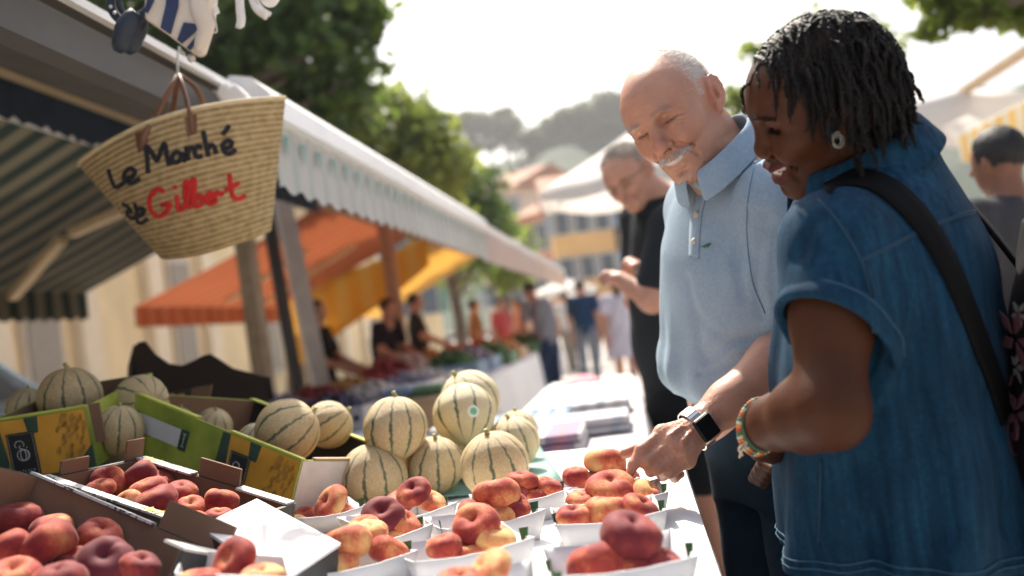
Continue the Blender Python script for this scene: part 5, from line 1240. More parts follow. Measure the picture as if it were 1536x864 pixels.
# ------------------------------------------------------------------ head
def head(S, T, fem=False, smile=.6, jaw=1., ear=True, open_=False, squint=True, age=1.):
    s = T.s; R = T.R
    E = lambda c, r, k=10, op='u', Rl=None: S.ell(T(*c), np.array(r)*s, R if Rl is None else R@Rl, k*s, op)
    C = lambda a, b, ra, rb, k=8, op='u': S.cone(T(*a), T(*b), ra*s, rb*s, k*s, op)
    E((0, -4, 34), (75, 96, 88)); E((0, 40, 40), (62, 56, 54), 30)
    E((0, 46, -14), (57, 44, 58), 30)
    E((0, 36, -48), (51*jaw, 50, 44), 28)
    for x in (-1, 1):
        C((x*52*jaw, 4, -46), (x*20, 72, -84), 17, 15, 26)
        E((x*45, 57, -8), (23, 24, 17), 20)
        C((x*7, 87, 30), (x*26, 86, 36), 10, 10.5, 14); C((x*26, 86, 36), (x*48, 66, 31), 10.5, 9, 14)
    E((0, 78, -86), (19, 15, 15), 16)
    E((0, 70, -50), (32, 29, 30), 20)
    for x in (-1, 1):
        E((x*31, 98, 16), (20, 20, 12), 11, 's')
        E((x*30.5, 72.5, 15), (13.5, 13.5, 13.5), 3)                              # lidded eyeball
        C((x*18, 83, 21), (x*30, 87, 24.5), 4, 4.6, 4); C((x*30, 87, 24.5), (x*43, 79, 20), 4.6, 3.8, 4)   # upper lid fold
        C((x*19, 83, 8), (x*31, 85.5, 4.5), 3.2, 4, 5); C((x*31, 85.5, 4.5), (x*43, 79, 9), 4, 3.2, 5)
        C((x*19.5, 88, 13), (x*31, 91.5, 11.6), .7, 1.0, 2, 's'); C((x*31, 91.5, 11.6), (x*43, 82.5, 12.5), 1.0, .8, 2, 's')
    nw = 1.2 if fem else 1.05
    nt = 106 if fem else 115
    C((0, 86, 22), (0, nt-7, -10), 8, 9.5*nw, 12); E((0, nt-6, -18), (11.5*nw+(0 if fem else 1.5), 12, 11.5), 8)
    for x in (-1, 1):
        E((x*13*nw, 94, -21), (8*nw, 11, 8), 6); E((x*6.5*nw, 102, -28.5), (3.6*nw, 5.5, 3.4), 3, 's')
        C((x*20*nw, 97, -17), (x*19*nw, 92, -30), 2, 2.4, 5, 's')
    # smile lines, cheeks
    ck = smile
    for x in (-1, 1):
        E((x*36, 70+4*ck, -24+4*ck), (19, 17+4*ck, 17), 14)
        C((x*21*nw, 95, -26), (x*35, 86, -46), 1.6+ck, 2.2+ck, 8, 's'); C((x*35, 86, -46), (x*35, 78, -64), 2.2+ck, 1.2, 8, 's')
    wx, wu, wf = 26+6*ck, -50+7*ck, 86-4*ck                                       # mouth corners
    fl = 1.45 if fem else 1.
    for x in (-1, 1):
        C((0, 98, -46), (x*11, 97.5, -45), 5*fl, 5.2*fl, 4); C((x*11, 97.5, -45), (x*wx, wf, wu), 5.2*fl, 2.2, 5)
        lo = -56-12*open_
        C((0, 95.5-3*open_, lo), (x*12, 94-3*open_, lo+.5), 5.8*fl, 5.4*fl, 4); C((x*12, 94-3*open_, lo+.5), (x*wx, wf-1, wu-2), 5.4*fl, 2.4, 5)
        if open_:
            C((0, 103, -51.5-2.5*open_), (x*13, 100, -50.5-2.5*open_), 2+4.6*open_, 1.8+4.2*open_, 2, 's'); C((x*13, 100, -50.5-2.5*open_), (x*(wx-2), wf+5, wu), 1.8+4.2*open_, 1.8, 2, 's')
        else:
            C((0, 105, -51), (x*13, 102, -50), 1.8, 1.8, 3, 's'); C((x*13, 102, -50), (x*(wx+1), wf+4, wu), 1.8, 1.4, 3, 's')
        E((x*(wx+5), wf-5, wu), (4, 5, 5), 6, 's')
    E((0, 97, -68-10*open_), (15, 5, 4.5), 8, 's')
    if open_:
        arc = [T(x, 96-.016*x*x*1.0, -50.5+.004*x*x) for x in (-25, -17, -8, 0, 8, 17, 25)]
        S.chain(arc, np.array([3.4, 4.2, 4.6, 4.6, 4.6, 4.2, 3.4])*s, 1*s)
    if ear:
        for x in (-1, 1):
            o = np.array([x*69., -7., 3.]); tl = math.radians(14)
            el = lambda f, u, out=0: tuple(o+np.array([x*(4+out+max(0, -f)*.34), f*math.cos(tl)-u*math.sin(tl), f*math.sin(tl)+u*math.cos(tl)]))
            Rl = np.array([[math.cos(-x*.38), -math.sin(-x*.38), 0], [math.sin(-x*.38), math.cos(-x*.38), 0], [0, 0, 1]])
            E(el(-9, 3, -2), (6.5, 17, 29), 4, 'u', Rl); E(el(-7, 0, -5), (8, 13, 22), 6, 'u', Rl)
            hp = [(4, 4), (4, 17), (-3, 28), (-13, 31), (-22, 24), (-25, 9), (-21, -9), (-11, -23)]
            for a, b in zip(hp[:-1], hp[1:]): C(el(*a, 3), el(*b, 3), 3.2, 3.2, 3)
            E(el(-3, -26, 0), (5, 8, 10), 6)
            for a, b in zip(hp[:-1], hp[1:]):
                for w_ in (0, .33, .67): C(el((a[0]+(b[0]-a[0])*w_)*.97, (a[1]+(b[1]-a[1])*w_)*.97, 1.5), el(-6, 0, -2), 3.3, 5, 3)
            E(el(-4, 0, 7), (7, 8, 12), 4, 's')
            ah = [(-8, 19), (-14, 8), (-12, -8), (-6, -16)]
            for a, b in zip(ah[:-1], ah[1:]): C(el(*a, 2.5), el(*b, 2.5), 3, 3, 3)
            E(el(-3, -1, 6), (6, 6, 9), 4, 's'); E(el(4, -1, 2), (4, 4.5, 6), 4)
    if age:
        def wr(P_):
            q = T.inv(P_); l, f, u = q.T
            fr = np.exp(-((u-58)/20)**2)*np.exp(-(l/38)**2)*(f > 40)*np.sin(u*.42+.5*np.sin(l*.06))*.55
            cf = np.exp(-(((np.abs(l)-52)/10)**2+((u-12)/14)**2))*np.sin((u+.5*np.abs(l))*.9)*.8
            nk = np.exp(-((u+95)/30)**2)*(f < 45)*np.sin(u*.25+l*.2)*.9
            return (fr+cf*age+nk*age)*s*age
        S.extra(wr, T(0, 20, 0), 170*s)
def skin_attrs(T, fem=False, scalp=None, tth=None):
    tth = fem if tth is None else tth
    def f(V):
        q = T.inv(V); l, f_, u = q.T; al = np.abs(l)
        g = lambda c, r: np.exp(-(((al-c[0])/r[0])**2+((f_-c[1])/r[1])**2+((u-c[2])/r[2])**2))
        lip = np.clip(1.3*np.exp(-((u+(50 if not fem else 54)-al*al*.010)/(7 if not fem else 13))**4)*(f_ > 80)*(al < 30), 0, 1)
        teeth = np.exp(-((u+51-.004*l*l)/5.2)**4)*(f_ > 78)*(f_ < 101.5-.018*l*l)*(al < 27) if tth else 0*u
        red = np.clip(g((0, 108, -16), (16, 22, 14))*1.0+g((40, 72, -18), (22, 24, 18))*.8+g((74, -12, 0), (12, 28, 34))*1.0, 0, 1)
        dark = np.clip(np.exp(-((u-12.2)/2.)**2-((al-31)/12.5)**4)*(f_ > 76)+.0*u+np.exp(-((al-7)/4)**2-((u+28.5)/3)**2)*(f_ > 96), 0, 1)  # lash line, plus shade of lid slits and nostrils put into the colour
        if scalp is not None: ex = dict(scalp=np.clip(scalp(l, f_, u), 0, 1))
        else: ex = {}
        return dict(**ex, lip=lip, teeth=np.clip(teeth, 0, 1), red=red, dark=dark)
    return f
def skin_mat(name, base, red, lip, dark=(.03, .015, .01), sss=.12, rough=.5, spots=0., scalp=(.5, .47, .44), spec=.4):
    t = NT(name); co = t.coord()
    c = t.ramp(t.noise(14, 5, co, .6), [(.28, tuple(x*.78 for x in base)), (.72, tuple(min(1, x*1.16) for x in base))])
    c = t.mix(t.math('MULTIPLY', t.noise(60, 3, co), .35), c, red)
    if spots:
        n = t.noise(130, 2, co, .4); c = t.mix(t.math('MULTIPLY', t.math('SUBTRACT', n, .66, True), spots*8, True), c, tuple(x*.5 for x in base))
    c = t.mix(t.math('MULTIPLY', t.attr('red'), .6), c, red); c = t.mix(t.attr('lip'), c, lip); c = t.mix(t.attr('teeth'), c, (.72, .66, .56)); c = t.mix(t.attr('dark'), c, dark); c = t.mix(t.attr('scalp'), c, scalp)
    b = t.bsdf(c, rough, Subsurface_Weight=sss, Subsurface_Scale=.012, Specular_IOR_Level=spec); b.inputs['Subsurface Radius'].default_value = (1, .35, .18)
    h = t.math('ADD', t.noise(420, 3, co), t.math('MULTIPLY', t.noise(90, 4, co), .9)); t.bump(b, h, .4, .0014)
    return t.m
def fabric(name, col, var=.12, weave=900, st=.25, rough=.85, sheen=.03, fade=None, wear=.0):
    t = NT(name); co = t.coord()
    n1 = t.noise(5, 4, co, .6); n2 = t.noise(160, 3, co, .7)
    c = t.ramp(t.math('ADD', t.math('MULTIPLY', n1, .6), t.math('MULTIPLY', n2, .4)), [(.3, tuple(x*(1-var) for x in col)), (.7, tuple(min(1, x*(1+var)) for x in (fade or col)))])
    b = t.bsdf(c, rough, Sheen_Weight=sheen, Specular_IOR_Level=.1); t.bump(b, t.math('ADD', t.noise(weave, 2, co), t.math('MULTIPLY', t.noise(38, 4, co), 1.6)), st, .0012)
    return t.m
def ribbon(name, sd, ed0, ed1, mt, parent, lift=.004, n=26, thick=.004, dmin=.6):
    """strap or seam laid on a figure: two picture edges cast on the surface"""
    A = np.array(spline([(x, y, 0) for x, y in ed0], n))[:, :2]; B = np.array(spline([(x, y, 0) for x, y in ed1], n))[:, :2]
    G = []; last = None
    for a, b in zip(A, B):
        row = []
        for u in (0, .33, .67, 1):
            p = sd.hit(*(a*(1-u)+b*u), d0=dmin)
            if p is None: p = last if last is not None else P(*(a*(1-u)+b*u), 1.3)
            row.append(p); last = p
        G.append(row)
    G = np.array(G); nr = sd.grad(G.reshape(-1, 3)).reshape(G.shape)
    for it in range(2): G[1:-1] = (G[:-2]+G[1:-1]*2+G[2:])/4
    return MB().grid(G+nr*lift).build(name, mt, parent, True, solid=thick)
def seam(name, sd, lines, mt, parent, r=.0012, lift=.0006, dmin=.6):
    m = MB()
    for ln in lines:
        q = spline([(x, y, 0) for x, y in ln], max(8, 5*len(ln)))[:, :2]; pts = [sd.hit(x, y, d0=dmin) for x, y in q]; pts = [p for p in pts if p is not None]
        if len(pts) < 3: continue
        pts = np.array(pts); pts = pts+sd.grad(pts)*lift; m.tube(pts, r, 5)
    return m.build(name, mt, parent, True)
def strands(name, roots, dirs, L, r, mt, parent, curl=.3, seed=1, seg=3):
    """short single hairs as thin tapered blades"""
    rr = np.random.default_rng(seed); n = len(roots); t = np.linspace(0, 1, seg+1)
    side = np.cross(dirs, rr.normal(size=(n, 3))); side /= np.linalg.norm(side, axis=1)[:, None]+1e-9
    bend = rr.normal(size=(n, 3))*curl; Ls = (L*rr.uniform(.6, 1.2, n))[:, None]
    V = []
    for k, u in enumerate(t):
        c = roots+dirs*Ls*u+bend*Ls*u*u; w_ = r*(1-u*.85); V += [c-side*w_, c+side*w_]
    V = np.stack(V, 1).reshape(-1, 3); m = 2*(seg+1); b = np.arange(n)*m
    F = np.concatenate([np.stack([b+2*k, b+2*k+1, b+2*k+3, b+2*k+2], 1) for k in range(seg)])
    return link(name, mesh(name, V-root_loc(parent), F, mt, True), parent)
def collar_ring(name, o, R, rl, rf, rb, gap, mt, parent, stand=.032, fall=.045, flare=.026, tipdrop=.02, n=64, thick=.0022):
    """folded collar round the neck: stand, roll and fall, open at the front; R columns left, front, up"""
    G = []
    for t in np.linspace(gap, 2*PI-gap, n):                       # angle from the front
        c, s_ = math.cos(t), math.sin(t); rx = rl; ry = rf if c > 0 else rb
        e = max(0., c)**2; back = max(0., -c)
        row = []
        for (dr, z) in ((-.004, -.012), (0, 0), (.001, stand*.6), (.003, stand*.93), (.007, stand), (.012, stand*.93), (.012+flare*.5, stand-fall*.5), (.012+flare, stand-fall*(1-.12*back)-tipdrop*e)):
            row.append(np.asarray(o)+R@np.array([s_*(rx+dr), c*(ry+dr*(1+.25*e)), z-.012*e+.008*back]))
        G.append(row)
    return MB().grid(np.array(G)).build(name, mt, parent, True, solid=thick, subd=1)
def hand(S, W, K, tips, r=.0088, k=.006, palm=.015):
    """W wrist, K four knuckles (index..little), tips: finger joint chains beyond each knuckle, last one the thumb from its own root"""
    W = np.asarray(W, float)
    for i, kk in enumerate(K): S.cone(W+(np.asarray(kk)-W)*.12, kk, .016, palm-.0012*abs(i-1), .014)
    for i in range(3): S.cone(K[i], K[i+1], palm-.003, palm-.0035, .008)
    for i in range(3):
        a = (np.asarray(K[i])+K[i+1])/2; S.cone(W+(a-W)*.3, W+(a-W)*.85, .014, .0125, .01)
    for kk, t, sc in zip(K, tips[:4], (1., 1.03, .98, .86)): S.chain([kk]+list(t), [r*1.18*sc, r*1.05*sc, r*.92*sc, r*.8*sc][:len(t)+1], .0045, k0=.008)
    S.chain(tips[4], [.0155, .0125, .0105, .009][:len(tips[4])], .006, k0=.012)
    for kk in K[:4]: S.ell(kk, .0105, None, .005)
PEOPLE_DONE = True
# ================================================================= THE MAN IN THE PALE BLUE POLO
SKIN_M = skin_mat('skin_fair', (.49, .265, .175), (.52, .18, .12), (.50, .20, .17), (.05, .03, .025), .12, .48, .5)
POLO = fabric('polo_pique', (.235, .335, .43), .13, 700, .45, .85, .06, (.30, .39, .475))
man = thing('person', 'bald man in a pale blue polo shirt reaching for a peach, smiling down', 'person', PZ(1250, 1330, 0) if False else (P(1135, 620, 1.88)*V3(1, 1, 0)))
HR = imgR([[0.656, -0.49, -0.575], [0.341, -0.488, 0.804], [0.674, 0.723, 0.153]])
HT = Fr(P(1018, 174.5, 1.785), HR, 1.0)
B = SDF(); head(B, HT, False, smile=1.0, age=1.35, open_=.5)
tF = unit(RC@V3(-.92, -.04, .38)); tU0 = unit(P(1092, 236, 1.78)-P(1125, 600, 1.90)); tL = unit(np.cross(tU0, tF)); tL = tL if tL@(RC@V3(.36, 0, .92)) > 0 else -tL
tF = unit(tF-tU0*(tF@tU0)); tR = np.stack([tL, tF, tU0], 1)
NB = P(1092, 240, 1.78); HIP = P(1128, 600, 1.90); TLn = np.linalg.norm(NB-HIP)
tp = lambda l, f, u: HIP+tR@V3(l, f, u)                        # metres in the trunk's frame
B.cone(HT(0, -22, -28), HT(0, -26, -70), .056, .057, .03); B.cone(HT(0, -26, -70), NB-tU0*.03, .058, .060, .03)
B.cone(HT(0, 30, -80), NB+tF*.035-tU0*.03, .02, .03, .03)
B.loft(HIP, tR, [(-.05, .15, .10, .11, 0, 0), (.1, .15, .12, .11, 0, 0), (.3, .16, .11, .11, 0, 0), (.37, .12, .07, .08, 0, -.015), (.43, .05, .04, .04, 0, -.015)], .03)
SHL = P(1172, 298, 1.66); ELB = P(1212, 508, 1.68); WR = P(1052, 637, 1.60)
SHR = tp(-.155, -.02, .36); ELR = P(1120, 450, 2.06); WRR = P(1165, 560, 1.98)
B.chain([tp(.06, -.02, .37), SHL, ELB], [.06, .055, .042], .03)
f1 = ELB+(WR-ELB)*.3; f2 = ELB+(WR-ELB)*.75
B.chain([ELB, f1, f2, WR], [.043, .047, .034, .0275], .02)
axF = unit(WR-ELB); upW = unit(RC@V3(-.55, .6, .58)); upW = unit(upW-axF*(upW@axF)); sdW = np.cross(axF, upW)
B.cone(WR-sdW*.012, WR+sdW*.012, .021, .021, .012)                          # wrists are flatter than round
B.chain([tp(-.06, -.02, .37), SHR, ELR, WRR], [.06, .055, .042, .028], .03)
for k_, (a, b_) in enumerate((((1105, 585, 1.625), (1062, 624, 1.59)), ((1120, 598, 1.62), (1072, 640, 1.585)))): B.cone(P(*a), P(*b_), .004, .003, .012)   # tendons
K = [P(994, 650, 1.570), P(1007, 665, 1.555), P(1020, 678, 1.552), P(1031, 690, 1.556)]
tips = [[P(961, 675, 1.545), P(950, 697, 1.535), P(945.5, 709, 1.53)],
        [P(969, 694, 1.535), P(976, 707, 1.565), P(990, 704, 1.59)],
        [P(986, 704, 1.535), P(994, 714, 1.565), P(1006, 709, 1.59)],
        [P(1006, 710, 1.540), P(1012, 717, 1.565), P(1022, 711, 1.585)],
        [P(1032, 648, 1.60), P(990, 664, 1.605), P(962, 671, 1.60), P(938, 680, 1.59)]]
hand(B, WR, K, tips)
VEIN = [((1022, 640, 1.555), (1006, 652, 1.548)), ((1030, 655, 1.552), (1012, 672, 1.54)), ((1040, 668, 1.556), (1026, 682, 1.546)), ((1034, 650, 1.556), (1022, 668, 1.548))]
for a, b_ in VEIN:
    pa, pb = B.hit(a[0], a[1], 1.2), B.hit(b_[0], b_[1], 1.2)
    if pa is not None and pb is not None: B.cone(pa, pb, .0030, .0024, .005)
B.extra(lambda P_: .0011*fbm(P_*np.array([1, 1, 1.4]), 150, 2, 3)*np.clip(1-np.linalg.norm(P_-(WR+np.asarray(K[1]))/2, axis=1)/.085, 0, 1)**.5, (WR+np.asarray(K[1]))/2, .085)
B.chain([WRR, WRR+tL*.05-tU0*.03, WRR+tL*.09-tU0*.08], [.028, .035, .02], .02)
lo = np.min([HT(0, 0, 135)-.14, WR-.15, HIP-.2, ELR-.1], 0); hi = np.max([HT(0, 0, 135)+.12, SHL+.12, HIP+.2, ELR+.1, ELB+.1], 0)
skM = build_sdf('body', B, lo, hi, .0025, SKIN_M, man, skin_attrs(HT, False, lambda l, f, u: .75*np.clip((-f+34)/40, 0, 1)*np.clip((u-4)/12+(f < -30), 0, 1)*(u > -34)*np.clip(1-np.clip((u-80)/30, 0, 1)*np.clip((f+36)/50, 0, 1), 0, 1)*~((np.abs(l) > 70) & (np.abs(f+10) < 30) & (u < 40)), True))
# ---- polo shirt
def polo_fold(q, th):
    l, f, u = q.T
    d = .0035*np.sin(u*38+6*np.sin(th*1.7)+4*l*10)*np.exp(-((u-.06)/.10)**2)          # bunched above the belt
    d += .0028*np.sin(th*9+u*14)*np.clip(1-u/.34, 0, 1)                                # drape lines running up
    d += .004*np.exp(-((u-.30-.22*l)/.022)**2)*np.exp(-((th-.5)/.5)**2)
    return d
PS = SDF(); OV = .012
PS.loft(HIP, tR, [(.035, .160, .100, .13, 0, .03), (.052, .167, .128, .135, 0, .025), (.075, .173, .146, .135, 0, .018), (.10, .178, .150, .135, 0, .01), (.14, .182, .143, .135, 0, 0), (.22, .188, .128, .135, 0, 0), (.30, .192, .118, .13, 0, -.005), (.36, .175, .10, .115, 0, -.01), (.40, .12, .085, .09, 0, -.012), (.44, .07, .066, .066, 0, -.012)], .03, fold=polo_fold)
PS.cone(tp(.05, -.012, .395), SHL+tU0*.0, .066, .062, .04); PS.cone(tp(-.05, -.012, .395), SHR, .064, .056, .04)
sa = unit(ELB-SHL); PS.cone(SHL, SHL+sa*.20, .063, .064, .035)
sb_ = unit(ELR-SHR); PS.cone(SHR, SHR+sb_*.18, .057, .055, .03)
def crease(S, pts, depth, w_):
    """a soft valley along picture points already on the figure"""
    q = [S.hit(*p, d0=.7) for p in pts]; q = [x for x in q if x is not None]
    if len(q) < 2: return
    q = spline(q, 4*len(q))
    c = q.mean(0); Rr = np.linalg.norm(q-c, axis=1).max()+4*w_
    def fn(P_):
        d = np.full(len(P_), 9.)
        for a, b in zip(q[:-1], q[1:]):
            ba = b-a; t = np.clip((P_-a)@ba/(ba@ba+1e-12), 0, 1); d = np.minimum(d, np.sqrt(((P_-a-t[:, None]*ba)**2).sum(1)))
        return depth*np.exp(-(d/w_)**2)
    S.extra(fn, c, Rr)
creases = [([(1118, 322), (1108, 380), (1112, 440)], .006, .012), ([(1150, 330), (1134, 400), (1140, 470)], .007, .012), ([(1060, 540), (1090, 515), (1140, 500)], .006, .010), ([(1050, 562), (1085, 548), (1120, 535)], .005, .008), ([(1042, 470), (1075, 500), (1120, 505)], .004, .012),
           ([(1128, 235), (1118, 290), (1122, 330)], .003, .006), ([(1030, 420), (1045, 470), (1050, 520)], .004, .012), ([(1080, 330), (1072, 380), (1078, 420)], .003, .014), ([(1165, 350), (1160, 420), (1168, 500)], .005, .012)]
for c_, dp, w_ in creases: crease(PS, c_, dp, w_)
PSo = PS
ARM = SDF(); ARM.cone(SHL+sa*.12, ELB, .056, .05, .01)
cut = SDF(); cut.ops = list(PS.ops); cut.sub(ARM, .003)
polo, PV_, PF_ = build_sdf('polo_shirt', cut, np.min([HIP-.25, SHL-.1, SHR-.12], 0), np.max([NB+.1, SHL+.12, HIP+.25, SHR+.1, ELB], 0), .0035, POLO, man)
STITCH = mat('polo_stitch', (.19, .29, .40), .85, .1)
cR = imgR(np.stack([unit(V3(.56, .18, .81)), unit(V3(-.70, -.62, .36)), unit(V3(-.45, .77, .14))], 1))
q_, r_ = np.linalg.qr(cR); cR = q_*np.sign(np.diag(r_))
collar_ring('collar', P(1085, 236, 1.78), cR, .068, .080, .064, .16, POLO, polo, .036, .044, .022, .006)
seam('seam', PS, [[(1138, 225), (1124, 285), (1120, 340), (1128, 420), (1148, 470)]], STITCH, polo, .0014)
ribbon('placket', PS, [(1044, 288), (1036, 330), (1034, 385)], [(1060, 292), (1052, 332), (1049, 388)], POLO, polo, .0008, thick=.0018)
BTN = mat('button_pearl', (.6, .52, .44), .3, .05)
for x, y in ((1046, 322), (1042, 362)):
    p = PS.hit(x, y); n_ = PS.grad(p[None])[0]; m = MB(); m.lathe([(.0005, .0045), (.0052, .0045), (.0058, .003), (.0058, .0015)], p, n_, 14); m.build('button', BTN, polo, True)
p = PS.hit(1060, 369); n_ = PS.grad(p[None])[0]; ex_ = unit(RC@V3(.95, .05, .3)); ex_ = unit(ex_-n_*(ex_@n_)); ey_ = np.cross(n_, ex_)
em = [(-.0115, -.0005), (-.008, .002), (-.004, .001), (-.001, .0035), (.003, .0025), (.006, .0045), (.0085, .0025), (.011, .003), (.0115, .0015), (.008, 0), (.010, -.0012), (.005, -.0015), (.004, -.004), (.002, -.0018), (-.002, -.0015), (-.0035, -.004), (-.0045, -.0012), (-.008, -.001)]
MB().slab([p+ex_*x+ey_*y+n_*.0012 for x, y in em], n_*.0012).build('emblem', mat('emblem_green', (.03, .13, .06), .7, .2), polo)
# ---- belt, jeans, shoes
JEAN = fabric('dark_jeans', (.008, .02, .034), .25, 900, .3, .9, .03, (.013, .03, .048))
pL = unit(RC@V3(.30, .04, .95)); pF = unit(np.cross(V3(0, 0, 1), pL)); pF = pF if pF@tF > 0 else -pF; pL = unit(np.cross(V3(0, 0, 1), -pF)); pL = pL if pL@tL > 0 else -pL
PEL = P(1156, 628, 1.88)
J = SDF(); JR = np.stack([pL, pF, V3(0, 0, 1)], 1)
J.loft(PEL, JR, [(-.14, .145, .10, .12, 0, 0), (-.05, .158, .112, .135, 0, 0), (.03, .16, .112, .125, 0, .0), (.075, .155, .118, .12, 0, .01)], .03)
feet = []
for s_ in (-1, 1):
    hp = PEL+pL*s_*.078-V3(0, 0, .06); kn = hp+V3(0, 0, -hp[2]+.5)+pF*.025+pL*s_*.012; an = kn+V3(0, 0, -kn[2]+.07)-pF*.03+pL*s_*.01
    J.chain([hp, kn, an], [.086, .062, .05], .03); feet.append(an)
J.extra(lambda P_: .003*np.sin(P_[:, 2]*60+9*np.sin(P_[:, 0]*22))*np.clip(1-np.abs(P_[:, 2]-.42)/.3, .25, 1), PEL-V3(0, 0, .4), 1.0)
for p_ in ([P(1150, 700, 1.78), P(1165, 860, 1.74)],): pass
jeans, _, _ = build_sdf('jeans', J, PEL-V3(.28, .28, .92), PEL+V3(.28, .28, .12), .006, JEAN, man)
BELT = mat('brown_belt', (.09, .045, .03), .45, .2, 30, .2)
G = []
for t in np.linspace(0, 2*PI, 60, endpoint=False):
    rl, rf = .164, (.124 if math.cos(t) > 0 else .128); G.append([PEL+JR@V3(math.sin(t)*(rl+o_), math.cos(t)*(rf+o_)+.006, z) for o_, z in ((.002, .022), (.006, .026), (.006, .058), (.002, .062))])
MB().grid(np.array(G), closeu=True).build('belt', BELT, man, True)
SHOE = mat('brown_shoe', (.08, .045, .03), .5, .2)
def shoe(an, f, mt, parent, nm='shoe'):
    s = SDF(); s.cone(an-V3(0, 0, .02)-f*.03, an+f*.07-V3(0, 0, .035), .042, .034, .02); s.cone(an+f*.05-V3(0, 0, .032), an+f*.15-V3(0, 0, .038), .036, .028, .02); s.plane(V3(0, 0, .004), (0, 0, -1), .003)
    return build_sdf(nm, s, an-V3(.24, .24, .09), an+V3(.24, .24, .06), .006, mt, parent)[0]
for an in feet: shoe(an, pF, SHOE, man)
# ---- hair, brows, moustache as single hairs
HAIRW = mat('white_hair', (.68, .65, .60), .55, .2, 60, 0); HAIRG = mat('grey_hair', (.42, .39, .36), .55, .2, 30, 0)
Vb = skM[1]; nb_ = None
def roots(mask, n, seed):
    r = np.random.default_rng(seed); i = np.flatnonzero(mask); i = r.choice(i, n, replace=len(i) < n); p = Vb[i]+r.normal(size=(n, 3))*.0008
    g = B.grad(p); return p-g*.0005, g
ql = HT.inv(Vb); l, f, u = ql.T
thin = np.clip((-f+52+8*np.sin(l*.09))/46, 0, 1)*(u > 8)*np.clip(1-np.clip((u-78)/40, 0, 1)*np.clip((f+36)/50, 0, 1)*.97, 0, 1)
skull = (u > -34) & (f < 54) & ((np.abs(l) < 90)) & ~((np.abs(l) > 72) & (np.abs(f+10) < 27) & (u < 40)) & ((u > 14) | (f < -28))
side_fr = (f < 28+.12*u)
rr = np.random.default_rng(4)
mk = skull & (rr.random(len(u)) < thin*.9+.02) & (side_fr | (rr.random(len(u)) < .12))
p, g = roots(mk, 16000, 5); qq = HT.inv(p)
dn = HR@V3(0, -1, -.35); d_ = g*.34+dn; d_ /= np.linalg.norm(d_, axis=1)[:, None]
strands('hair', p, d_,   .009, .00026, HAIRW, man, .25, 6)
for nm, mk, n, L_, dr, mt in (('eyebrow', (np.abs(np.abs(l)-30) < 19) & (np.abs(u-(37-.012*(np.abs(l)-26)**2)) < 4) & (f > 55), 420, .0075, None, HAIRG),
                              ('moustache', (np.abs(l) < 33) & (u > -44+.0*np.abs(l)) & (u < -35-.1*np.abs(l)) & (f > 80), 1300, .0085, None, HAIRW)):
  for sd_e in ((-1, 1) if nm == 'eyebrow' else (0,)):
    p, g = roots(mk & ((l*sd_e > 0) | (sd_e == 0)), n if not sd_e else n//2, 9); qq = HT.inv(p); sx = np.sign(qq[:, 0])
    dl = np.stack([sx*(.9 if nm == 'eyebrow' else .55), 0*sx+.1, 0*sx+(.1 if nm == 'eyebrow' else -.9)], 1)@HR.T; d_ = g*.28+dl; d_ /= np.linalg.norm(d_, axis=1)[:, None]
    strands(nm, p, d_, L_, .00024, mt, man, .2, 8)
# stubble of grey chin beard
mk = (u < -70) & (u > -100) & (f > 70) & (np.abs(l) < 14); 
if mk.any():
    p, g = roots(mk, 300, 12); d_ = g*.8+HR@V3(0, .2, -.6); d_ /= np.linalg.norm(d_, axis=1)[:, None]; strands('chin_beard', p, d_, .004, .0003, HAIRW, man, .2, 13)
# ---- watch
axw = unit(P(1075, 622, 1.61)-P(1040, 648, 1.585)); wc_ = P(1056, 634, 1.60)
wn = unit(RC@V3(.12, .10, .985)); wn = unit(wn-axF*(wn@axF)); wx_ = unit(-axF); wy_ = np.cross(wn, wx_)
wt = SDF()
fc = B.hit(1058, 641, 1.2); fc = fc if fc is not None else wc_-_f*.03
wR = np.stack([wx_, wy_, wn], 1)
MB().box(fc+wn*.004, (.034, .040, .009), wR).build('watch', mat('watch_case', (.02, .02, .022), .4, .1, 8, 0, Specular_IOR_Level=.2), man, bevel=.005)
MB().box(fc+wn*.0092, (.029, .035, .0012), wR).build('watch_glass', mat('watch_glass', (.006, .006, .008), .3, .1, 8, 0, Specular_IOR_Level=.15), man, bevel=.0004)
m = MB(); SIL = mat('steel_band', (.55, .54, .52), .22, .1, 40, .1, Metallic=1.)
for t in np.linspace(.55, 2*PI-.55, 24):
    c = WR-axF*(.0)+(-axF*0)+(wy_*math.sin(t)*.034+wn*math.cos(t)*.0255)+(fc-WR)@(axF)*axF
    m.box(c, (.021, .0078, .003), np.stack([wx_, unit(wy_*math.cos(t)-wn*math.sin(t)), unit(wy_*math.sin(t)+wn*math.cos(t))], 1))
m.build('watch_band', SIL, man, bevel=.0006)
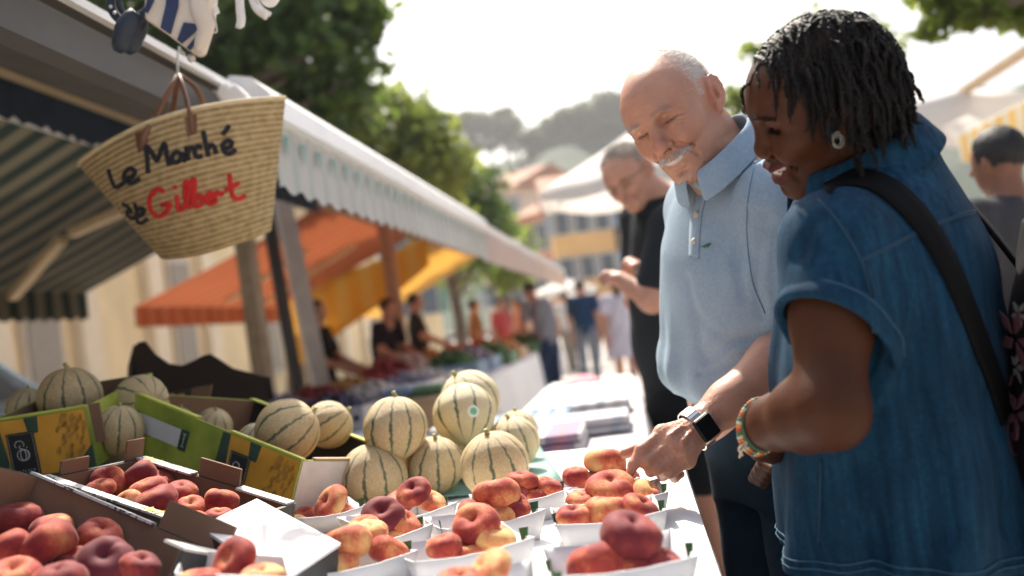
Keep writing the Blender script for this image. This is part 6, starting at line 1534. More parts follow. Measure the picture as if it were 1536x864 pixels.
# ================================================================= THE WOMAN IN THE DENIM SHIRT
SKIN_W = skin_mat('skin_brown', (.062, .022, .0095), (.085, .025, .012), (.085, .02, .02), (.006, .004, .003), .06, .5, 0, (.012, .009, .008), .16)
DENIM = fabric('denim_blue', (.0048, .029, .062), .36, 1100, .45, .8, .02, (.0095, .047, .092))
wR_ = imgR([[0.097, -0.908, -0.407], [-0.359, -0.414, 0.837], [0.928, -0.065, 0.366]])
WT = Fr(P(1242, 160.5, 1.294), wR_, .96)
wom = thing('person', 'woman with short black twisted locks in a sleeveless denim shirt, laughing down', 'person', P(1380, 840, 1.36)*V3(1, 1, 0))
W_ = SDF(); head(W_, WT, True, smile=1.0, jaw=.96, open_=True, age=.35)
O_ = P(1366, 812, 1.37); NBw = P(1308, 246, 1.315); wU = unit(NBw-O_); wL = unit(RC@V3(-.48, -.02, .87)); wL = unit(wL-wU*(wL@wU)); wF = np.cross(wU, wL); wF = wF if wF@(RC@V3(-1, 0, 0)) > 0 else -wF
WR3 = np.stack([wL, wF, wU], 1); wp = lambda l, f, u: O_+WR3@V3(l, f, u); HL = np.linalg.norm(NBw-O_)
W_.cone(WT(0, -24, -26), WT(0, -30, -74), .049, .050, .03); W_.cone(WT(0, -30, -74), NBw-wU*.05, .05, .066, .03); W_.cone(WT(0, 24, -80), NBw+wF*.05-wU*.05, .018, .03, .03)
W_.loft(O_, WR3, [(0, .16, .12, .12, 0, 0), (.2, .15, .11, .11, 0, 0), (.4, .15, .11, .10, 0, 0), (HL-.07, .11, .07, .07, 0, 0), (HL-.02, .05, .05, .05, 0, 0)], .03)
wS = P(1252, 372, 1.19); wE = P(1244, 613, 1.115); wW = P(1140, 640, 1.26)
wSr = wp(-.165, -.01, HL-.085); wEr = P(1330, 600, 1.66); wWr = P(1190, 660, 1.50)
W_.chain([wp(.07, 0, HL-.06), wS, wS+(wE-wS)*.45, wE], [.046, .044, .043, .039], .03)
W_.chain([wE, wE+(wW-wE)*.3, wE+(wW-wE)*.72, wW], [.039, .041, .031, .0255], .022)
W_.ell(wE+unit(RC@V3(.35, -.8, .3))*.012, .031, None, .02)
W_.chain([wp(-.07, 0, HL-.06), wSr, wEr, wWr], [.055, .054, .042, .027], .03)
hk = [P(1152, 672, 1.315), P(1160, 676, 1.330), P(1168, 676, 1.345), P(1176, 672, 1.36)]
ht_ = [[k+RC@V3(.018, -.010, -.022), k+RC@V3(.036, .0, -.032)] for k in hk]
hand(W_, wW, hk, ht_+[[P(1132, 655, 1.275), P(1140, 676, 1.305), P(1156, 684, 1.33)]], .0082, .006, .0135)
hk2 = [wWr+RC@V3(-.03-.002*i, -.02-.016*i*.6, .012*i*-1) for i in range(4)]
hand(W_, wWr, hk2, [[k+RC@V3(-.02, -.012, .02), k+RC@V3(-.012, -.016, .045)] for k in hk2]+[[wWr+RC@V3(-.01, .02, .02), wWr+RC@V3(-.035, .018, .035)]], .0082, .006, .0135)
lo = np.min([WT(0, 0, 140)-.13, wW-.12, wE-.09, wS-.1, O_-.17, wEr-.1, wWr-.1], 0); hi = np.max([WT(0, 0, 140)+.13, wSr+.1, O_+.17, wEr+.1, wE+.09], 0); hi = np.maximum(hi, wWr+.1); lo = np.minimum(lo, np.min(hk, 0)-.06)
def wscalp(l, f, u):
    line = 74-.006*l*l-np.clip(40-u, 0, 60)*1.15
    return np.clip((line-f)/9, 0, 1)*np.clip((u+36)/10, 0, 1)*~((np.abs(l) > 66) & (np.abs(f+10) < 28) & (u < 30))
skW = build_sdf('body', W_, lo, hi, .0025, SKIN_W, wom, skin_attrs(WT, True, wscalp))
# ---- shirt
def den_fold(q, th):
    l, f, u = q.T; v = np.clip(1-u/.42, 0, 1)
    d = .010*np.sin(th*6+1.6*np.sin(u*7)+.6)*v**1.1+.005*np.sin(th*13+u*6+1.5*np.sin(th*3))*v+.0022*np.sin(u*34+th*5+2*np.sin(l*30))*np.clip(1-abs(u-.3)/.25, 0, 1)
    d += .0026*np.sin(l*150)*np.exp(-((u-.33)/.07)**2)*(f < 0)*np.exp(-(l/.06)**2)       # gathers under the yoke
    d += .003*np.exp(-((u-.24+.35*l)/.02)**2)*(f < 0)*np.exp(-((l-.05)/.1)**2)
    return d
WS = SDF()
st = [(-.03, .236, .172, .180, 0, 0), (.02, .232, .170, .176, 0, 0), (.15, .222, .160, .160, 0, 0), (.28, .210, .150, .140, 0, 0), (.38, .202, .138, .132, 0, -.005), (HL-.11, .185, .11, .122, 0, -.008), (HL-.06, .135, .085, .100, 0, -.01), (HL-.02, .09, .07, .08, 0, -.012), (HL+.015, .068, .065, .068, 0, -.01)]
WS.loft(O_, WR3, st, .03, fold=den_fold)
sd_ = unit(wE-wS)
WS.cone(wp(.06, -.01, HL-.065), wS+wU*.004, .060, .060, .045); WS.cone(wp(-.06, -.01, HL-.065), wSr, .062, .066, .045)
WS.cone(wS+wU*.004, wS+sd_*.17, .060, .066, .03); sr_ = unit(wEr-wSr); WS.cone(wSr, wSr+sr_*.13, .068, .072, .03)
for c_, dp, w2 in (([(1240, 370), (1275, 400), (1300, 440)], .004, .010), ([(1330, 420), (1325, 480), (1330, 560)], .005, .014), ([(1405, 390), (1420, 480), (1450, 600)], .006, .014), ([(1305, 540), (1330, 600), (1350, 700)], .005, .016), ([(1225, 330), (1210, 360), (1195, 385)], .004, .009), ([(1370, 600), (1400, 700), (1420, 800)], .006, .02), ([(1280, 700), (1270, 760), (1285, 820)], .006, .016), ([(1480, 600), (1500, 700), (1510, 780)], .006, .018), ([(1430, 330), (1445, 400), (1462, 470)], .004, .012)):
    crease(WS, c_, dp, w2)
# sleeve mouth: only the sleeve beyond the arm is cut away, and the hem is curved
armax = SDF(); armax.cone(wS, wS+sd_*.5, .09, .11, .01)
cutn = unit(RC@V3(-.50, -.74, .42)); cp = P(1252, 452, 1.10)
wcut = SDF(); wcut.ops = list(WS.ops)
tors = SDF(); tors.loft(O_, WR3, st, .03, fold=den_fold)
def mouth(P_):                                             # region: past the cut plane, round the arm, outside the trunk
    a = -((P_-cp)@cutn); b_ = armax(P_, .3); c2 = -(tors(P_, .3)-.006)
    return np.maximum(np.maximum(a, b_), c2)
wcut.sub(mouth, .004)
hol = SDF(); hol.cone(wS+sd_*.035, wE, .054, .057, .01); hol2 = SDF(); hol2.cone(wSr+sr_*.03, wEr, .056, .058, .01)
wcut.sub(lambda P_: np.maximum(hol(P_, .3), -(tors(P_, .3)-.004)), .003); wcut.sub(lambda P_: np.maximum(hol2(P_, .3), -(tors(P_, .3)-.004)), .003)
def hemcut(P_):
    q = (P_-O_)@WR3; th = np.arctan2(q[:, 1], q[:, 0]); side = np.abs(np.cos(th))
    hz = .026*side**3+.012-.010*(1-side)
    return np.maximum(q[:, 2]-hz, -9.)
wcut.sub(hemcut, .002)
inner = SDF(); inner.loft(O_, WR3, [(a-.02 if i == 0 else a, b-.013, c-.013, d-.013, e, g) for i, (a, b, c, d, e, g) in enumerate(st[:4])], .02, fold=den_fold); wcut.sub(lambda P_: np.maximum(inner(P_, .3), ((P_-O_)@wU)-.10), .002)
shirt, _, _ = build_sdf('denim_shirt', wcut, np.min([O_-.33, wS-.17], 0), np.max([NBw+.12, O_+.33, wSr+.16], 0), .0032, DENIM, wom)
_t = DENIM.node_tree; _b = next(n for n in _t.nodes if n.type == 'BSDF_PRINCIPLED'); _src = _b.inputs['Base Color'].links[0].from_socket
_mp = _t.nodes.new('ShaderNodeMapping'); _mp.inputs['Scale'].default_value = (70, 70, 5); _tc = _t.nodes.new('ShaderNodeTexCoord'); _nz = _t.nodes.new('ShaderNodeTexNoise'); _nz.inputs['Scale'].default_value = 1.6; _nz.inputs['Detail'].default_value = 5
_t.links.new(_tc.outputs['Object'], _mp.inputs[0]); _t.links.new(_mp.outputs[0], _nz.inputs['Vector'])
_rp = _t.nodes.new('ShaderNodeValToRGB'); _rp.color_ramp.elements[0].position = .3; _rp.color_ramp.elements[0].color = (.55, .6, .65, 1); _rp.color_ramp.elements[1].position = .72; _rp.color_ramp.elements[1].color = (1.35, 1.3, 1.25, 1); _t.links.new(_nz.outputs[0], _rp.inputs[0])
_mx = _t.nodes.new('ShaderNodeMix'); _mx.data_type = 'RGBA'; _mx.blend_type = 'MULTIPLY'; _mx.inputs[0].default_value = 1; _t.links.new(_src, _mx.inputs[6]); _t.links.new(_rp.outputs[0], _mx.inputs[7]); _t.links.new(_mx.outputs[2], _b.inputs['Base Color'])
DST = mat('denim_thread', (.012, .05, .095), .85, .2); DLT = mat('denim_worn', (.035, .10, .165), .85, .25, 60)
wcR = np.stack([wR_[:, 0], wR_[:, 1], wR_[:, 2]], 1)
cL, cF, cU = unit(RC@V3(.16, -.22, .96)), unit(RC@V3(-.905, -.40, .06)), None
cF = unit(cF-cL*(cF@cL)); cU = np.cross(cL, -cF); cU = cU if cU@RC[:, 1] > 0 else -cU
ring_ = collar_ring('collar', P(1303, 249, 1.31), np.stack([cL, cF, cU], 1), .062, .082, .066, .30, DENIM, shirt, .040, .046, .022, .022)
# seams and edges
seam('seam', WS, [[(1292, 388), (1330, 370), (1380, 345), (1440, 322), (1480, 312)], [(1292, 392), (1330, 374), (1380, 349), (1440, 326), (1480, 316)], [(1228, 300), (1255, 330), (1290, 388), (1304, 440), (1309, 500)], [(1300, 400), (1310, 440), (1314, 500)], [(1232, 690), (1231, 740), (1229, 812)]], DST, shirt, .0013, .0012)
def edge_loop(fn_px, nm, mt, lift, r): pass
m = MB()
for k_ in range(2):                                       # double stitched hem
    L_ = []
    for t in np.linspace(-PI, PI, 160):
        a = np.abs(math.cos(t)); z = .026*a**3+.012-.010*(1-a)+.012+.010*k_; d0 = WR3@V3(math.cos(t), math.sin(t), 0); pts = O_+wU*z+np.outer(np.linspace(.12, .27, 60), d0); v_ = tors(pts, .3); i = int(np.argmax(v_ > 0)); L_.append(pts[i]+d0*.0002)
    m.tube(L_, .0011, 4, close=True)
m.build('hem_stitch', DLT, shirt, True)
# rolled cuff at the sleeve mouth: found on the cut plane
cu = unit(np.cross(cutn, RC[:, 1])); cv_ = np.cross(cutn, cu); ctr = wS+sd_*(((cp-wS)@cutn)/(sd_@cutn)); cuff = []
for t in np.linspace(0, 2*PI, 72, endpoint=False):
    d0 = cu*math.cos(t)+cv_*math.sin(t); pts = ctr+np.outer(np.linspace(.03, .20, 110), d0); v_ = WS(pts, .3); i = int(np.argmax(v_ > 0)); i = i if v_[i] > 0 else 60; cuff.append((pts[i], tors(pts[i][None], .3)[0]))
run = [c for c, tv in cuff]; keep = [tv > .004 for c, tv in cuff]
i0 = next((i for i in range(72) if keep[i] and not keep[i-1]), 0); seq = []
for j in range(72):
    if keep[(i0+j) % 72]: seq.append(run[(i0+j) % 72])
    elif seq: break
if len(seq) > 8:
    sm = np.array(seq)
    for _ in range(4): sm[1:-1] = (sm[:-2]+2*sm[1:-1]+sm[2:])/4
    G = []
    for c in sm:
        od = unit(c-ctr); G.append([c-od*.006-cutn*.002, c-od*.002+cutn*.003, c+od*.003+cutn*.0015, c+od*.0035-cutn*.010, c+od*.003-cutn*.022, c+od*.0003-cutn*.0245])
    MB().grid(np.array(G)).build('sleeve_cuff', DENIM, shirt, True, solid=.0025, subd=1)
    MB().tube([c+unit(c-ctr)*.0042-cutn*.019 for c in sm], .0009, 4).build('cuff_stitch', DLT, shirt, True)
# ---- trousers and shoes
BLK = fabric('black_trousers', (.012, .012, .014), .2, 700, .2)
J2 = SDF(); J2.loft(O_, np.stack([wL, wF, wU], 1), [(-.12, .185, .13, .15, 0, 0), (.08, .17, .12, .13, 0, 0)], .03); ft = []
hz = unit(wF*V3(1, 1, 0)); hl = unit(wL*V3(1, 1, 0))
for s_ in (-1, 1):
    hp = O_+wL*s_*.09-wU*.08; kn = V3(hp[0], hp[1], .47)+hz*.02; an = V3(hp[0], hp[1], .08)-hz*.02; J2.chain([hp, kn, an], [.11, .075, .058], .03); ft.append(an)
build_sdf('trousers', J2, V3(O_[0]-.32, O_[1]-.32, .02), V3(O_[0]+.32, O_[1]+.32, O_[2]+.1), .007, BLK, wom)
for an in ft: shoe(an, hz, mat('black_shoe', (.02, .02, .02), .5) if an is ft[0] else bpy.data.materials['black_shoe'], wom)
# ---- twisted locks
HAIRB = NT('black_hair'); co = HAIRB.coord(); b = HAIRB.bsdf(HAIRB.ramp(HAIRB.noise(26, 3, co), [(.3, (.004, .0035, .0035)), (.62, (.009, .007, .006)), (.8, (.03, .017, .011))]), .55, Specular_IOR_Level=.2); HAIRB.bump(b, HAIRB.noise(900, 2, co), .5, .001)
rr = np.random.default_rng(17); m = MB(); sc_ = .96
cen = np.array([0, -4, 34.]); rad = np.array([75, 96, 88.])
grav = wR_.T@V3(0, 0, -1)
N_ = 820; locs = []; gold = PI*(3-5**.5)
for i in range(N_):
    z = 1-2*(i+.5)/N_; a = i*gold; v = np.array([math.sqrt(1-z*z)*math.cos(a), math.sqrt(1-z*z)*math.sin(a), z])+rr.normal(size=3)*.03; v /= np.linalg.norm(v); p = cen+rad*v
    l, f, u = p
    if wscalp(np.array([l]), np.array([f]), np.array([u]))[0] < .9: continue
    locs.append((p, v))
fr_p, fr_d = [], []
for (p, v) in locs:
    nrm = unit(v/rad); l, f, u = p
    L = rr.uniform(78, 122); lay = 1.03+.035*rr.random()
    if f > 12: L = rr.uniform(58, 92)
    if f > 58 and rr.random() < .45: L = rr.uniform(30, 50)
    if u < 10: L = rr.uniform(35, 65)
    flow = unit(np.array([np.sign(l+rr.normal()*12)*.9, (-.35 if f > -5 else .12) if f < 50 else -.1, -.15])+rr.normal(size=3)*.25)
    d = unit(nrm*.10+flow*.7); q = p-nrm*2; path = [q.copy()]; stp = 4.
    wav = rr.normal(size=3)*.12; endk = rr.random() < .18
    for k in range(int(L/stp)):
        t = k*stp/L
        d = unit(d+grav*(.20+.1*t)+wav*math.sin(k*.5)+rr.normal(size=3)*.11+(rr.normal(size=3)*.5 if endk and t > .85 else 0))
        q = q+d*stp; e = (q-cen)/rad; ne = np.linalg.norm(e)
        if q[2] > -38 and ne < lay: q = cen+rad*e/ne*(lay*.6+ne*.4); d = unit(d-.35*unit(e/rad)*(d@unit(e/rad)))
        elif q[2] <= -38:
            rxy = np.linalg.norm(q[:2]-np.array([0, -14])); 
            if rxy < 66 and q[1] < 30: q[:2] = np.array([0, -14])+(q[:2]-np.array([0, -14]))/max(rxy, 1)*66
        path.append(q.copy())
    path = spline(path, max(10, int(L/1.35))); n = len(path)
    tg = np.gradient(path, axis=0); tg /= np.linalg.norm(tg, axis=1)[:, None]
    uu = np.cross(tg, [.3, .5, .8]); uu /= np.linalg.norm(uu, axis=1)[:, None]; vv = np.cross(tg, uu)
    s_ = np.arange(n)*1.35; R0 = rr.uniform(1.7, 2.6)*np.clip((s_[-1]-s_)/14, .35, 1)*np.clip(.6+s_/20, 0, 1); ph = rr.uniform(0, 6.28); pit = rr.uniform(8, 11)*(1+.25*np.sin(s_*.21+rr.uniform(0, 6)))
    for sgn in (0, PI):
        an_ = ph+sgn+s_*2*PI/pit
        c = path+(np.cos(an_)[:, None]*uu+np.sin(an_)[:, None]*vv)*(R0*.82)[:, None]
        m.tube((c*sc_/1000)@wR_.T+WT.o, R0*sc_/1000*.84, 6)
    k = rr.integers(0, n, 44); th = rr.uniform(0, 6.28, 44); dd = np.cos(th)[:, None]*uu[k]+np.sin(th)[:, None]*vv[k]+tg[k]*rr.normal(size=(44, 1))*.9
    fr_p.append(path[k]+dd*1.5); fr_d.append(dd)
hair = m.build('hair', HAIRB.m, wom, True)
Vb, Fb = skW[1], skW[2]; ql = WT.inv(Vb); ok = wscalp(*ql.T) > .55
fk = Fb[ok[Fb].all(1)]; used = np.unique(fk); re_ = np.full(len(Vb), -1); re_[used] = np.arange(len(used)); gq = W_.grad(Vb[used])
link('hair_cap', mesh('hair_cap', Vb[used]+gq*(.0028+.0016*np.sin(ql[used]*.9).sum(1)[:, None]*.5)-root_loc(wom), re_[fk], HAIRB.m, True), wom)
fp = np.concatenate(fr_p)*sc_/1000@wR_.T+WT.o; fd = np.concatenate(fr_d); fd /= np.linalg.norm(fd, axis=1)[:, None]
strands('loose_hair', fp, fd@wR_.T,   .006, .00013, HAIRB.m, hair, .7, 21)
Vb = skW[1]; ql = WT.inv(Vb); l, f, u = ql.T
def roots_w(mask, n, seed):
    r = np.random.default_rng(seed); i = np.flatnonzero(mask); i = r.choice(i, n); p = Vb[i]+r.normal(size=(n, 3))*.0007; return p, W_.grad(p)
for nm, mk, n, L_, up_ in (('eyebrow', (np.abs(np.abs(l)-31) < 20) & (np.abs(u-(38-.012*(np.abs(l)-28)**2)) < 3.2) & (f > 50), 750, .005, .15), ('eyelash', (np.abs(np.abs(l)-31) < 13) & (np.abs(u-11.5) < 1.6) & (f > 74), 300, .0065, -.5)):
  for sd_e in (-1, 1):
    p, g = roots_w(mk & (l*sd_e > 0), n//2, 9); sx = np.sign(WT.inv(p)[:, 0]); dl = np.stack([sx*.7, 0*sx+(.2 if nm == 'eyebrow' else .8), 0*sx+up_], 1)@wR_.T; d_ = g*.3+dl; d_ /= np.linalg.norm(d_, axis=1)[:, None]; strands(nm, p, d_, L_, .00028, HAIRB.m, wom, .15, 3)
# ---- earring: a coiled silver hoop
SILVER = mat('earring_silver', (.3, .28, .24), .25, .1, 60, .1, Metallic=1.)
e0 = P(1257, 211, 1.195); a = np.linspace(0, 4.4*PI, 60); rad_ = np.linspace(.0105, .004, 60)
MB().tube([e0+RC@V3(r*math.cos(t+1.2)*.8, r*math.sin(t+1.2), .002*math.sin(t*.5)) for t, r in zip(a, rad_)], .0010, 7).build('earring', SILVER, wom, True)
# ---- bracelets: cords, beads and a tied end
ax_b = unit(wW-wE); bu = unit(np.cross(ax_b, (0, 0, 1))); bv = np.cross(ax_b, bu)
CORDS = [mat('cord_green', (.02, .14, .06), .7), mat('cord_red', (.4, .03, .02), .6), mat('cord_dark', (.04, .025, .02), .7)]; BEAD = [mat('bead_'+n_, c, .35, .05, 8, 0) for n_, c in (('red', (.5, .05, .02)), ('orange', (.6, .22, .03)), ('cream', (.6, .5, .36)), ('green', (.03, .2, .08)))]
for k_, (off, tilt, r0, mt) in enumerate(((.002, .20, .0305, CORDS[0]), (.008, .34, .0325, CORDS[1]), (-.004, .05, .031, CORDS[2]), (.013, .45, .034, CORDS[0]))):
    cc_ = wE+(wW-wE)*.93+ax_b*off; L_ = [cc_+(bu*math.cos(t)+bv*math.sin(t))*r0+ax_b*tilt*r0*math.sin(t+.4) for t in np.linspace(0, 2*PI, 48, endpoint=False)]
    br_ = MB().tube(L_, .0015 if k_ else .002, 6, close=True).build('bracelet', mt, wom, True)
    if k_ in (1, 3):
        us = np.linspace(0, PI, 6); as_ = np.linspace(0, 2*PI, 8)[:-1]; SV_ = np.array([[math.sin(p)*math.cos(q), math.sin(p)*math.sin(q), math.cos(p)] for p in us for q in as_]); SF_ = [(i*7+j, (i+1)*7+j, (i+1)*7+(j+1) % 7, i*7+(j+1) % 7) for i in range(5) for j in range(7)]
        for bi in range(4):
            mb_ = MB()
            for j in range(bi, 48, 4): mb_.add(SV_*.0026+L_[j], SF_)
            mb_.build('beads', BEAD[bi], br_, True)
te = P(1122, 662, 1.245)
m = MB(); m.tube(spline([te, P(1113, 668, 1.243), P(1108, 674, 1.243), P(1111, 680, 1.243), P(1109, 687, 1.243)], 12), .0014, 6); m.tube(spline([te, P(1116, 672, 1.24), P(1112, 677, 1.24), P(1114, 684, 1.24)], 10), .0011, 6); m.build('bracelet_tie', BEAD[2], wom, True)
# ---- backpack
BPK = NT('black_backpack'); co = BPK.coord(); b = BPK.bsdf((.004, .004, .005), .85, Specular_IOR_Level=.12); BPK.bump(b, BPK.noise(350, 2, co), .3, .001)
bag = thing('backpack', 'black backpack with pink and white embroidered flowers on the woman in denim', 'backpack', P(1650, 590, 1.22))
bc = P(1622, 585, 1.25); BS = SDF(); BS.loft(bc-wU*.24, WR3, [(0, .13, .07, .06, 0, 0), (.04, .155, .085, .075, 0, 0), (.25, .15, .08, .07, 0, 0), (.40, .13, .065, .06, 0, 0), (.46, .09, .045, .04, 0, 0)], .03, p=3.2, fold=lambda q, th: .004*np.sin(q[:, 2]*40+th*3))
build_sdf('body', BS, bc-.36, bc+.36, .006, BPK.m, bag)
STRAP = NT('black_webbing'); co = STRAP.coord(); b = STRAP.bsdf((.004, .004, .0045), .8, Specular_IOR_Level=.12); STRAP.bump(b, STRAP.noise(500, 2, co), .3, .001)
strap_ = ribbon('strap', WS, [(1236, 284), (1248, 266), (1285, 255), (1322, 262), (1368, 292), (1412, 350), (1446, 420), (1476, 500), (1498, 560), (1516, 620)], [(1246, 294), (1256, 279), (1285, 281), (1310, 290), (1348, 321), (1388, 372), (1424, 440), (1456, 520), (1480, 580), (1500, 640)], STRAP.m, bag, .003, 40, .003)
ribbon('strap', WS, [(1462, 285), (1480, 318), (1494, 370), (1502, 440)], [(1440, 292), (1466, 330), (1478, 380), (1488, 450)], STRAP.m, bag, .004, 16, .006) if False else None
q1 = [wp(-.115, .05, HL-.045), wp(-.125, -.03, HL-.018), wp(-.135, -.095, HL-.07), wp(-.12, -.16, HL-.17), wp(-.10, -.21, HL-.27), bc+wU*.12+wL*-.06+wF*.05]
c_ = spline(q1, 26); G = np.array([[p+wL*o for o in (-.026, -.009, .009, .026)] for p in c_]); MB().grid(G).build('strap', STRAP.m, bag, True, solid=.006)
PK = mat('embroidery_pink', (.07, .017, .026), .8, .2); WHE = mat('embroidery_white', (.12, .11, .105), .8, .2); RDE = mat('embroidery_red', (.16, .02, .02), .8)
def flower(px, py, s, mt, petals, a0):
    p = BS.hit(px, py); 
    if p is None: return
    n_ = BS.grad(p[None])[0]; ex_ = unit(np.cross(n_, (0, 0, 1))); ey_ = np.cross(n_, ex_); m = MB()
    for k in range(petals):
        a = a0+2*PI*k/petals; e = ex_*math.cos(a)+ey_*math.sin(a); w2 = np.cross(n_, e)
        m.slab([p+e*s*.15+n_*.004, p+e*s*.55+w2*s*.2+n_*.003, p+e*s+n_*.002, p+e*s*.55-w2*s*.2+n_*.003], n_*.0015)
    m.build('flower', mt, bag)
for a in ((1528, 505, .040, PK, 5, .3), (1512, 545, .022, WHE, 6, .1), (1530, 550, .02, WHE, 5, .6), (1520, 585, .026, PK, 4, .9), (1508, 640, .016, WHE, 5, 0), (1533, 470, .016, WHE, 5, .2), (1530, 620, .03, PK, 5, .5), (1518, 700, .024, PK, 5, .1)): flower(*a)
m = MB()
for (x, y) in ((1494, 525), (1525, 650), (1510, 470)):
    p = BS.hit(x, y)
    if p is None: continue
    n_ = BS.grad(p[None])[0]; ex_ = unit(np.cross(n_, (0, 0, 1))); ey_ = np.cross(n_, ex_); m.tube([p+n_*.003+(ex_*math.cos(t)+ey_*math.sin(t))*(.003+.0028*t) for t in np.linspace(0, 8, 30)], .0008, 5)
if m.v: m.build('scroll_embroidery', RDE, bag, True)
# ================================================================= OTHER PEOPLE
SKIN_T = skin_mat('skin_tanned', (.50, .27, .18), (.5, .2, .14), (.45, .2, .16), (.06, .04, .03), .12, .5)
SKIN_D = skin_mat('skin_deep', (.22, .10, .06), (.24, .1, .06), (.2, .08, .07), (.02, .01, .01), .1, .5)
# ---- the man with folded arms behind
bm = thing('person', 'grey haired man in a black polo and glasses with his arms folded', 'person', P(1030, 560, 3.7)*V3(1, 1, 0))
OT = Fr(P(947, 268, 3.62), HR, 1.02)
S = SDF(); head(S, OT, False, smile=.1, age=.4)
nb = P(992, 302, 3.64); hip = P(1022, 545, 3.74); u_ = unit(nb-hip); f_ = unit(RC@V3(-.9, 0, .43)); l_ = unit(np.cross(u_, f_)); l_ = l_ if l_@(-_f) > 0 else -l_; f_ = unit(f_-u_*(f_@u_)); R_ = np.stack([l_, f_, u_], 1); HB = np.linalg.norm(nb-hip)
bp = lambda l, f, u: hip+R_@V3(l, f, u)
S.cone(OT(0, -24, -26), nb, .058, .07, .03)
S.loft(hip, R_, [(0, .15, .11, .11, 0, 0), (.3, .16, .12, .12, 0, 0), (HB-.08, .13, .08, .08, 0, 0), (HB-.02, .05, .05, .05, 0, 0)], .03)
sl_ = P(1004, 338, 3.47); el_ = P(978, 448, 3.42); wl_ = P(932, 420, 3.50); sr2 = bp(-.18, -.01, HB-.07); er2 = P(955, 450, 3.84); wr2 = P(945, 398, 3.55)
S.chain([bp(.06, 0, HB-.06), sl_, el_, wl_], [.06, .058, .046, .030], .03); S.chain([bp(-.06, 0, HB-.06), sr2, er2, wr2], [.06, .055, .044, .03], .03)
def simple_hand(S, W, d, up, r=1.):
    d = unit(d); up = unit(up-d*(up@d)); s_ = np.cross(d, up)
    K_ = [W+d*.08*r+s_*o*r for o in (-.033, -.011, .011, .031)]
    hand(S, W, K_, [[k+d*.026*r-up*.026*r, k-d*.006*r-up*.04*r] for k in K_]+[[W+d*.02*r-s_*.02*r, W+d*.045*r-s_*.04*r-up*.015, W+d*.075*r-s_*.03*r-up*.03]])
simple_hand(S, wl_, P(905, 408, 3.56)-wl_, V3(0, 0, 1), .72); simple_hand(S, wr2, P(975, 402, 3.44)-wr2, V3(0, 0, 1), .72)
hpz = hip-V3(0, 0, .12); legs = []
for s_ in (-1, 1):
    h0 = hpz+l_*s_*.09*V3(1, 1, 0); k0 = V3(h0[0], h0[1], .48)+f_*.02; a0 = V3(h0[0], h0[1], .08)-f_*.03; S.chain([h0, k0, k0*.55+a0*.45, a0], [.08, .058, .060, .04], .03); legs.append((h0, k0, a0))
lo = np.array([min(hip[0], wl_[0])-.3, hip[1]-.5, .03]); hi = np.array([hip[0]+.35, hip[1]+.45, OT(0, 0, 140)[2]+.05])
skB = build_sdf('body', S, lo, hi, .005, SKIN_T, bm, skin_attrs(OT))
BPO = fabric('black_polo', (.018, .022, .026), .2, 700, .3)
S2 = SDF(); S2.loft(hip, R_, [(-.10, .175, .135, .14, 0, 0), (.0, .18, .15, .14, 0, .01), (.15, .185, .155, .14, 0, .01), (.32, .19, .135, .13, 0, 0), (HB-.10, .17, .10, .11, 0, 0), (HB-.05, .11, .08, .085, 0, 0), (HB, .07, .066, .066, 0, 0)], .03, fold=lambda q, th: .005*np.sin(q[:, 2]*30+th*4)*np.clip(1-q[:, 2]/.4, 0, 1))
S2.cone(bp(.06, 0, HB-.06), sl_, .066, .07, .04); S2.cone(sl_, sl_+(el_-sl_)*.72, .068, .072, .03); S2.cone(bp(-.06, 0, HB-.06), sr2, .066, .068, .04); S2.cone(sr2, sr2+(er2-sr2)*.7, .066, .066, .03)
sh = build_sdf('polo_shirt', S2, hip-.45, np.maximum(nb, hip)+.4, .006, BPO, bm)[0]
collar_ring('collar', nb-u_*.005, R_, .068, .078, .066, .2, BPO, sh, .03, .045, .02, .01)
S3 = SDF(); S3.loft(hpz, np.stack([unit(l_*V3(1, 1, 0)), unit(f_*V3(1, 1, 0)), V3(0, 0, 1)], 1), [(-.08, .17, .13, .13, 0, 0), (.14, .165, .135, .13, 0, 0)], .03)
for h0, k0, a0 in legs: S3.chain([h0, k0+V3(0, 0, .06)], [.105, .095], .03); shoe(a0, unit(f_*V3(1, 1, 0)), SHOE, bm)
build_sdf('shorts', S3, V3(hip[0]-.35, hip[1]-.35, .4), V3(hip[0]+.35, hip[1]+.35, hip[2]+.1), .008, fabric('black_shorts', (.012, .014, .017), .2), bm)
Vb = skB[1]; q = OT.inv(Vb); l, f, u = q.T
mk = (u > 20) & (f < 50+.25*(u-60)) & ((f < 20) | (u > 78)) & ~((np.abs(l) > 68) & (np.abs(f+10) < 28) & (u < 38)) | ((u > -30) & (f < -40))
r = np.random.default_rng(2); i = r.choice(np.flatnonzero(mk), 9000); p = Vb[i]; g = S.grad(p); d = g*.6+HR@V3(0, -.7, .2); d /= np.linalg.norm(d, axis=1)[:, None]
strands('hair', p, d, .016, .0008, mat('salt_hair', (.46, .42, .37), .6, .3, 30, 0), bm, .4, 4)
m = MB()
for x in (-1, 1):
    m.tube([OT(x*31+22*math.cos(t), 97-.02*abs(x*31+22*math.cos(t))**1.3*.6, 13+15*math.sin(t)) for t in np.linspace(0, 2*PI, 24, endpoint=False)], .0016, 6, close=True); m.tube([OT(x*52, 84, 18), OT(x*74, 50, 16), OT(x*78, -4, 14)], .0016, 6)
m.tube([OT(-9, 102, 14), OT(0, 105, 17), OT(9, 102, 14)], .0016, 6); m.build('glasses', mat('glasses_frame', (.03, .03, .03), .3), bm, True)
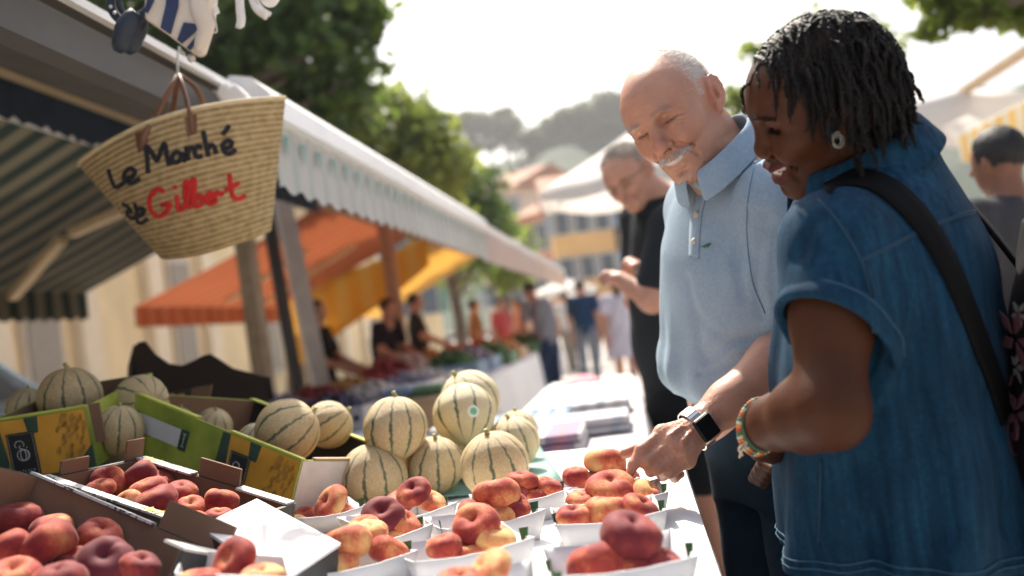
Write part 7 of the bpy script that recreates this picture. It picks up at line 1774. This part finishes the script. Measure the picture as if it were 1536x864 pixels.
# ---- people further off: one builder, each its own pose and clothes
def figure(label, pos, heading, H=1.7, skin=None, shirt=(.3, .3, .3), pants=(.05, .06, .1), hair=(.03, .02, .015), pose='walk', bottoms='trousers', lean=0., h=.014, group='shoppers further down the market', hat=None, longhair=False, ph=0.):
    skin = skin or SKIN_T; k = H/1.72; pos = np.asarray(pos, float); F_ = unit(V3(heading[0], heading[1], 0)); L_ = np.cross(V3(0, 0, 1), F_); U_ = V3(0, 0, 1)
    t = thing('person', label, 'person', pos*V3(1, 1, 0), group)
    q = lambda l, f, u: pos*V3(1, 1, 0)+(L_*l+F_*(f+lean*max(0, u-.9))+U_*u)*k
    B_ = SDF(); hd = q(0, .02, 1.58); hu = unit(U_+F_*lean*.8); hR = np.stack([L_, unit(np.cross(hu, L_)) if unit(np.cross(hu, L_))@F_ > 0 else -unit(np.cross(hu, L_)), hu], 1); T_ = Fr(hd, hR, k)
    B_.ell(T_(0, -4, 34), np.array([.075, .095, .088])*k, hR, .02); B_.ell(T_(0, 40, -30), np.array([.05, .045, .07])*k, hR, .03); B_.cone(T_(0, 92, 12), T_(0, 108, -16), .008*k, .011*k, .01)
    for x in (-1, 1): B_.ell(T_(x*76, -8, 2), np.array([.01, .016, .03])*k, hR, .006)
    B_.cone(T_(0, -18, -30), q(0, 0, 1.42), .054*k, .07*k, .03)
    B_.loft(q(0, 0, .9), np.stack([L_, F_, unit(U_+F_*lean)], 1), [(0, .15*k, .1*k, .1*k, 0, 0), (.35*k, .155*k, .11*k, .1*k, 0, 0), (.5*k, .1*k, .07*k, .07*k, 0, 0)], .03)
    J_ = {}
    for s_ in (-1, 1):
        sh_ = q(s_*.18, 0, 1.40); sw = s_*math.cos(ph)
        if pose == 'walk': e_ = q(s_*.22, -.02+.10*sw, 1.12); w_ = q(s_*.22, .06+.18*sw, .88); kn = q(s_*.09, .05-.16*sw, .5); an = q(s_*.09, -.02-.30*sw, .08+.05*max(0, sw))
        elif pose == 'reach': e_ = q(s_*.22, .10, 1.14); w_ = q(s_*.16, .34, 1.02); kn = q(s_*.1, .02, .5); an = q(s_*.1, -.02, .08)
        else: e_ = q(s_*.23, -.03, 1.12); w_ = q(s_*.22, .03, .88); kn = q(s_*.1, .02, .5); an = q(s_*.1, -.02, .08)
        hp_ = q(s_*.085, 0, .90); J_[s_] = (sh_, e_, w_, hp_, kn, an)
        B_.chain([q(s_*.06, 0, 1.4), sh_, e_, w_], np.array([.055, .05, .04, .028])*k, .03); dd = unit(w_-e_); B_.chain([w_, w_+dd*.09*k, w_+dd*.16*k], np.array([.03, .032, .02])*k, .02); B_.cone(w_+dd*.03*k, w_+dd*.09*k+F_*.04*k, .014*k, .011*k, .01)
        B_.chain([hp_, kn, kn*.6+an*.4, an], np.array([.085, .058, .056, .04])*k, .03)
    lo_ = pos*V3(1, 1, 0)-V3(.62, .62, 0)*k+V3(0, 0, .02); hi_ = pos*V3(1, 1, 0)+V3(.62, .62, 1.95)*k
    build_sdf('body', B_, lo_, hi_, h, skin, t)
    S_ = SDF(); Rt = np.stack([L_, F_, unit(U_+F_*lean)], 1); fd = lambda Q, th: .006*np.sin(th*5+Q[:, 2]*20)
    low = -.35 if bottoms == 'dress' else -.06
    st = [(low*k, (.25 if bottoms == 'dress' else .17)*k, (.2 if bottoms == 'dress' else .125)*k, (.2 if bottoms == 'dress' else .13)*k, 0, 0), (.1*k, .165*k, .125*k, .12*k, 0, 0), (.35*k, .18*k, .125*k, .115*k, 0, 0), (.44*k, .165*k, .1*k, .1*k, 0, 0), (.50*k, .11*k, .075*k, .08*k, 0, 0), (.535*k, .07*k, .06*k, .062*k, 0, 0)]
    S_.loft(q(0, 0, .92), Rt, st, .03, fold=fd)
    for s_ in (-1, 1):
        sh_, e_, *_r = J_[s_]; S_.cone(q(s_*.06, 0, 1.4), sh_, .06*k, .06*k, .03); S_.cone(sh_, sh_+(e_-sh_)*.62, .06*k, .058*k, .03)
    key = 'cloth_%d_%d_%d' % tuple(int(x*99) for x in shirt); build_sdf('dress' if bottoms == 'dress' else 'shirt', S_, lo_, hi_, h, bpy.data.materials.get(key) or fabric(key, shirt, .15), t)
    if bottoms != 'dress':
        P3 = SDF(); P3.loft(q(0, 0, .80), np.stack([L_, F_, U_], 1), [(-.04*k, .165*k, .12*k, .13*k, 0, 0), (.17*k, .155*k, .115*k, .12*k, 0, 0)], .03)
        for s_ in (-1, 1):
            *_r, hp_, kn, an = J_[s_]; P3.chain([hp_, kn, an] if bottoms == 'trousers' else [hp_, kn+(hp_-kn)*.2], np.array([.095, .072, .058] if bottoms == 'trousers' else [.1, .092])*k, .03)
        key = 'cloth_%d_%d_%d' % tuple(int(x*99) for x in pants); build_sdf(bottoms, P3, lo_, hi_, h, bpy.data.materials.get(key) or fabric(key, pants, .15), t)
    Hs = SDF(); Hs.ell(T_(0, -12, 44), np.array([.083, .098, .09])*k, hR, .01); Hs.sub(lambda Q: np.maximum(-(T_.inv(Q)[:, 1]-(48-.3*(80-T_.inv(Q)[:, 2])*.6))/1000, (T_.inv(Q)[:, 2]-82)/1000), .01)
    Hs.plane(T_(0, 0, -12 if not longhair else -12), -hR[:, 2]+hR[:, 1]*.5, .01)
    if longhair: Hs.cone(T_(0, -62, 20), T_(0, -74, -140), .055*k, .04*k, .03)
    Hs.extra(lambda Q: .004*np.sin(T_.inv(Q)[:, 0]*.35)*np.sin(T_.inv(Q)[:, 1]*.3+T_.inv(Q)[:, 2]*.22), hd, .4)
    key = 'hair_%d_%d_%d' % tuple(int(x*200) for x in hair); build_sdf('hair', Hs, hd-.32*k, hd+.3*k, max(.006, h*.6), bpy.data.materials.get(key) or mat(key, hair, .6, .3, 40, .4, 200), t)
    for s_ in (-1, 1): shoe(J_[s_][5], F_, SHOE, t)
    return t
def gx(px, d): p = P(px, 450, d); return V3(p[0], p[1], 0)
figure('stooping shopper in a grey top and navy trousers carrying on along the left stalls', gx(812, 12.4), (-.7, .7), 1.68, shirt=(.20, .2, .23), pants=(.02, .035, .08), pose='reach', lean=.25)
figure('distant walker in a dark blue tee shirt in the middle of the aisle', gx(872, 15.5), (.1, 1), 1.74, shirt=(.015, .05, .12), pants=(.2, .24, .3), ph=.4)
figure('distant woman in a pale lilac dress walking away', gx(926, 13.2), (.1, 1), 1.64, shirt=(.62, .6, .68), bottoms='dress', longhair=True, ph=2.6, hair=(.08, .05, .03))
figure('far shopper in a pink top beside the last awning', gx(775, 17.5), (-.8, -.3), 1.62, shirt=(.6, .3, .3), pants=(.1, .1, .13), pose='stand')
figure('far shopper in a red top among the crowd', gx(748, 19), (.7, -.6), 1.7, shirt=(.45, .08, .08), pants=(.05, .05, .07), pose='stand')
figure('far shopper in a white shirt under the little parasol', gx(846, 21), (-.2, 1), 1.74, shirt=(.7, .68, .66), pants=(.3, .27, .24), ph=1.)
figure('far shopper in a brown top at the end of the stalls', gx(708, 16), (.9, .2), 1.66, shirt=(.3, .16, .1), pants=(.07, .07, .08), pose='stand')
figure('far shopper in blue in front of the orange house', gx(895, 24), (.1, -1), 1.74, shirt=(.1, .2, .35), pants=(.05, .06, .08), ph=2.2)
figure('stallholder in black standing under the orange awning', ST(-2.75, 8.5, 0), (1, -.2), 1.62, shirt=(.012, .012, .015), pants=(.02, .02, .03), pose='reach', group='stallholders in the shade', h=.012)
figure('stallholder in a dark apron stooping under the yellow awning', ST(-2.6, 10.2, 0), (.9, -.5), 1.62, shirt=(.02, .02, .024), pants=(.02, .02, .03), pose='reach', lean=.15, group='stallholders in the shade', h=.012)
figure('stallholder in charcoal at the far end of the yellow awning', ST(-2.75, 12.6, 0), (1, 0), 1.74, shirt=(.035, .035, .04), pants=(.03, .03, .03), pose='reach', group='stallholders in the shade')
p0 = P(1530, 420, 3.3)
figure('dark haired passer-by cut off by the right edge of the view', V3(p0[0], p0[1], 0), (-.5, 1), 1.62, shirt=(.05, .05, .055), pants=(.04, .04, .05), pose='stand', h=.008, skin=SKIN_D, hair=(.008, .008, .009), group='shoppers at the right stall')
figure('shopper in a red top stooping at the right stall', ST(2.3, 6.0, 0), (1, .2), 1.66, shirt=(.3, .05, .05), pants=(.06, .06, .07), pose='reach', lean=.2, group='shoppers at the right stall')
haze()
